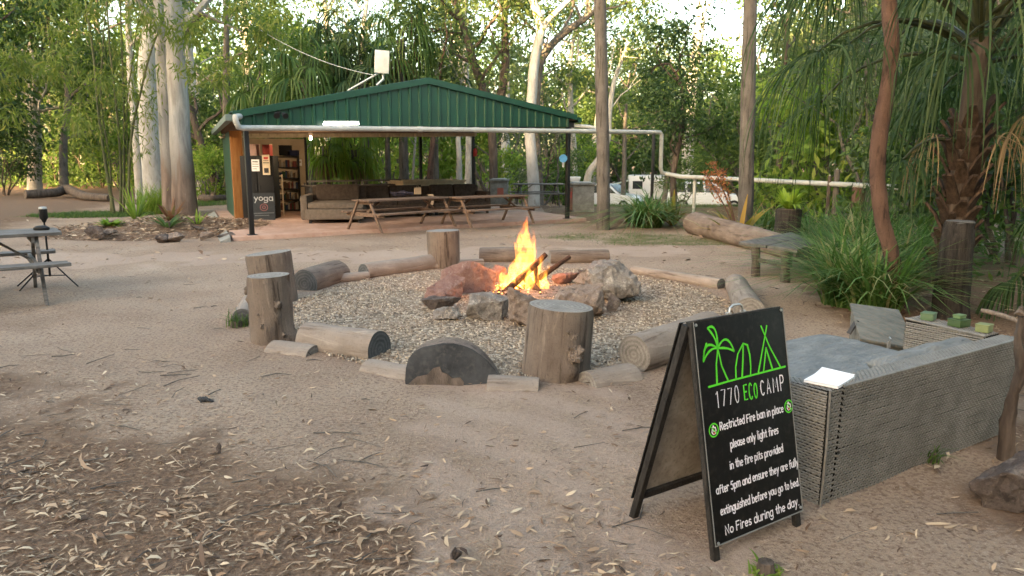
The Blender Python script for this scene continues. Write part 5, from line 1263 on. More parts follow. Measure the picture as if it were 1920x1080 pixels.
# tray, bag and cloth on the first table
tz = SLAB + .754 * .86
p = G(783, 364, tz); bg_ = thing('paper_bag', 'tan paper bag standing on the left brown table', 'bag', p, .3)
mb = MB(); mb.hexa([(-.08, -.05, 0), (.08, -.05, 0), (.08, .05, 0), (-.08, .05, 0), (-.07, -.04, .15), (.08, -.04, .16), (.07, .03, .17), (-.08, .03, .155)]); mb.build('bag_body', M_TAN, bg_)
mb = MB(); mb.tube([(-.03, -.02, .15), (-.02, -.02, .20), (.02, -.02, .20), (.03, -.02, .155)], .006, 6); mb.build('bag_handle', M_TAN, bg_)
p = G(752, 366, tz); cl = thing('folded_cloth', 'dark crumpled cloth lying on the left brown table', 'cloth', p, .2)
me = rock_mesh('cloth_heap', (.52, .30, .16), 77, plain('navy_and_brown_cloth', (.05, .045, .06), .95, .1), 14, .22); o = link('cloth_heap', me, cl); o.location = (0, 0, .05)
p = G(812, 372, SLAB + .455); cl = thing('orange_jacket', 'tan jacket hanging over the edge of the left brown table', 'jacket', G(806, 365, tz) + Vector((0, -.16, 0)), .3)
mb = MB(); mb.add([(-.07, 0, .006), (.07, .02, .006), (.08, -.12, .008), (-.06, -.14, .008), (.09, -.17, -.08), (-.05, -.18, -.06), (.06, -.175, -.22), (.01, -.18, -.24)] , [(0, 1, 2, 3), (3, 2, 4, 5), (5, 4, 6, 7)]); 
V3 = [v_ + Vector((0, .008, .010)) for v_ in mb.v]; mb.add(V3, [(3, 2, 1, 0), (5, 4, 2, 3), (7, 6, 4, 5)]); mb.build('jacket_body', M_TAN, cl)
# post fittings
p = A(891, 285, sh(FW, DP, 0).y - .07); ex = thing('fire_extinguisher', 'small red fire extinguisher hanging on a black shed post', 'fire extinguisher', p)
mb = MB(); mb.tube([(0, 0, -.14), (0, 0, -.13), (0, 0, .08), (0, 0, .12), (0, 0, .13)], [.05, .062, .062, .03, .02], 14); mb.build('cylinder', M_RED, ex, smooth=True)
mb = MB(); mb.tube([(0, 0, .13), (0, 0, .17), (.05, 0, .18)], .012, 6); mb.tube([(.02, -.02, .14), (.08, -.03, .05), (.07, -.03, -.06)], .010, 6); mb.build('valve', M_BLACK, ex)
p = A(1056, 297, sh(FW, -.15, 0).y - .07); bs_ = thing('blue_hose_reel', 'small blue fitting fixed on the front right shed post', 'fitting', p)
mb = MB(); mb.tube([(0, .02, 0), (0, -.03, 0)], [.10, .10], 16); mb.build('disc', M_BLUE, bs_); mb = MB(); mb.box((0, -.02, -.16), (.05, .05, .12)); mb.build('bracket', M_STEEL, bs_)

# ================================================================== PIPES
pY = lambda u: sh(u, -.52, 0)
pa = A(441, 219, pY(-.30).y); pipeU = 10.9
pts = [pa + Vector((0, .25, .02)), pa, pa + Vector((.005, 0, -.08)), A(447, 238, pY(-.15).y), A(456, 240, pY(.05).y)]
for u in (1, 2, 3.2, 4.4, 5.6, 6.8, 8.0, 9.2, 10.0, 10.5):
    q = pY(u); d_ = (u / 10.9); pyy = 239.5 + 9.0 * d_; t_ = A(960, pyy, q.y); pts.append(Vector((q.x, q.y, t_.z)))
pt = thing('drain_pipe', 'long white plastic pipe running along the shed front and beyond', 'pipe', sh(0, -.52, 2.2)); k_ = Vector(pt.location)
mb = MB(); mb.tube([p - k_ for p in pts], .055, 12); mb.build('pipe_run', M_PVC, pt, smooth=True)
for u in (3.6, 5.0, 8.7):
    q = pY(u); z_ = A(960, 239.5 + 9 * u / 10.9, q.y).z; c_ = Vector((q.x, q.y, z_)) - k_; mb = MB(); mb.tube([c_ - U * .06, c_ + U * .06], .061, 12); mb.build('coupling', M_PVC, pt, smooth=True)
e_ = pts[-1]; mb = MB(); mb.tube([e_ - k_, e_ + U * .10 - k_, e_ + U * .16 + Vector((0, 0, -.06)) - k_, e_ + U * .17 + Vector((0, 0, -.95)) - k_, e_ + U * .22 + Vector((0, 0, -1.05)) - k_, e_ + U * .34 + Vector((0, 0, -1.08)) - k_], .055, 12); mb.build('down_pipe', M_PVC, pt, smooth=True)
low0 = e_ + U * .34 + Vector((0, 0, -1.08))
q0 = A(1250, 329, low0.y); low = [low0] + [A(x, y, Y) for x, y, Y in ((1275, 331, low0.y - .3), (1380, 336, 18.6), (1480, 341, 17.0), (1580, 346, 15.6), (1660, 350, 14.6), (1720, 353, 14.0))]
mb = MB(); mb.tube([p - k_ for p in low], .055, 12); mb.build('lower_pipe_run', M_PVC, pt, smooth=True)
# short branch from the shed corner
c0 = A(1068, 232, sh(FW + .2, -.2, 0).y); c1 = A(1120, 243, pY(8.6).y + .02)
mb = MB(); mb.tube([c0 - k_, A(1076, 236, c0.y) - k_, A(1105, 238, (c0.y + c1.y) / 2) - k_, c1 - k_], .05, 10); mb.build('pipe_branch', M_PVC, pt, smooth=True)
q = A(1226, 250, pY(10.3).y); tg_ = thing('pipe_post', 'slim black post holding up the far end of the white pipe', 'post', (q.x, q.y, 0))
mb = MB(); mb.box((0, 0, q.z / 2 - .03), (.075, .075, q.z)); mb.build('shaft', M_BLACKPOST, tg_, bevel=.005); mb = MB(); mb.tube([(-.06, -.06, q.z), (0, -.065, q.z + .05), (.06, -.06, q.z)], .01, 6); mb.build('pipe_clip', M_STEEL, tg_)
def support(label, px, ty, Y, w_, mat, r=None):
    p = A(px, ty, Y); o = thing('support_post', label, 'post', (p.x, p.y, gz(p.x, p.y)))
    mb = MB(); mb.tube([(0, 0, -.1), (0, 0, p.z * .5), (0, 0, p.z)], w_, 10, wob=.06); mb.build('shaft', mat, o, smooth=True)
    mb = MB(); mb.tube([(-w_ * .3, 0, p.z), (0, 0, p.z + .03), (w_ * .3, 0, p.z)], .012, 6); mb.build('tie', M_STEEL, o)
support('white plastic upright below the low pipe beside the tall grass', 1303, 334, 19.6, .045, M_PVC)
support('thick brown timber stub under the low pipe', 1611, 346, 15.3, .13, M_REDBARK)
support('thin dark stake beside the low pipe left of the brown stub', 1556, 330, 15.9, .04, M_DARKBARK)
support('slim brown stake right of the dark stake at the low pipe', 1570, 318, 15.9, .06, M_GREYBARK)
# overhead wire from the trees to the roof
w0, w1 = A(420, 8, 20), A(702, 141, Ya)
mb = MB(); mb.tube([w0.lerp(w1, i / 14) + Vector((0, 0, -1.1 * (i / 14) * (1 - i / 14))) for i in range(15)], .007, 5)
tag(mb.build('overhead_wire', M_STEEL, None, origin=w1), 'thin sagging wire from the left trees to the roof antenna', 'wire')

# ================================================================== BARBECUE BLOCKS, FAR TABLE, CARS
def bbq(label, px, by, w_, ty, rz, sign):
    b = G(px, by); W_ = w_ / F_PX * b.y; H_ = A(px, ty, b.y).z; o = thing('barbecue_block', label, 'barbecue', b, rz, 'concrete barbecue blocks')
    mb = MB(); mb.box((0, .4, H_ / 2), (W_, .75, H_)); mb.build('block_base', M_CONC, o, bevel=.012)
    mb = MB(); mb.box((0, .4, H_ + .032), (W_ * 1.12, .86, .06)); mb.build('slab_top', M_CONC, o, bevel=.01)
    mb = MB(); mb.box((0, .4, H_ + .075), (W_ * .8, .6, .022)); mb.build('hotplate', M_STEEL, o)
    mb = MB(); mb.box((-W_ / 2 - .008, .4, H_ / 2 - .02), (.012, .6, H_ * .85)); mb.build('brick_facing', M_BRICK, o)
    if sign: mb = MB(); mb.box((.06, .02, H_ * .55), (W_ * .36, .012, H_ * .36)); mb.build('sign_plate', plain('faded_red_sign', (.42, .13, .09), .6, .3), o)
    else: mb = MB(); mb.box((-W_ / 2 - .02, .3, H_ * .62), (.012, .2, .2)); mb.build('sign_plate', M_RED, o)
bbq('concrete barbecue block just right of the front corner post', 1094, 398, 40, 347, .05, False)
bbq('concrete barbecue block with red sign left of the far table', 935, 386, 32, 340, -.05, True)
b = G(1010, 388); picnic_table('grey picnic table outdoors between the two barbecue blocks', None, 1.75, M_TIMBER, 2, (b.x, b.y + .8, 0), .12)
tu = A(1078, 341, 25); t_ = thing('white_basin', 'white plastic basin standing beyond the right barbecue block', 'basin', (tu.x, 25, gz(tu.x, 25)))
mb = MB(); zt = tu.z - gz(tu.x, 25); mb.box((0, 0, zt / 2), (.08, .08, zt)); mb.build('stand', M_STEEL, t_)
mb = MB(); mb.hexa([(-.14, -.1, zt), (.14, -.1, zt), (.14, .1, zt), (-.14, .1, zt), (-.19, -.14, zt + .17), (.19, -.14, zt + .17), (.19, .14, zt + .17), (-.19, .14, zt + .17)]); mb.build('bowl', M_WHITEPAINT, t_, bevel=.02)

M_CARWHITE = plain('white_car_paint', (.66, .68, .70), .25, .5, var=.03)
def car(label, loc_, rz):
    o = thing('parked_car', label, 'car', loc_, rz, 'white cars parked beyond the shed')
    W_ = .88
    prof = [(-2.25, .35), (-2.28, .75), (-2.20, 1.02), (-1.9, 1.08), (1.05, 1.02), (1.9, .92), (2.2, .78), (2.28, .5), (2.2, .32)]
    mb = MB(); n = len(prof); V = []
    for y, k in ((-W_, .96), (-W_ * .97, 1), (W_ * .97, 1), (W_, .96)): V += [Vector((x * (1 if abs(y) < W_ else .985), y, z)) for x, z in prof]
    mb.add(V, [(r * n + i, r * n + (i + 1) % n, (r + 1) * n + (i + 1) % n, (r + 1) * n + i) for r in range(3) for i in range(n)] + [tuple(range(n))[::-1], tuple(range(3 * n, 4 * n))])
    mb.build('body', M_CARWHITE, o, bevel=.05)
    mb = MB(); b0 = [(-2.12, 1.06), (1.05, 1.03), (.30, 1.62), (-1.85, 1.64)]
    def rng(y): return y
    mb.hexa([(-2.12, -.82, 1.04), (1.1, -.82, 1.0), (1.1, .82, 1.0), (-2.12, .82, 1.04), (-1.88, -.66, 1.66), (.30, -.66, 1.64), (.30, .66, 1.64), (-1.88, .66, 1.66)]); mb.build('cabin', M_CARWHITE, o, bevel=.06)
    for s_ in (-1, 1):
        for (x0, x1, x2, x3) in ((-1.95, -1.22, -1.28, -1.76), (-1.12, -.22, -.30, -1.16), (-.12, .86, .24, -.18)):
            mb = MB(); y0, y1 = .815, .695
            P_ = [(x0, s_ * y0, 1.10), (x1, s_ * y0, 1.08), (x2, s_ * y1, 1.55), (x3, s_ * y1, 1.55)]
            mb.hexa(P_ + [(x, y + s_ * .02, z) for x, y, z in P_]); mb.build('window', M_GLASS, o)
    mb = MB(); P_ = [(1.06, -.74, 1.07), (1.06, .74, 1.07), (.38, .60, 1.60), (.38, -.60, 1.60)]; mb.hexa(P_ + [(x + .025, y, z + .02) for x, y, z in P_]); mb.build('windscreen', M_GLASS, o)
    for x in (-1.38, 1.40):
        for s_ in (-1, 1):
            mb = MB(); mb.tube([(x, s_ * .70, .34), (x, s_ * .90, .34)], .34, 20); wh = mb.build('wheel', M_RUBBER, o, smooth=True)
            mb = MB(); mb.tube([(x, s_ * .895, .34), (x, s_ * .912, .34)], .21, 16); mb.build('rim', M_STEEL, wh)
    for s_ in (-.62, .62):
        mb = MB(); mb.box((2.16, s_, .74), (.16, .32, .14)); mb.build('headlight', M_GLASS, o, bevel=.02)
    mb = MB(); mb.box((2.26, 0, .52), (.06, 1.2, .18)); mb.build('grille', M_BLACK, o)
    return o
def cargz(x, y): return gz(x, y)
Yc_ = 47.0; x_ = (1140 - 960) / F_PX * Yc_
car('white car with dark side windows parked behind the slender grey tree', (x_, Yc_, gz(x_, Yc_)), -.55)
Y2 = 42.0; x2_ = (1325 - 960) / F_PX * Y2
car('white car parked behind the low pipe and orange flower spikes', (x2_, Y2, gz(x2_, Y2)), -.25)
Yv = 53; vx = (1213 - 960) / F_PX * Yv; zc = gz(vx, Yv)
cv = thing('caravan', 'white boxy caravan with one window behind the tall grass tuft', 'caravan', (vx, Yv, zc), -.12)
top_ = A(1213, 328, Yv).z - zc; Wv = 74 / F_PX * Yv
mb = MB(); mb.box((0, 0, .5 + (top_ - .5) / 2), (Wv, 2.2, top_ - .5)); mb.build('caravan_body', M_CARWHITE, cv, bevel=.12)
mb = MB(); mb.box((-Wv * .28, -1.11, top_ * .68), (Wv * .24, .03, top_ * .26)); mb.build('window', M_GLASS, cv)
mb = MB(); mb.box((Wv * .22, -1.11, top_ * .52), (Wv * .20, .03, top_ * .6)); mb.build('door', M_DIRTYWHITE, cv)
for x in (-.3, .3):
    for y in (-.95, .95): mb = MB(); mb.tube([(x, y - .1, .33), (x, y + .1, .33)], .33, 16); mb.build('wheel', M_RUBBER, cv, smooth=True)
mb = MB(); P_ = [(-Wv * .5 - 1.7, -2.9, top_ * .60), (-Wv * .5 + .4, -1.15, top_ * .82)]
mb.hexa([(-Wv * .5 - 1.8, -1.1, top_ * .58), (-Wv * .5, -1.1, top_ * .80), (-Wv * .5, 1.0, top_ * .80), (-Wv * .5 - 1.8, 1.0, top_ * .58), (-Wv * .5 - 1.8, -1.1, top_ * .60), (-Wv * .5, -1.1, top_ * .82), (-Wv * .5, 1.0, top_ * .82), (-Wv * .5 - 1.8, 1.0, top_ * .60)]); mb.build('awning', plain('pale_green_canvas', (.45, .50, .42), .8, .2), cv)
for y in (-1.0, .95):
    mb = MB(); mb.tube([(-Wv * .5 - 1.75, y, 0), (-Wv * .5 - 1.75, y, top_ * .585)], .03, 6); mb.build('awning_pole', M_STEEL, cv)

# ================================================================== RIGHT-HAND LOG, BENCH, STUMPS
def loglie(label, a, b, r1, r2, mats, seed, **kw):
    p, q = GP(*a), GP(*b); p.z += r1 * .85; q.z += r2 * .8
    return log_obj('fallen_log', label, p, q, r1, r2, mats, 'log', None, seed=seed, **kw)
loglie('big smooth brown fallen log lying behind the small bench', (1300, 437), (1512, 492), .25, .19, (M_BROWNLOG, M_CUT), 61, wob=.10, n=30, knots=((1.5, 1.2, .16, .05), (2.9, 1.8, .14, .05)))
def chain(name, label, cat, pts, rads, mat, group=None, n=12, seed=0, wob=.12):
    """one bent trunk lying or standing along world points"""
    base = Vector(pts[0]); mb = MB(); P = [Vector(p) for p in pts]
    fine = []; fr = []
    for i in range(len(P) - 1):
        a_, b_ = P[i], P[i + 1]; pa_, pb_ = P[max(i - 1, 0)], P[min(i + 2, len(P) - 1)]
        for k in range(6):
            t = k / 6; t2, t3 = t * t, t * t * t
            fine.append(.5 * ((2 * a_) + (b_ - pa_) * t + (2 * pa_ - 5 * a_ + 4 * b_ - pb_) * t2 + (3 * a_ - pa_ - 3 * b_ + pb_) * t3)); fr.append(rads[i] + (rads[i + 1] - rads[i]) * t)
    fine.append(P[-1]); fr.append(rads[-1])
    mb.tube([p - base for p in fine], fr, n, wob=wob, seed=seed)
    return mb, base, fine, fr
def solo(name, label, cat, pts, rads, mat, group=None, **kw):
    mb, base, _, _ = chain(name, label, cat, pts, rads, mat, group, **kw)
    o = mb.build(name, mat, None, smooth=True, origin=(0, 0, 0)); o.location = base; return tag(o, label, cat, group)
solo('fallen_log', 'crooked grey fallen log lying across the clearing at the far left', 'log', [Vector((GP(x, y).x, GP(x, y).y, z)) for x, y, z in ((48, 374, .20), (100, 372, .22), (128, 370, .32), (160, 376, .18), (208, 379, .16))], [.17, .18, .21, .16, .14], M_DARKBARK, seed=3)
solo('fallen_log', 'thin dark fallen log on the grass left of the green shed wall', 'log', [Vector((GP(x, y).x, GP(x, y).y, .12)) for x, y in ((376, 377), (400, 378), (424, 376))], [.12, .13, .11], M_DARKBARK, seed=4)
solo('tree_stump', 'short grey tree stump beyond the crooked log at the far left', 'stump', [A(121, 337, 41), A(120, 328, 41), A(118, 319, 41)], [.30, .26, .22], M_GREYBARK, seed=5)
M_BENCH = nmat('dark_weathered_plank', (.06, .056, .052), (.13, .124, .115), 4, (6, 1, 6), bstr=.4, bdist=.004)
bn = thing('timber_bench', 'small rough grey timber bench in front of the big brown log', 'bench', (3.7, 10.0, 0)); k_ = Vector(bn.location)
Q = [G(1384, 453, .44), G(1483, 435, .44), G(1534, 455, .44), G(1496, 468, .44)]
for i in range(2):
    l0, l1 = Q[0].lerp(Q[3], i * .5 + .01), Q[0].lerp(Q[3], i * .5 + .49); r0, r1 = Q[1].lerp(Q[2], i * .5 + .01), Q[1].lerp(Q[2], i * .5 + .49)
    mb = MB(); mb.hexa([x - k_ - Vector((0, 0, .045)) for x in (l0, l1, r1, r0)] + [x - k_ for x in (l0, l1, r1, r0)]); mb.build('seat_plank', M_BENCH, bn, bevel=.005)
for (x, y) in ((1419, 519), (1475, 531)):
    f_ = G(x, y) - k_; mb = MB(); mb.tube([f_ + Vector((0, .06, -.03)), f_ + Vector((0, .08, .2)), f_ + Vector((-.01, .10, .392))], [.062, .058, .06], 9, wob=.1); mb.build('leg', M_DARKBARK, bn, smooth=True)
for (x, y) in ((1478, 500), (1520, 506)):
    f_ = G(x, y) - k_; mb = MB(); mb.tube([f_ + Vector((0, 0, -.03)), f_ + Vector((0, 0, .392))], .055, 9, wob=.1); mb.build('leg', M_DARKBARK, bn, smooth=True)
a_, b_ = G(1419, 519) - k_, G(1475, 531) - k_
mb = MB(); mb.tube([a_ + Vector((.03, .07, .22)), b_ + Vector((-.03, .07, .22))], .03, 8); mb.build('stretcher', M_DARKBARK, bn)

# ================================================================== VEGETATION
def crownfrom(clumps, n, rs, L, W, mat, name='crown', droop=.5, shell=.45):
    """leaves spread through ragged clumps: (centre, radii)"""
    tot = sum(r[0] * r[1] * r[2] for _, r in clumps) ** 1.0
    Cs = []; Ds = []
    wts = np.array([(r[0] * r[1] * r[2]) ** .75 for _, r in clumps]); wts /= wts.sum()
    for (c, r), w_ in zip(clumps, wts):
        k = max(3, int(n * w_)); d = unit(rs.normal(size=(k, 3))); rad = (rs.rand(k) ** shell)
        p = np.array(c) + d * rad[:, None] * np.array(r) * (1 + .25 * rs.normal(size=(k, 1)))
        q = d * .6 + rs.normal(size=(k, 3)) * .8; q[:, 2] -= droop
        Cs.append(p); Ds.append(q)
    C = np.concatenate(Cs); D = np.concatenate(Ds); m = len(C)
    return leaf_mesh(name, C, D, L * (.6 + .8 * rs.rand(m)), W * (.6 + .8 * rs.rand(m)), mat, rs)
def limb(mb, p, d, L, r, depth, ends, rr, up=.12, n=6, curl=.28):
    K = 5; pts = [p]; q = p.copy(); dd = d.normalized(); rad = [r]
    for i in range(K):
        dd = (dd + Vector((rr.gauss(0, curl), rr.gauss(0, curl), rr.gauss(0, curl * .6) + up * .5))).normalized()
        q = q + dd * L / K; pts.append(q.copy()); rad.append(r * (1 - .55 * (i + 1) / K))
    mb.tube(pts, rad, n, cap=False)
    if depth <= 0: ends.append((pts[-1], L)); ends.append((pts[-3], L)); return
    for k in range(rr.choice((2, 3, 3))):
        i = rr.choice((3, 4, 5)); a = rr.uniform(0, 6.283)
        x = dd.orthogonal().normalized(); y = dd.cross(x)
        nd_ = dd * rr.uniform(.5, .9) + (x * math.cos(a) + y * math.sin(a)) * rr.uniform(.5, .9)
        limb(mb, pts[i].copy(), nd_, L * rr.uniform(.55, .75), rad[i] * .75, depth - 1, ends, rr, up, max(4, n - 1), curl)
def gum(name, label, base, path, rads, bark, leafm, seed, limbs, nleaf, L=.28, W=.075, clump=(.9, .8), group=None, extra=(), n=12, depth=1, cat='tree', droop=.5):
    """tree from a bent trunk path; limbs: list of (index along path 0..1, direction, length, radius)"""
    rr = random.Random(seed); rs = np.random.RandomState(seed)
    root = thing(name, label, cat, base, 0, group); b = Vector(base)
    mb, _, fine, fr = chain(name, '', '', path, rads, bark, n=n, seed=seed, wob=.10); off = Vector(path[0]) - b
    for v in mb.v: v += off
    ends = []
    for (t, d, ln, r_) in limbs:
        i = min(len(fine) - 1, int(t * (len(fine) - 1))); limb(mb, fine[i] - b, Vector(d), ln, r_, depth, ends, rr)
    for (pts, rds) in extra: mb.tube([Vector(p) - b for p in pts], rds, 8, cap=False, wob=.06); ends.append((Vector(pts[-1]) - b, 1.2))
    mb.build('trunk', bark, root, smooth=True)
    cl = []
    for (p, ln) in ends:
        for k in range(rr.choice((1, 2))):
            r_ = rr.uniform(.6, 1.25) * clump[0]
            cl.append(((p.x + rr.gauss(0, .35) * clump[0], p.y + rr.gauss(0, .35) * clump[0], p.z + rr.gauss(.05, .25) * clump[0]), (r_, r_, r_ * clump[1])))
    if cl and nleaf: link('crown', crownfrom(cl, nleaf, rs, L, W, leafm, droop=droop), root)
    return root
def ring_limbs(k, t0, t1, ln, r, rr, up=.5, out=1.0):
    a0 = rr.uniform(0, 6.28)
    return [(t0 + (t1 - t0) * i / max(1, k - 1), (math.cos(a0 + i * 2.4) * out, math.sin(a0 + i * 2.4) * out, up), ln * rr.uniform(.75, 1.2), r) for i in range(k)]
def pxpath(L, Y):                     # trunk centre line read off the photo
    return [A(x, y, Y if not isinstance(Y, (tuple, list)) else Y[i]) for i, (x, y) in enumerate(L)]

# ---- trees one can single out
rr = random.Random(77)
Yb = 24.8
gum('gum_tree', 'pale smooth gum trunk left of the bigger two-toned trunk, behind the garden bed', (A(292, 385, Yb).x, Yb, 0), [Vector((A(292, 392, Yb).x, Yb, -.1))] + pxpath([(288, 330), (279, 220), (277, 110), (286, 20), (288, -120), (300, -330)], Yb),
    [.37, .33, .30, .27, .24, .2, .12], M_WHITE, L_GUM, 101, ring_limbs(6, .62, .98, 3.0, .10, rr), 2600, n=16)
Yb = 21.0
gum('gum_tree', 'massive two-toned gum tree with brown flaking base beside the green shed wall', (A(347, 400, Yb).x, Yb, 0), [Vector((A(347, 412, Yb).x, Yb, -.1))] + pxpath([(346, 380), (341, 300), (335, 200), (330, 110), (325, 20), (318, -140), (300, -400)], Yb),
    [.37, .325, .29, .27, .25, .235, .2, .12], M_ROUGHGUM, L_GUM, 102, ring_limbs(6, .6, .98, 3.2, .11, rr), 2600, n=18,
    extra=[(pxpath([(322, 395), (316, 300), (309, 200), (303, 90), (290, -40), (260, -200)], 21.45), [.27, .23, .20, .18, .16, .1])])
gum('grey_tree', 'slender straight grey trunk standing alone right of the shed, behind the fire', (A(1131, 431, 16.7).x, 16.7, 0), [Vector((A(1131, 440, 16.7).x, 16.7, -.1))] + pxpath([(1131, 400), (1131, 300), (1129, 200), (1127, 100), (1125, 0), (1122, -160), (1118, -330)], 16.7),
    [.165, .15, .147, .142, .135, .13, .11, .07], M_GREYBARK, L_GUM, 103, ring_limbs(5, .82, 1, 1.8, .05, rr), 1500, n=14)
Yb = 27.5
gum('white_gum_tree', 'white forked gum trunk rising behind the right end of the green roof', (A(1000, 390, Yb).x, Yb, gz(A(1000, 390, Yb).x, Yb)), [Vector((A(1002, 392, Yb).x, Yb, -.5))] + pxpath([(1000, 340), (996, 285), (993, 240), (997, 180), (1003, 110), (1014, 55), (1006, 20), (998, -10), (992, -120), (1000, -260)], Yb),
    [.24, .22, .20, .19, .18, .175, .165, .16, .15, .12, .07], M_WHITE, L_GUM, 104, ring_limbs(4, .80, 1.0, 2.4, .06, rr), 1700, n=14,
    extra=[(pxpath([(1014, 60), (1026, 40), (1052, 14), (1075, -8), (1120, -60)], Yb), [.12, .11, .09, .08, .05])])
Yb = 30.0
gum('forked_gum_tree', 'brown gum tree with a long limb curving right above the white trunk', (A(985, 380, Yb).x, Yb, gz(A(985, 380, Yb).x, Yb)), [Vector((A(1012, 392, Yb).x, Yb, -.6))] + pxpath([(1010, 320), (1004, 230), (1010, 130), (1030, 90), (1060, 60), (1095, 36), (1115, 20)], Yb),
    [.17, .165, .16, .16, .15, .14, .12, .08], M_GREYBARK, L_GUM, 105, [(.55, (-.7, 0, .8), 2.6, .07), (.7, (.3, -.2, 1), 2.6, .07), (.85, (.4, .3, .9), 2.4, .05), (1.0, (1, 0, .4), 1.8, .05), (.95, (.2, -.5, 1), 2, .05)], 2600, L=.24, W=.09)
Yb = 29
gum('brown_gum_tree', 'dark reddish gum with leaning twin limbs behind the green gable', (A(918, 390, Yb).x, Yb, 0), [Vector((A(925, 392, Yb).x, Yb, -.1))] + pxpath([(925, 300), (918, 200), (903, 160), (886, 110), (872, 60), (850, 0)], Yb),
    [.17, .165, .165, .16, .15, .13, .09], M_DARKBARK, L_GUM, 106, ring_limbs(6, .55, 1.0, 2.6, .08, rr), 3200, L=.24, W=.09,
    extra=[(pxpath([(921, 230), (942, 170), (948, 110), (946, 40), (952, -60)], Yb), [.2, .18, .16, .13, .08])])
Yb = 32
gum('white_sapling', 'thin white sapling with leaning stem seen right of the slender grey trunk', (A(1098, 385, Yb).x, Yb, gz(A(1098, 385, Yb).x, Yb)), [Vector((A(1092, 392, Yb).x, Yb, -1))] + pxpath([(1103, 330), (1122, 300), (1140, 260), (1142, 215), (1150, 160), (1163, 120), (1178, 80)], Yb),
    [.16, .155, .14, .12, .11, .10, .08, .05], M_WHITE, L_GUM, 107, ring_limbs(5, .6, 1.0, 1.8, .035, rr, .8), 700, L=.22, W=.08)
Yb = 15.2
gum('gum_tree', 'dark straight gum trunk rising behind the low pipe and bromeliads', (A(1400, 400, Yb).x, Yb, 0), [Vector((A(1399, 425, Yb).x, Yb, -.1))] + pxpath([(1398, 380), (1401, 260), (1404, 130), (1406, 40), (1409, -60), (1412, -260)], Yb),
    [.16, .15, .145, .14, .135, .12, .07], M_GREYBARK, L_GUM, 108, ring_limbs(5, .75, 1, 1.8, .05, rr), 1200, n=14)
Yb = 46
gum('white_gum_tree', 'pale bare-topped gum against the bright sky gap at the upper right', (A(1290, 330, Yb).x, Yb, gz(A(1290, 330, Yb).x, Yb)), [Vector((A(1284, 395, Yb).x, Yb, -2))] + pxpath([(1288, 330), (1294, 200), (1304, 110), (1312, 50), (1316, 22)], Yb),
    [.42, .38, .36, .32, .30, .28], M_WHITE, L_GUM, 109, [(.55, (-1, 0, .5), 2.4, .09), (.62, (.9, .3, .5), 2.0, .07)], 900, L=.34, W=.12,
    extra=[(pxpath([(1316, 24), (1328, 6), (1345, -30)], Yb), [.2, .17, .12]), (pxpath([(1315, 24), (1308, 2), (1290, -30)], Yb), [.18, .14, .10])])
# left: big dense dark tree, and a trunk further back
Yb = 36
gum('dense_tree', 'big dense dark green tree with pale trunk at the far left edge', (A(65, 357, Yb).x, Yb, 0), [Vector((A(66, 362, Yb).x, Yb, -.1))] + pxpath([(65, 320), (66, 260), (62, 200), (60, 140)], Yb),
    [.36, .30, .27, .22, .15], M_GUM, L_GREEN, 110, ring_limbs(10, .48, 1.0, 3.2, .10, rr, .25), 6000, L=.34, W=.13, clump=(1.25, .8))
for (lab, pth, Yb, rad, bk_, seed) in [
    ('thin brown leaning sapling seen through the shed between two black posts', [(806, 345), (808, 300), (813, 255), (818, 190), (828, 110)], 28.0, .12, M_REDBARK, 120),
    ('straight grey sapling seen through the shed left of the pool table', [(728, 335), (727, 290), (726, 250), (724, 190), (722, 120)], 27.5, .11, M_GREYBARK, 121),
    ('pale slim trunk seen through the shed left of the fire extinguisher', [(861, 352), (861, 300), (859, 250), (862, 200), (870, 130)], 29.0, .12, M_WHITE, 122),
    ('very thin pale sapling seen through the shed right of the grey sapling', [(774, 338), (776, 300), (779, 258), (784, 200)], 28.5, .05, M_GUM, 123),
    ('slim pink-barked trunk left of the pale gum trunk', [(262, 350), (254, 250), (247, 170), (243, 100), (240, 20), (236, -60)], 30.0, .19, M_GUM, 124),
    ('leaning dark trunk close to the green shed wall on its left', [(412, 365), (400, 330), (384, 290), (368, 240), (356, 200)], 30.0, .22, M_DARKBARK, 125),
    ('thin pale trunk between the massive gum and the shed wall', [(375, 352), (375, 300), (373, 255), (372, 200), (370, 120)], 34.0, .12, M_WHITE, 126),
    ('slim grey trunk in the bush behind the red-brown curved trunk', [(1635, 350), (1632, 240), (1628, 140), (1622, 40), (1618, -60)], 17.0, .10, M_GREYBARK, 127),
    ('thin dark trunk in the bush right of the dark straight gum', [(1460, 350), (1464, 240), (1470, 140), (1478, 40), (1485, -80)], 21.0, .09, M_DARKBARK, 128)]:
    p0 = A(*pth[0], Yb); b_ = Vector((p0.x, Yb, gz(p0.x, Yb)))
    gum('sapling', lab, b_, [Vector((p0.x, Yb, b_.z - .1))] + pxpath(pth, Yb), [rad * 1.1] + [rad * (1 - .12 * i) for i in range(len(pth))], bk_, L_GUM, seed, ring_limbs(4, .7, 1, 1.6, rad * .4, rr), 700, L=.24, W=.08, group='slim trunks in the background bush')
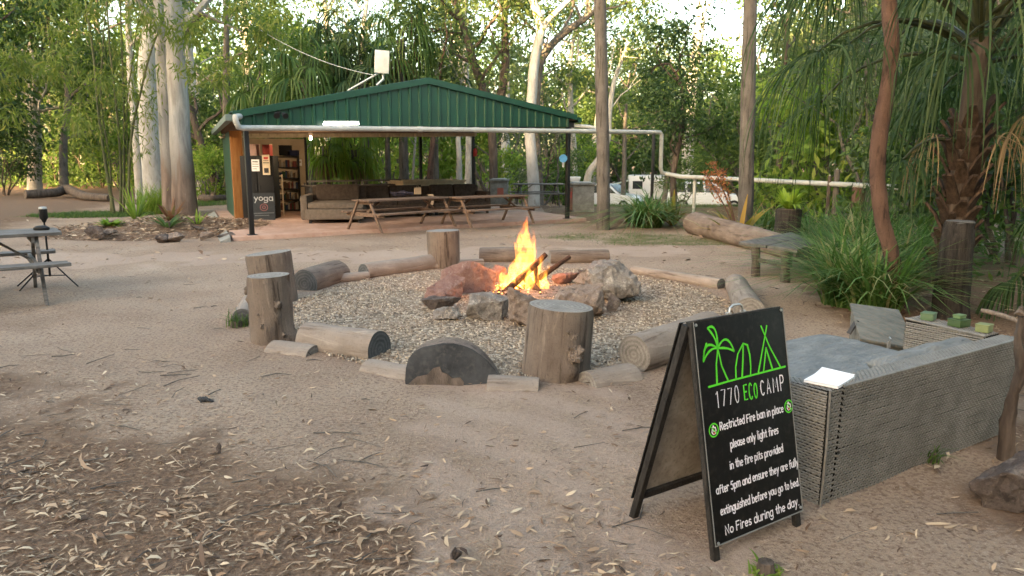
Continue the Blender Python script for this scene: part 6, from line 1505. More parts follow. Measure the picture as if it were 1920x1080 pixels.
# the curved red-brown trunk in front on the right
Yb = 7.5
gum('red_barked_tree', 'curved red-brown trunk standing in front of the long grass on the right', (3.99, Yb, gz(3.99, Yb)), [Vector((3.99, Yb + .0, -.05))] + pxpath([(1682, 555), (1670, 470), (1656, 420), (1646, 340), (1648, 260), (1660, 190), (1672, 100), (1667, 0), (1660, -160), (1640, -380)], Yb),
    [.100, .086, .076, .076, .075, .080, .071, .073, .068, .06, .05], M_REDBARK, L_GREEN, 111, [(.86, (-.5, -1, .35), 3.2, .05), (.88, (.9, -.8, .35), 3.2, .05), (.9, (1, .2, .4), 2.8, .05), (.93, (-.9, -.2, .6), 2.4, .045), (.96, (.2, -1.2, .6), 3.4, .045), (1, (.3, .6, .7), 2.2, .04), (1, (.8, -1.4, .5), 3.6, .04)], 9000, L=.26, W=.09, n=16, clump=(1.15, .6), droop=.3)  # crown enlarged above the view to shade the right side
# sawn-off fibrous trunk
b = G(1790, 598); Yb = b.y + .1
mbp = [Vector((A(1782, 598, Yb).x, Yb, -.05))] + pxpath([(1784, 560), (1790, 490), (1796, 440), (1800, 416)], Yb)
st_ = thing('sawn_trunk', 'sawn-off dark fibrous trunk standing just behind the wicker sofa arm', 'stump', mbp[0])
mb, _, _, _ = chain('', '', '', mbp, [.178, .165, .148, .14, .132], M_FIBRE, n=20, wob=.10, seed=9); mb.m[-1] = 0; mb.build('bark', M_FIBRE, st_, smooth=True)
tp_ = mbp[-1] - mbp[0]; mb = MB(); mb.tube([tp_ + Vector((0, 0, -.01)), tp_ + Vector((0, 0, .012))], [.134, .120], 18, wob=.1); mb.build('cut_top', M_CUTDARK, st_)
# fern on a stump
Yb = 13.2; p0 = A(1476, 442, Yb); sf = thing('plant_stump', 'dark rough stump carrying a lime green fern behind the brown log', 'stump', (p0.x, Yb, gz(p0.x, Yb)))
zt = A(1476, 392, Yb).z; mb = MB(); mb.tube([(0, 0, -.05), (0, 0, .2), (0, 0, zt * .6), (0, 0, zt)], [.25, .235, .225, .23], 18, wob=.12, seed=4); mb.build('bark', M_FIBRE, sf, smooth=True)
mb = MB(); mb.tube([(0, 0, zt - .02), (0, 0, zt + .01)], [.20, .19], 16); mb.build('soil_top', M_DARKBARK, sf)
def rosette(name, n, length, width, rise, droop, mat, rs, k=6, taper=.9, inner=.05):
    a = rs.rand(n) * 6.283; e = rise * (.55 + .75 * rs.rand(n)); L = length * (.65 + .5 * rs.rand(n))
    o = np.stack([np.cos(a), np.sin(a), np.zeros(n)], 1); S = np.stack([-np.sin(a), np.cos(a), np.zeros(n)], 1)
    t = np.linspace(0, 1, k)
    P = o[:, None, :] * (inner + L[:, None] * np.cos(e)[:, None] * t[None])[:, :, None]
    P = P + 0; P[:, :, 2] = L[:, None] * (np.sin(e)[:, None] * t[None] - droop * (t ** 2.2)[None] * np.cos(e)[:, None])
    Wd = np.outer(width * (.7 + .6 * rs.rand(n)), np.minimum(1, (.45 + t * 2.2)) * (1 - taper * np.maximum(0, t - .35) ** 1.5 / .52))
    return strip_mesh(name, P, S, np.maximum(Wd, .002), mat)
rs = np.random.RandomState(21)
fn = thing('fern', 'lime green fern growing out of the top of the dark stump', 'fern', Vector(sf.location) + Vector((0, 0, zt)))
link('fronds', rosette('fronds', 46, .56, .075, 1.0, .75, L_FERN, rs), fn)
mb = MB(); mb.tube([(0, 0, -.01), (0, 0, .07)], [.07, .04], 10); mb.build('crown_base', M_DARKBARK, fn)
# bromeliads with orange flower spikes
def brom(label, px, by, Y, L_, n, seed, flowers=(), mat=L_BROM, w_=.085, rise=1.15):
    p = A(px, by, Y); o = thing('bromeliad', label, 'plant', (p.x, Y, max(gz(p.x, Y), gz(p.x, Y))))
    rs = np.random.RandomState(seed); link('leaves', rosette('leaves', n, L_, w_ * 1.3, rise, .45, mat, rs, 7), o)
    mb = MB(); mb.tube([(0, 0, -.02), (0, 0, .12)], [.06, .05], 9); mb.build('base', M_DARKBARK, o)
    for (fx, fy) in flowers:
        q = A(fx, fy, Y) - Vector(o.location); mb = MB(); mb.tube([(0, 0, .1), (q.x * .4, 0, q.z * .5), (q.x, 0, q.z)], [.018, .014, .008], 6); fs = mb.build('flower_stalk', M_REDBARK, o)
        m_ = 160; t = rs.rand(m_) ** .7; C = np.stack([q.x * (.55 + .45 * t) + rs.normal(size=m_) * .05, rs.normal(size=m_) * .05, q.z * (.55 + .45 * t)], 1)
        D = rs.normal(size=(m_, 3)); D[:, 2] += .6; link('flowers', leaf_mesh('flowers', C, D, .10 * (1.1 - .5 * t), .020, L_FLOWER, rs), fs)
    return o
brom('big orange and olive bromeliad with two orange flower spikes behind the log', 1384, 430, 14.2, 1.2, 22, 31, ((1335, 304), (1352, 318), (1322, 322)), rise=1.0)
brom('yellow-orange bromeliad standing left of the big flowering one', 1262, 392, 17.6, .85, 16, 32, (), L_BROM, .08, 1.3)
brom('green strappy plant right of the big flowering bromeliad', 1430, 425, 14.6, .85, 26, 33, (), L_GREEN, .06, .9)
brom('low bronze bromeliad in the garden bed among the bamboo litter', 322, 425, 16.4, .62, 26, 34, (), leafmat('bronze_leaves', (.10, .05, .03), (.20, .10, .06), (.12, .13, .05)), .06, .95)
brom('small bright green strappy plant in the bed near the massive gum', 370, 428, 16.0, .42, 16, 35, (), L_BRIGHT, .035, 1.1)
brom('olive strappy rosette drooping over the bed rocks', 316, 438, 15.4, .75, 24, 36, (), L_OLIVE, .04, .8)
brom('spiky light green plant left in the garden bed', 255, 412, 17.6, .95, 34, 37, (), L_BRIGHT, .04, 1.15)
brom('low yellow-green groundcover plant at the left of the bed', 210, 436, 15.6, .38, 40, 38, (), L_BRIGHT, .07, .7)
# tussocks
def tussock(label, x, y, h, n, spread, seed, mat=L_GRASS, rad=.16, w_=.016):
    rs = np.random.RandomState(seed); o = thing('grass_tussock', label, 'grass tussock', (x, y, gz(x, y)), 0, 'long strappy grass tussocks')
    a = rs.rand(n) * 6.283; r = rad * np.sqrt(rs.rand(n)); P = np.stack([np.cos(a) * r, np.sin(a) * r, np.zeros(n)], 1)
    link('blades', blades('blades', P, rs, h, w_, spread, mat, 6), o)
    mb = MB(); mb.tube([(0, 0, -.03), (0, 0, .05)], [rad * .7, rad * .5], 10); mb.build('root_crown', M_DARKBARK, o); return o
p = GP(1215, 426); tussock('big rounded green grass tussock right of the slender grey trunk', p.x, p.y, 1.25, 520, 2.1, 41, rad=.32, w_=.030)
p = GP(1192, 418); tussock('smaller grass tussock at the left of the rounded one', p.x, p.y + .2, .72, 300, 1.2, 42, rad=.22, w_=.020)
for i, (px, by, h, n, lab) in enumerate([
    (1578, 528, 1.0, 380, 'grass tussock spilling over the end of the timber bench'), (1585, 570, 1.15, 520, 'big grass tussock in front left of the curved red trunk'),
    (1640, 585, 1.10, 460, 'grass tussock at the foot of the curved red trunk'), (1592, 502, 1.1, 360, 'grass tussock behind the bench end, left of the red trunk'),
    (1625, 515, 1.2, 420, 'grass tussock directly behind the curved red trunk'), (1690, 520, 1.2, 360, 'dark grass tussock between the red trunk and the palm'),
    (1590, 470, 1.2, 300, 'grass tussock at the back beneath the thick brown stub'), (1660, 470, 1.2, 300, 'grass tussock at the back left of the palm'),
    (1520, 455, 1.0, 260, 'grass tussock right of the fern stump'), (1440, 432, .9, 220, 'grass tussock just left of the fern stump'),
    (1740, 500, 1.1, 300, 'grass tussock at the left side of the palm base')]):
    p = GP(px, by); tussock(lab, p.x, p.y, h * .9, int(n * .75), 1.35, 50 + i, rad=.24, w_=.026)
p = GP(445, 612); tussock('small grass tuft behind the knobbly log stool', p.x, p.y, .20, 90, .9, 70, L_GREEN, .10, .008)
p = GP(295, 400); tussock('soft bright green grass clump between the two big left trunks', p.x, p.y, 1.0, 500, .7, 71, L_BRIGHT, .45, .02)
p = GP(1745, 866); tussock('small green weed tuft at the foot of the wicker sofa', p.x, p.y, .12, 50, 1.1, 72, L_GREEN, .05, .008)
p = GP(1435, 1075); tussock('small yellow-green weed at the bottom edge under the sign', p.x, p.y, .05, 40, 1.5, 73, L_BRIGHT, .06, .012)
# ---- bamboo
bb = GP(218, 402); bam = thing('bamboo_clump', 'clump of thin leaning bamboo culms with feathery leaves in the garden bed', 'bamboo', bb)
M_CULM = nmat('bamboo_culm', (.045, .055, .022), (.10, .10, .045), 4, (3, 3, .4), rough=.5, bstr=.1, bdist=.003)
Yb = bb.y; ends = []
for k_, (pth, r0) in enumerate([([(214, 400), (200, 320), (186, 220), (176, 110), (160, 0), (140, -150)], .050), ([(226, 396), (226, 300), (216, 180), (206, 90), (198, -20), (180, -160)], .040), ([(232, 396), (233, 300), (232, 180), (228, 80), (224, -60)], .040),
        ([(240, 400), (246, 260), (262, 180), (285, 90), (326, 0), (400, -110)], .042), ([(208, 398), (206, 300), (190, 200), (192, 100), (204, -60)], .030), ([(244, 398), (240, 300), (238, 200), (250, 100), (270, -40)], .026)]):
    P_ = pxpath(pth, Yb + (k_ % 3) * .25 - .2); mb, base, fine, fr = chain('', '', '', [Vector((P_[0].x, P_[0].y, gz(P_[0].x, P_[0].y) - .05))] + P_, [r0] + [r0 * (1 - .11 * i) for i in range(len(P_))], None, n=8, wob=.02)
    off = base - bb
    for v in mb.v: v += off
    mb.build('culm', M_CULM, bam, smooth=True)
    ends += [p - bb for p in fine[int(len(fine) * .42):]]
rs = np.random.RandomState(61); rr = random.Random(61); cl = []
for e in ends:
    for _ in range(2):
        cl.append(((e.x + rr.gauss(0, .75), e.y + rr.gauss(0, .6), e.z + rr.gauss(-.1, .45)), (.42, .42, .28)))
link('foliage', crownfrom(cl, 3200, rs, .24, .034, L_BAMBOO, 'foliage', 1.3, .6), bam)
# rocks of the bed
for (lab, px, by, w_, h, s_) in [('square brown stone at the left end of the garden bed', 172, 452, 38, 26, 71), ('smaller stone beside the square one at the bed edge', 203, 449, 26, 20, 72), ('dull stone at the bed edge left of the bronze bromeliad', 296, 456, 34, 20, 73),
        ('low grey stone at the bed edge under the drooping rosette', 322, 455, 34, 18, 74), ('dark stone of the bed set back near the massive gum', 366, 442, 28, 18, 75), ('brown stone at the right of the bed edge', 386, 452, 26, 16, 76), ('pale flat stone at the bed edge nearest the shed', 424, 449, 34, 14, 77)]:
    rock(lab, px, by, w_, h, M_ROCKDARK if s_ % 2 else M_ROCKWARM, s_, .8, .2, group='stones edging the garden bed')
# ---- palms with hanging leaf tips
def frond(mbp, hub0, az, el, pet, seg, nseg, rs, hang=.8, wid=.03, k=7, spread=2.3, r0=.022, out=.5):
    """one fan leaf; returns strips (P, S, W) and adds the stalk to mbp"""
    d = Vector((math.cos(az) * math.cos(el), math.sin(az) * math.cos(el), math.sin(el)))
    pts = [Vector(hub0)]; q = Vector(hub0); dd = d.copy()
    for i in range(6):
        dd = (dd + Vector((0, 0, -.10 - .05 * i * (1 if el < 1 else .5)))).normalized(); q = q + dd * pet / 6; pts.append(q.copy())
    mbp.tube(pts, [r0 * (1 - .09 * i) for i in range(7)], 5, cap=False)
    o = np.array((dd.x, dd.y, dd.z)); s_ = np.cross(o, (0, 0, 1.0)); s_ /= np.linalg.norm(s_) + 1e-6; u_ = np.cross(s_, o)
    an = np.linspace(-spread, spread, nseg) + rs.normal(size=nseg) * .05
    L = seg * (.72 + .28 * np.cos(an * .55)) * (.85 + .3 * rs.rand(nseg))
    f = np.cos(an)[:, None] * o + np.sin(an)[:, None] * s_ + .12 * u_
    f[:, 2] = np.maximum(f[:, 2], -.3)
    t = np.linspace(0, 1, k)
    R_ = out * (1 - (1 - t) ** 2.2)
    Z_ = -hang * np.maximum(0, t - .22) ** 1.35
    P = np.array(q)[None, None, :] + f[:, None, :] * (L[:, None] * R_[None])[:, :, None]
    P[:, :, 2] += L[:, None] * Z_[None] + 0
    P += rs.normal(size=(nseg, 1, 3)) * .02 * t[None, :, None]
    S = np.cross(f, np.array((0, 0, 1.0))[None]); S = unit(S + rs.normal(size=S.shape) * .35)
    Wd = np.outer(wid * (.8 + .4 * rs.rand(nseg)), np.minimum(1, .35 + 2 * t) * (1 - .85 * t ** 2))
    return P, S, Wd
M_STALK = nmat('palm_leaf_stalk', (.018, .024, .010), (.045, .05, .020), 3, rough=.5, bstr=.1, bdist=.003)
def palm(name, label, base, topz, r, nf, pet, seg, seed, nseg=26, wid=.035, hang=.85, dead=8, group=None, bootz=None, elr=(-.25, 1.35), lean=(0, 0), fixed=(), bark=M_GREYBARK, mat=L_PALM, sr=.022):
    rs = np.random.RandomState(seed); rr = random.Random(seed); o = thing(name, label, 'palm', base, 0, group)
    tz = topz - base[2]; hx, hy = lean
    mb = MB(); mb.tube([(0, 0, -.1), (hx * .3, hy * .3, tz * .35), (hx * .7, hy * .7, tz * .75), (hx, hy, tz)], [r * 1.15, r, r * .95, r * .9], 12, wob=.12, seed=seed); mb.build('trunk', bark, o, smooth=True)
    ms = MB(); S3 = []
    for i in range(nf):
        az = i * 2.399 + rr.uniform(-.2, .2); el = elr[0] + (elr[1] - elr[0]) * (i / max(1, nf - 1)) ** .9
        S3.append(frond(ms, (hx + math.cos(az) * r * .6, hy + math.sin(az) * r * .6, tz - .25 + .5 * i / nf), az, el, pet * rr.uniform(.8, 1.15), seg * rr.uniform(.85, 1.15), nseg, rs, hang, wid, r0=sr))
    for (az, el, pt, sg, dz) in fixed:
        S3.append(frond(ms, (hx, hy, tz + dz), az, el, pt, sg, nseg + 8, rs, hang, wid, r0=sr))
    link('fronds', strip_mesh('fronds', np.concatenate([a for a, _, _ in S3]), np.concatenate([b for _, b, _ in S3]), np.concatenate([c for _, _, c in S3]), mat), o)
    ms.build('leaf_stalks', M_STALK, o, smooth=True)
    if dead:
        md = MB(); D3 = [frond(md, (hx, hy, tz - .35), i * 2.4 + .5, -.7, pet * .45, seg * .75, 14, rs, .75, wid, spread=1.4) for i in range(dead)]
        link('dead_fronds', strip_mesh('dead_fronds', np.concatenate([a for a, _, _ in D3]), np.concatenate([b for _, b, _ in D3]), np.concatenate([c for _, _, c in D3]), L_PALMDEAD), o)
    if bootz:
        mb = MB()
        for i in range(64):
            z = bootz[0] + (bootz[1] - bootz[0]) * i / 63; az = i * 2.399; d = Vector((math.cos(az), math.sin(az), 0)); s_ = Vector((-d.y, d.x, 0)); L_ = rr.uniform(.16, .34); wv = rr.uniform(.05, .085)
            c0 = Vector((hx * z / tz, hy * z / tz, z)) + d * r * .85; c1 = c0 + d * L_ * .30 + Vector((0, 0, L_ * .6)); c2 = c0 + d * L_ * .62 + Vector((0, 0, L_)) + s_ * rr.gauss(0, .02)
            V = []
            for c_, k in ((c0, 1.2), (c1, .8), (c2, .45)): V += [c_ + s_ * wv * k, c_ - s_ * wv * k, c_ - s_ * wv * k + d * .02 + Vector((0, 0, -.02)), c_ + s_ * wv * k + d * .02 + Vector((0, 0, -.02))]
            mb.add(V, [(b_ + q_, b_ + (q_ + 1) % 4, b_ + 4 + (q_ + 1) % 4, b_ + 4 + q_) for b_ in (0, 4) for q_ in range(4)] + [(8, 9, 10, 11)])
        mb.build('leaf_bases', nmat('brown_leaf_bases', (.026, .017, .012), (.080, .052, .037), 7, (3, 3, 1), c3=(.022, .014, .011), bstr=.8, bdist=.01), o)
    return o
# the near palm: trunk behind the sawn trunk, long arching stalks
bp = G(1772, 560); bz = gz(bp.x, bp.y); Yp = bp.y
def dirto(px, py, dY):
    q = A(px, py, Yp + dY); return q
ctr = A(1786, 250, Yp)
nearp = palm('fan_palm', 'near fan palm with brown leaf bases and long drooping leaf tips at the right', (bp.x, Yp, bz), ctr.z + 1.0, .125, 18, 1.7, 1.55, 201, nseg=34, wid=.020, sr=.030, hang=.95, dead=3, bootz=(.15, ctr.z + .1), elr=(.30, 1.5), lean=(.14, .05), bark=M_DARKBARK,
    fixed=((math.pi + .10, .62, 2.0, 1.5, -.2), (math.pi + .25, .45, .95, .85, -1.15), (math.pi - .15, .9, 2.0, 1.6, 0), (.15, .9, 1.8, 1.7, .3), (-.6, .75, 1.6, 1.6, .2), (-1.0, 1.25, 1.7, 1.2, .3), (.0, 1.2, 2.0, 1.7, .4), (2.0, 1.1, 1.7, 1.3, .4)))
p = A(1985, 250, 8.2); palm('fan_palm', 'dark fan palm filling the right edge behind the sofa', (p.x + .1, 8.2, gz(p.x, 8.2)), 3.0, .15, 18, 1.4, 1.6, 202, nseg=34, wid=.028, hang=.95, dead=2, bark=M_DARKBARK, elr=(.15, 1.45))
p = A(2120, 400, 6.6); palm('fan_palm', 'low fan palm at the right edge behind the driftwood', (p.x, 6.6, gz(p.x, 6.6)), .9, .14, 12, .8, .8, 203, nseg=30, wid=.03, hang=.9, dead=0, bark=M_DARKBARK, elr=(0, 1.4))
# weeping palms behind the shed
GPm = 'weeping palms behind the shed'
for i, (px, py, Yb, lab) in enumerate([(575, 160, 26.5, 'weeping palm behind the left half of the green gable'), (640, 100, 28.5, 'tallest weeping palm left of the antenna panel'), (752, 85, 28.0, 'weeping palm right behind the antenna panel'),
        (680, 165, 27.0, 'low weeping palm right behind the roof under the antenna'), (500, 190, 28.0, 'weeping palm at the left above the shed eave'), (612, 285, 24.8, 'short weeping palm with tan dead skirt seen through the shed'), (664, 292, 25.6, 'short weeping palm right of the tan skirted one through the shed'), (812, 150, 31, 'weeping palm left of the brown gum behind the ridge')]):
    c_ = A(px, py, Yb); low_ = py > 250
    palm('weeping_palm', lab, (c_.x, Yb, 0), c_.z + .2, .17, 16 if not low_ else 11, .95 if not low_ else .5, 1.7 if not low_ else 1.05, 210 + i, nseg=24, wid=.075, hang=1.0, dead=8 if low_ else 3, group=GPm, mat=L_BRIGHT if low_ else (L_PALM if i % 2 else L_GREEN), elr=(-.2, 1.4))
# ---- background trees and bush: a few kinds, each copied with its trunk and crown
def bushproto(kind, leafm, bark, seed, h, wd, nleaf, L, W, nst=4, name='bush', low=.15, droop=.3):
    rr = random.Random(seed); rs = np.random.RandomState(seed); o = thing(name, 'x', 'shrub', (0, 0, 0))
    mb = MB(); ends = []
    for k in range(nst):
        a = k * 2.4 + rr.uniform(0, 1); limb(mb, Vector((math.cos(a) * .12, math.sin(a) * .12, -.15)), Vector((math.cos(a) * .45, math.sin(a) * .45, 1)), h * rr.uniform(.45, .7), .045 * h / 3, 1, ends, rr, .25, 6, .22)
    mb.build('stem', bark, o, smooth=True); cl = []
    for k in range(int(26)):
        a = rr.uniform(0, 6.283); z = h * (low + (1 - low) * rr.random() ** .8); prof = math.sin(min(1, max(0.06, (z / h - low * .3))) * math.pi * .93) ** .6
        r_ = wd / 2 * prof * math.sqrt(rr.random()); s_ = rr.uniform(.22, .48) * wd * .42
        cl.append(((math.cos(a) * r_, math.sin(a) * r_, z), (s_, s_, s_ * .75)))
    link('foliage', crownfrom(cl, nleaf, rs, L, W, leafm, 'foliage', droop, .55), o); return o
def treeproto(leafm, bark, seed, h, nleaf, L, W, clump, name='tree', k=9, t0=.42, rad=.2, ln=3.0, up=.55):
    rr = random.Random(seed); path = [Vector((0, 0, -.3)), Vector((rr.gauss(0, .15), rr.gauss(0, .15), h * .25)), Vector((rr.gauss(0, .35), rr.gauss(0, .3), h * .55)), Vector((rr.gauss(0, .5), rr.gauss(0, .4), h * .8)), Vector((rr.gauss(0, .6), rr.gauss(0, .5), h * .95))]
    return gum(name, 'x', (0, 0, 0), path, [rad * 1.25, rad, rad * .82, rad * .6, rad * .3], bark, leafm, seed, ring_limbs(k, t0, 1.0, ln, rad * .38, rr, up), nleaf, L, W, clump)
PB = [bushproto(0, L_OLIVE, M_GREYBARK, 301, 3.4, 3.6, 2600, .20, .060), bushproto(1, L_GREEN, M_DARKBARK, 302, 3.0, 3.4, 2600, .19, .075), bushproto(2, L_GREY, M_GREYBARK, 303, 4.2, 3.6, 3000, .18, .050, name='bush'), bushproto(3, L_BRIGHT, M_GREYBARK, 304, 2.4, 2.8, 1800, .22, .08), bushproto(4, L_DARK, M_DARKBARK, 305, 3.6, 3.8, 2800, .22, .075)]
PT = [treeproto(L_GUM, M_GUM, 311, 15, 3300, .34, .12, (1.15, .75), rad=.24), treeproto(L_OLIVE, M_GREYBARK, 312, 12, 3400, .32, .12, (1.15, .75), rad=.2, t0=.35), treeproto(L_GREEN, M_GREYBARK, 313, 10, 3400, .32, .14, (1.2, .75), rad=.2, t0=.3, ln=2.6), treeproto(L_GUM, M_WHITE, 314, 17, 2500, .34, .11, (1.1, .7), rad=.26, t0=.55), treeproto(L_DARK, M_DARKBARK, 315, 9, 3800, .30, .14, (1.2, .8), rad=.18, t0=.25, ln=2.4)]
used = set()
def place(proto, ki, px, Y, label, s=1.0, rz=None, cat=None, group=None, nm=None):
    x = (px - 960) / F_PX * (Y + .15); z = gz(x, Y); rz = rz if rz is not None else (px * .37 + Y * 1.3) % 6.28; key = id(proto)
    src = proto[ki]
    if (key, ki) not in used: used.add((key, ki)); o = src; o.location = (x, Y, z); o.rotation_euler = (0, 0, rz); o.scale = (s, s, s)
    else: o = dup(src, (x, Y, z), rz, s)
    o['label'] = label; o['category'] = cat or ('shrub' if proto is PB else 'tree'); o['group'] = group or ('bushes of the surrounding scrub' if proto is PB else 'trees of the surrounding forest')
    if nm: o.name = nm
    return o
B = lambda *a, **k: place(PB, *a, **k)
T = lambda *a, **k: place(PT, *a, **k)
# right-hand scrub, near to far
B(3, 1575, 18.0, 'bright green bush behind the low pipe, right of the dark straight gum', 1.35)
B(3, 1500, 20.5, 'bright green bush behind the fern stump', 1.5)
B(2, 1640, 16.0, 'tall grey-green bush behind the curved red trunk', 1.1)
B(2, 1720, 14.0, 'grey-green bush between the curved red trunk and the near palm', .95)
B(1, 1800, 12.5, 'green bush close behind the near palm', .95)
B(4, 1885, 11.0, 'dark bush at the right edge behind the palms', .9)
B(0, 1760, 18.0, 'tall olive bush further back behind the near palm', 1.5)
B(2, 1850, 17.0, 'grey-green bush far back at the right edge', 1.5)
B(0, 1440, 23.5, 'olive bush behind the dark straight gum', 1.25)
B(1, 1452, 22.0, 'green bush behind the fern stump, left of the olive one', .7)
T(4, 1262, 23.0, 'dark leafy small tree beside the slim black pipe post', .52)
B(0, 1275, 28.5, 'olive bush behind the vertical white pipe', .55)
B(2, 1330, 55.0, 'grey-green bush far right of the vertical white pipe', 1.9)
B(0, 1400, 28.0, 'olive bush deep in the scrub behind the dark gum', 1.6)
B(2, 1530, 26.0, 'grey-green bush deep in the scrub above the pipe', 1.7)
B(0, 1650, 24.0, 'olive bush deep in the scrub behind the red trunk', 1.7)
T(1, 1530, 30, 'olive tree above the scrub right of the sky gap', .85); T(2, 1660, 27, 'green tree above the scrub behind the near palm fronds', .9)
T(4, 1790, 23, 'dark tree behind the near palm crown', .95); T(1, 1900, 26, 'olive tree at the upper right edge', 1.0); T(1, 1462, 42, 'olive tree just right of the bright sky gap', .75)
T(4, 1590, 40, 'dark tree far back right of the sky gap', 1.2); T(0, 1730, 40, 'tall gum far back behind the near palm', 1.0); T(1, 1860, 40, 'tall olive tree far back at the right', 1.2)
# centre, beyond the shed and the cars
B(3, 1085, 55, 'bright green bush behind the parked cars', 1.9); B(0, 1160, 58, 'olive bush behind the caravan', 2.2); B(2, 1010, 31, 'grey-green bush below the white forked trunk', .95)
B(3, 968, 36, 'bright bush left of the white forked trunk', 1.0); B(1, 1050, 38, 'green bush right of the white forked trunk', 1.0); B(3, 905, 43, 'green bush seen behind the right shed post', 1.6)
B(3, 850, 47, 'bright green bush seen through the middle of the shed', 2.1); B(3, 780, 44, 'bright green bush seen through the shed between thin trunks', 1.9); B(3, 735, 40.0, 'green bush seen through the shed right of the palms', 1.7)
B(0, 820, 58, 'olive bush further back seen through the shed', 2.3); B(3, 690, 46, 'bright bush further back behind the shed palms', 2.0); B(2, 930, 42, 'grey-green bush beyond the red signed barbecue block', 1.8)
B(0, 1060, 62, 'olive bush far behind the white car', 2.4); B(2, 1260, 60, 'grey-green bush far behind the caravan', 2.6); B(1, 1340, 52, 'green bush beyond the second white car', 2.2); B(0, 1420, 48, 'olive bush beyond the end of the parked cars', 2.2)
B(2, 1120, 66, 'big grey-green bush far behind the slender grey trunk', 2.8)
T(0, 880, 36, 'tall gum behind the right slope of the green roof', .82); T(3, 950, 40, 'white trunked gum above the right slope of the roof', .85); T(0, 1075, 44, 'open gum between the white fork and grey trunk', .80); T(1, 1165, 46, 'olive tree right of the slender grey trunk', .72)
T(3, 1110, 56, 'tall white trunked gum far behind the slender grey trunk', .9); T(0, 1205, 62, 'tall gum left of the bright sky gap', .8); T(2, 1240, 36, 'green tree behind the end of the white pipe', .62); T(1, 1020, 60, 'tall olive tree far behind the white fork', 1.1)
T(0, 862, 50, 'tall gum above the right of the green ridge', .85); T(2, 1345, 64, 'low green tree under the bright sky gap', .8); T(1, 1290, 70, 'low olive tree under the bright sky gap', .75)
# left side
B(0, 420, 33, 'olive bush behind the left wall of the shed', 1.3); B(3, 395, 29, 'bright bush just left of the green shed wall', .8); B(1, 330, 36, 'green bush behind the massive gum', 1.1); B(3, 240, 38, 'bright bush behind the bamboo', 1.2)
B(1, 190, 42, 'green bush behind the crooked fallen log', 1.3); B(4, 20, 33, 'dark low bush at the far left edge', .8); B(1, 120, 44, 'green bush right of the dense left tree', 1.6); B(0, 280, 48, 'olive bush far behind the pale gum', 1.9); B(2, 60, 50, 'grey-green bush far behind the dense tree', 2.2)
B(1, 470, 34, 'green bush above the shed eave at the left', 1.5); B(3, 540, 36, 'bright bush behind the left palms', 1.9); B(0, 370, 50, 'olive bush far left of the shed', 2.3); B(0, 170, 56, 'olive bush far behind the log clearing', 2.4)
T(2, 130, 34, 'green tree right of the dense dark tree', .85); T(1, 440, 30, 'olive tree above the left shed eave', .80); T(0, 380, 38, 'tall gum behind the massive two-toned gum', .95); T(1, 230, 44, 'olive tree behind the bamboo leaves', 1.0); T(4, -20, 30, 'dark tree cut by the left edge', 1.0)
T(0, 10, 46, 'tall gum at the upper left corner', 1.05); T(3, 170, 58, 'tall white trunked gum behind the bamboo', 1.05); T(0, 480, 46, 'tall gum above the weeping palms on the left', 1.0); T(2, 540, 44, 'green tree behind the weeping palms', .85); T(3, 700, 50, 'pale trunked gum behind the antenna panel', .85); T(1, 320, 58, 'tall olive tree far behind the two left gums', 1.2); T(0, 620, 56, 'tall gum far behind the weeping palms', 1.05)
# foliage sprays hanging over the frame from trees outside it
def overhang(label, px, py, Y, n, seed, mat, r=(1.0, .8, .5), L=.16, W=.03, at_=None):
    """a leafy limb reaching in from a trunk standing left of the view"""
    rr = random.Random(seed); rs = np.random.RandomState(seed); e = A(px, py, Y); b_ = Vector((e.x - 4.5, Y + 1.5, gz(e.x - 4.5, Y + 1.5))) if at_ is None else Vector(at_)
    o = thing('overhanging_tree', label, 'tree', b_); mb = MB(); q = e - b_
    mb.tube([(0, 0, -.2), (0, 0, q.z * .5), (.1, -.1, q.z * .92), (q.x * .5, q.y * .5, q.z + .7), q], [.16, .14, .11, .06, .02], 8, cap=False, wob=.1); mb.build('trunk', M_GREYBARK, o, smooth=True)
    cl = [((q.x + rr.gauss(0, r[0]), q.y + rr.gauss(0, r[1]), q.z + rr.gauss(0, r[2])), (.5, .5, .3)) for _ in range(18)]
    link('crown', crownfrom(cl, n, rs, L, W, mat, 'crown', 1.2, .6), o)
overhang('light green leafy tree leaning in above the left picnic table', 60, 120, 19, 1700, 401, L_BAMBOO, (1.4, .8, .9), .26, .045)
overhang('bright leafy tree reaching over from left of the shed', 455, 60, 19.5, 1700, 402, L_BAMBOO, (1.2, .8, .8), .26, .045, (A(338, 400, 22.1).x, 22.1, 0))
# far wood: a distant mass no one could count
rs = np.random.RandomState(90); n = 42000
th = R(-50) + R(100) * rs.rand(n); ds = 62 + 34 * rs.rand(n) ** .8
pxs = 960 + F_PX * np.tan(th)
prof = np.interp(pxs, [-700, 0, 250, 420, 560, 730, 770, 810, 860, 1000, 1130, 1230, 1280, 1380, 1430, 1600, 2600], [16, 13.5, 12, 12.5, 14, 12, 10, 10, 13.5, 12, 11.5, 10.5, 7.5, 7.5, 12.5, 17, 19])
z = prof * rs.rand(n) ** .75
keep = np.array([noise.noise(Vector((a * 14, zz * .32, d * .10))) > -.12 - .25 * (1 - zz / p_) for a, zz, d, p_ in zip(th, z, ds, prof)])
th, ds, z = th[keep], ds[keep], z[keep]; n = len(z)
X = np.sin(th) * ds; Yy = np.cos(th) * ds
z0 = np.array([gz(a, b) for a, b in zip(X, Yy)])
C = np.stack([X, Yy, z + z0], 1); D = rs.normal(size=(n, 3)); D[:, 2] -= .3
tag(link('far_wood', leaf_mesh('far_wood', C, D, .9 * (.6 + .8 * rs.rand(n)), .42 * (.6 + .8 * rs.rand(n)), L_GREEN, rs)), None, None, kind='stuff')
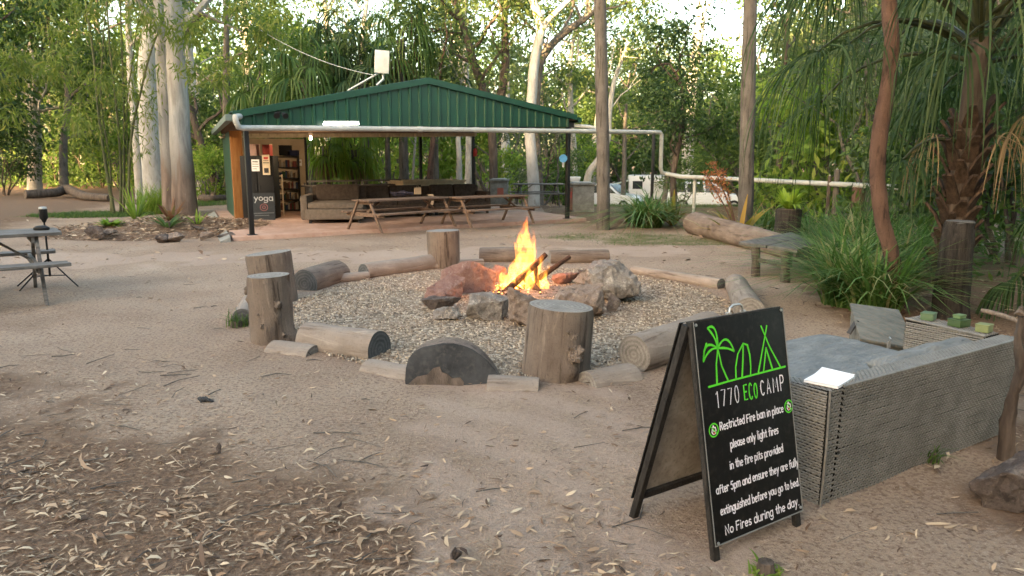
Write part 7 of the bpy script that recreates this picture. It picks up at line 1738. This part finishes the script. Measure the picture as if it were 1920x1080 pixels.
# unseen wood added behind the camera, which keeps the evening sun off the clearing
rs2 = np.random.RandomState(95); n = 60000
th2 = R(-88) - R(125) * rs2.rand(n); ds2 = 36 + 20 * rs2.rand(n); z2 = 15 * rs2.rand(n)
C2 = np.stack([np.sin(th2) * ds2, np.cos(th2) * ds2, z2 - .2], 1); D2 = rs2.normal(size=(n, 3)); D2[:, 2] -= .3
tag(link('far_wood', leaf_mesh('added_shade_wood', C2, D2, 1.3 * (.6 + .8 * rs2.rand(n)), .6 * (.6 + .8 * rs2.rand(n)), L_OLIVE, rs2)), None, None, kind='stuff')
rs2 = np.random.RandomState(96); n = 11000  # unseen scrub added beside the view to darken the right side
th2 = R(68) + R(100) * rs2.rand(n); ds2 = 6.5 + 7 * rs2.rand(n); z2 = 9.5 * rs2.rand(n)
C2 = np.stack([np.sin(th2) * ds2, np.cos(th2) * ds2, z2], 1); D2 = rs2.normal(size=(n, 3)); D2[:, 2] -= .3
tag(link('far_wood', leaf_mesh('added_shade_scrub', C2, D2, .55 * (.6 + .8 * rs2.rand(n)), .24 * (.6 + .8 * rs2.rand(n)), L_GREEN, rs2)), None, None, kind='stuff')
# low undergrowth under the scrub
rs = np.random.RandomState(91); C = []
while len(C) < 30000:
    a = R(-46) + R(92) * rs.rand(); d = 11 + 55 * rs.rand(); x, y = math.sin(a) * d, math.cos(a) * d; px_ = 960 + F_PX * math.tan(a)
    ok = (x > 4.2 + max(0, 15 - y) * .12 and y > 9 and d < 42) and not (2 < x < 12 and 38 < y < 50) or (y > 30 and not (-4 < x < 11)) or y > 58
    if px_ < 420 and y < 40: ok = False
    if 960 < px_ < 1400 and y < 52: ok = False
    if 1320 < px_ < 1570 and y < 17: ok = False
    if 690 < px_ < 960 and y < 60: ok = False
    if ok: C.append((x, y, gz(x, y) + .9 * rs.rand() ** 1.6 * (1 + y / 60)))
C = np.array(C); D = rs.normal(size=(len(C), 3)); D[:, 2] += .2
tag(link('undergrowth', leaf_mesh('undergrowth', C, D, .11 * (1 + C[:, 1] / 20), .038 * (1 + C[:, 1] / 20), L_GREEN, rs)), None, None, kind='stuff')
# ---- driftwood at the right edge
b = A(1893, 805, 3.65); pts = [Vector((b.x, 3.65, .0))] + [A(x, y, Y) for x, y, Y in ((1890, 790, 3.64), (1902, 735, 3.62), (1916, 690, 3.60), (1910, 640, 3.60), (1916, 600, 3.6), (1914, 575, 3.6))]
solo('driftwood_branch', 'gnarled grey branch standing upright beside the sofa at the right edge', 'branch', pts, [.042, .036, .024, .030, .021, .020, .010], M_DARKBARK, seed=7, wob=.35)
k_ = A(1911, 588, 3.56); me = rock_mesh('wooden_knob', (.05, .05, .05), 5, M_LOG, 14, .05); o = link('wooden_knob', me, None, k_); tag(o, 'small round wooden knob on the driftwood tip at the right edge', 'knob')
solo('fallen_branch', 'long thin dry branch lying in the litter behind the sofa arm', 'branch', [A(1840, 582, 5.3), A(1875, 590, 5.2), A(1912, 604, 5.05), A(1960, 625, 4.9)], [.016, .018, .016, .012], M_LOG, seed=8)
# small stones and a scrap on the path
for (lab, px, by, w_, s_) in [('small brown stone on the path at the bottom edge', 856, 1062, 24, 81), ('tiny dark stone on the earth at the left of the path', 410, 850, 10, 82)]:
    rock(lab, px, by, w_, w_ * .55, M_ROCKDARK, s_, .8, .2)
p = GP(386, 754); me = rock_mesh('dark_scrap', (.13, .05, .035), 83, M_DARKGREY, 12, .3); o = link('dark_scrap', me, None, p + Vector((0, 0, .012))); tag(o, 'dark scrap of bark lying on the earth left of the path', 'bark scrap')
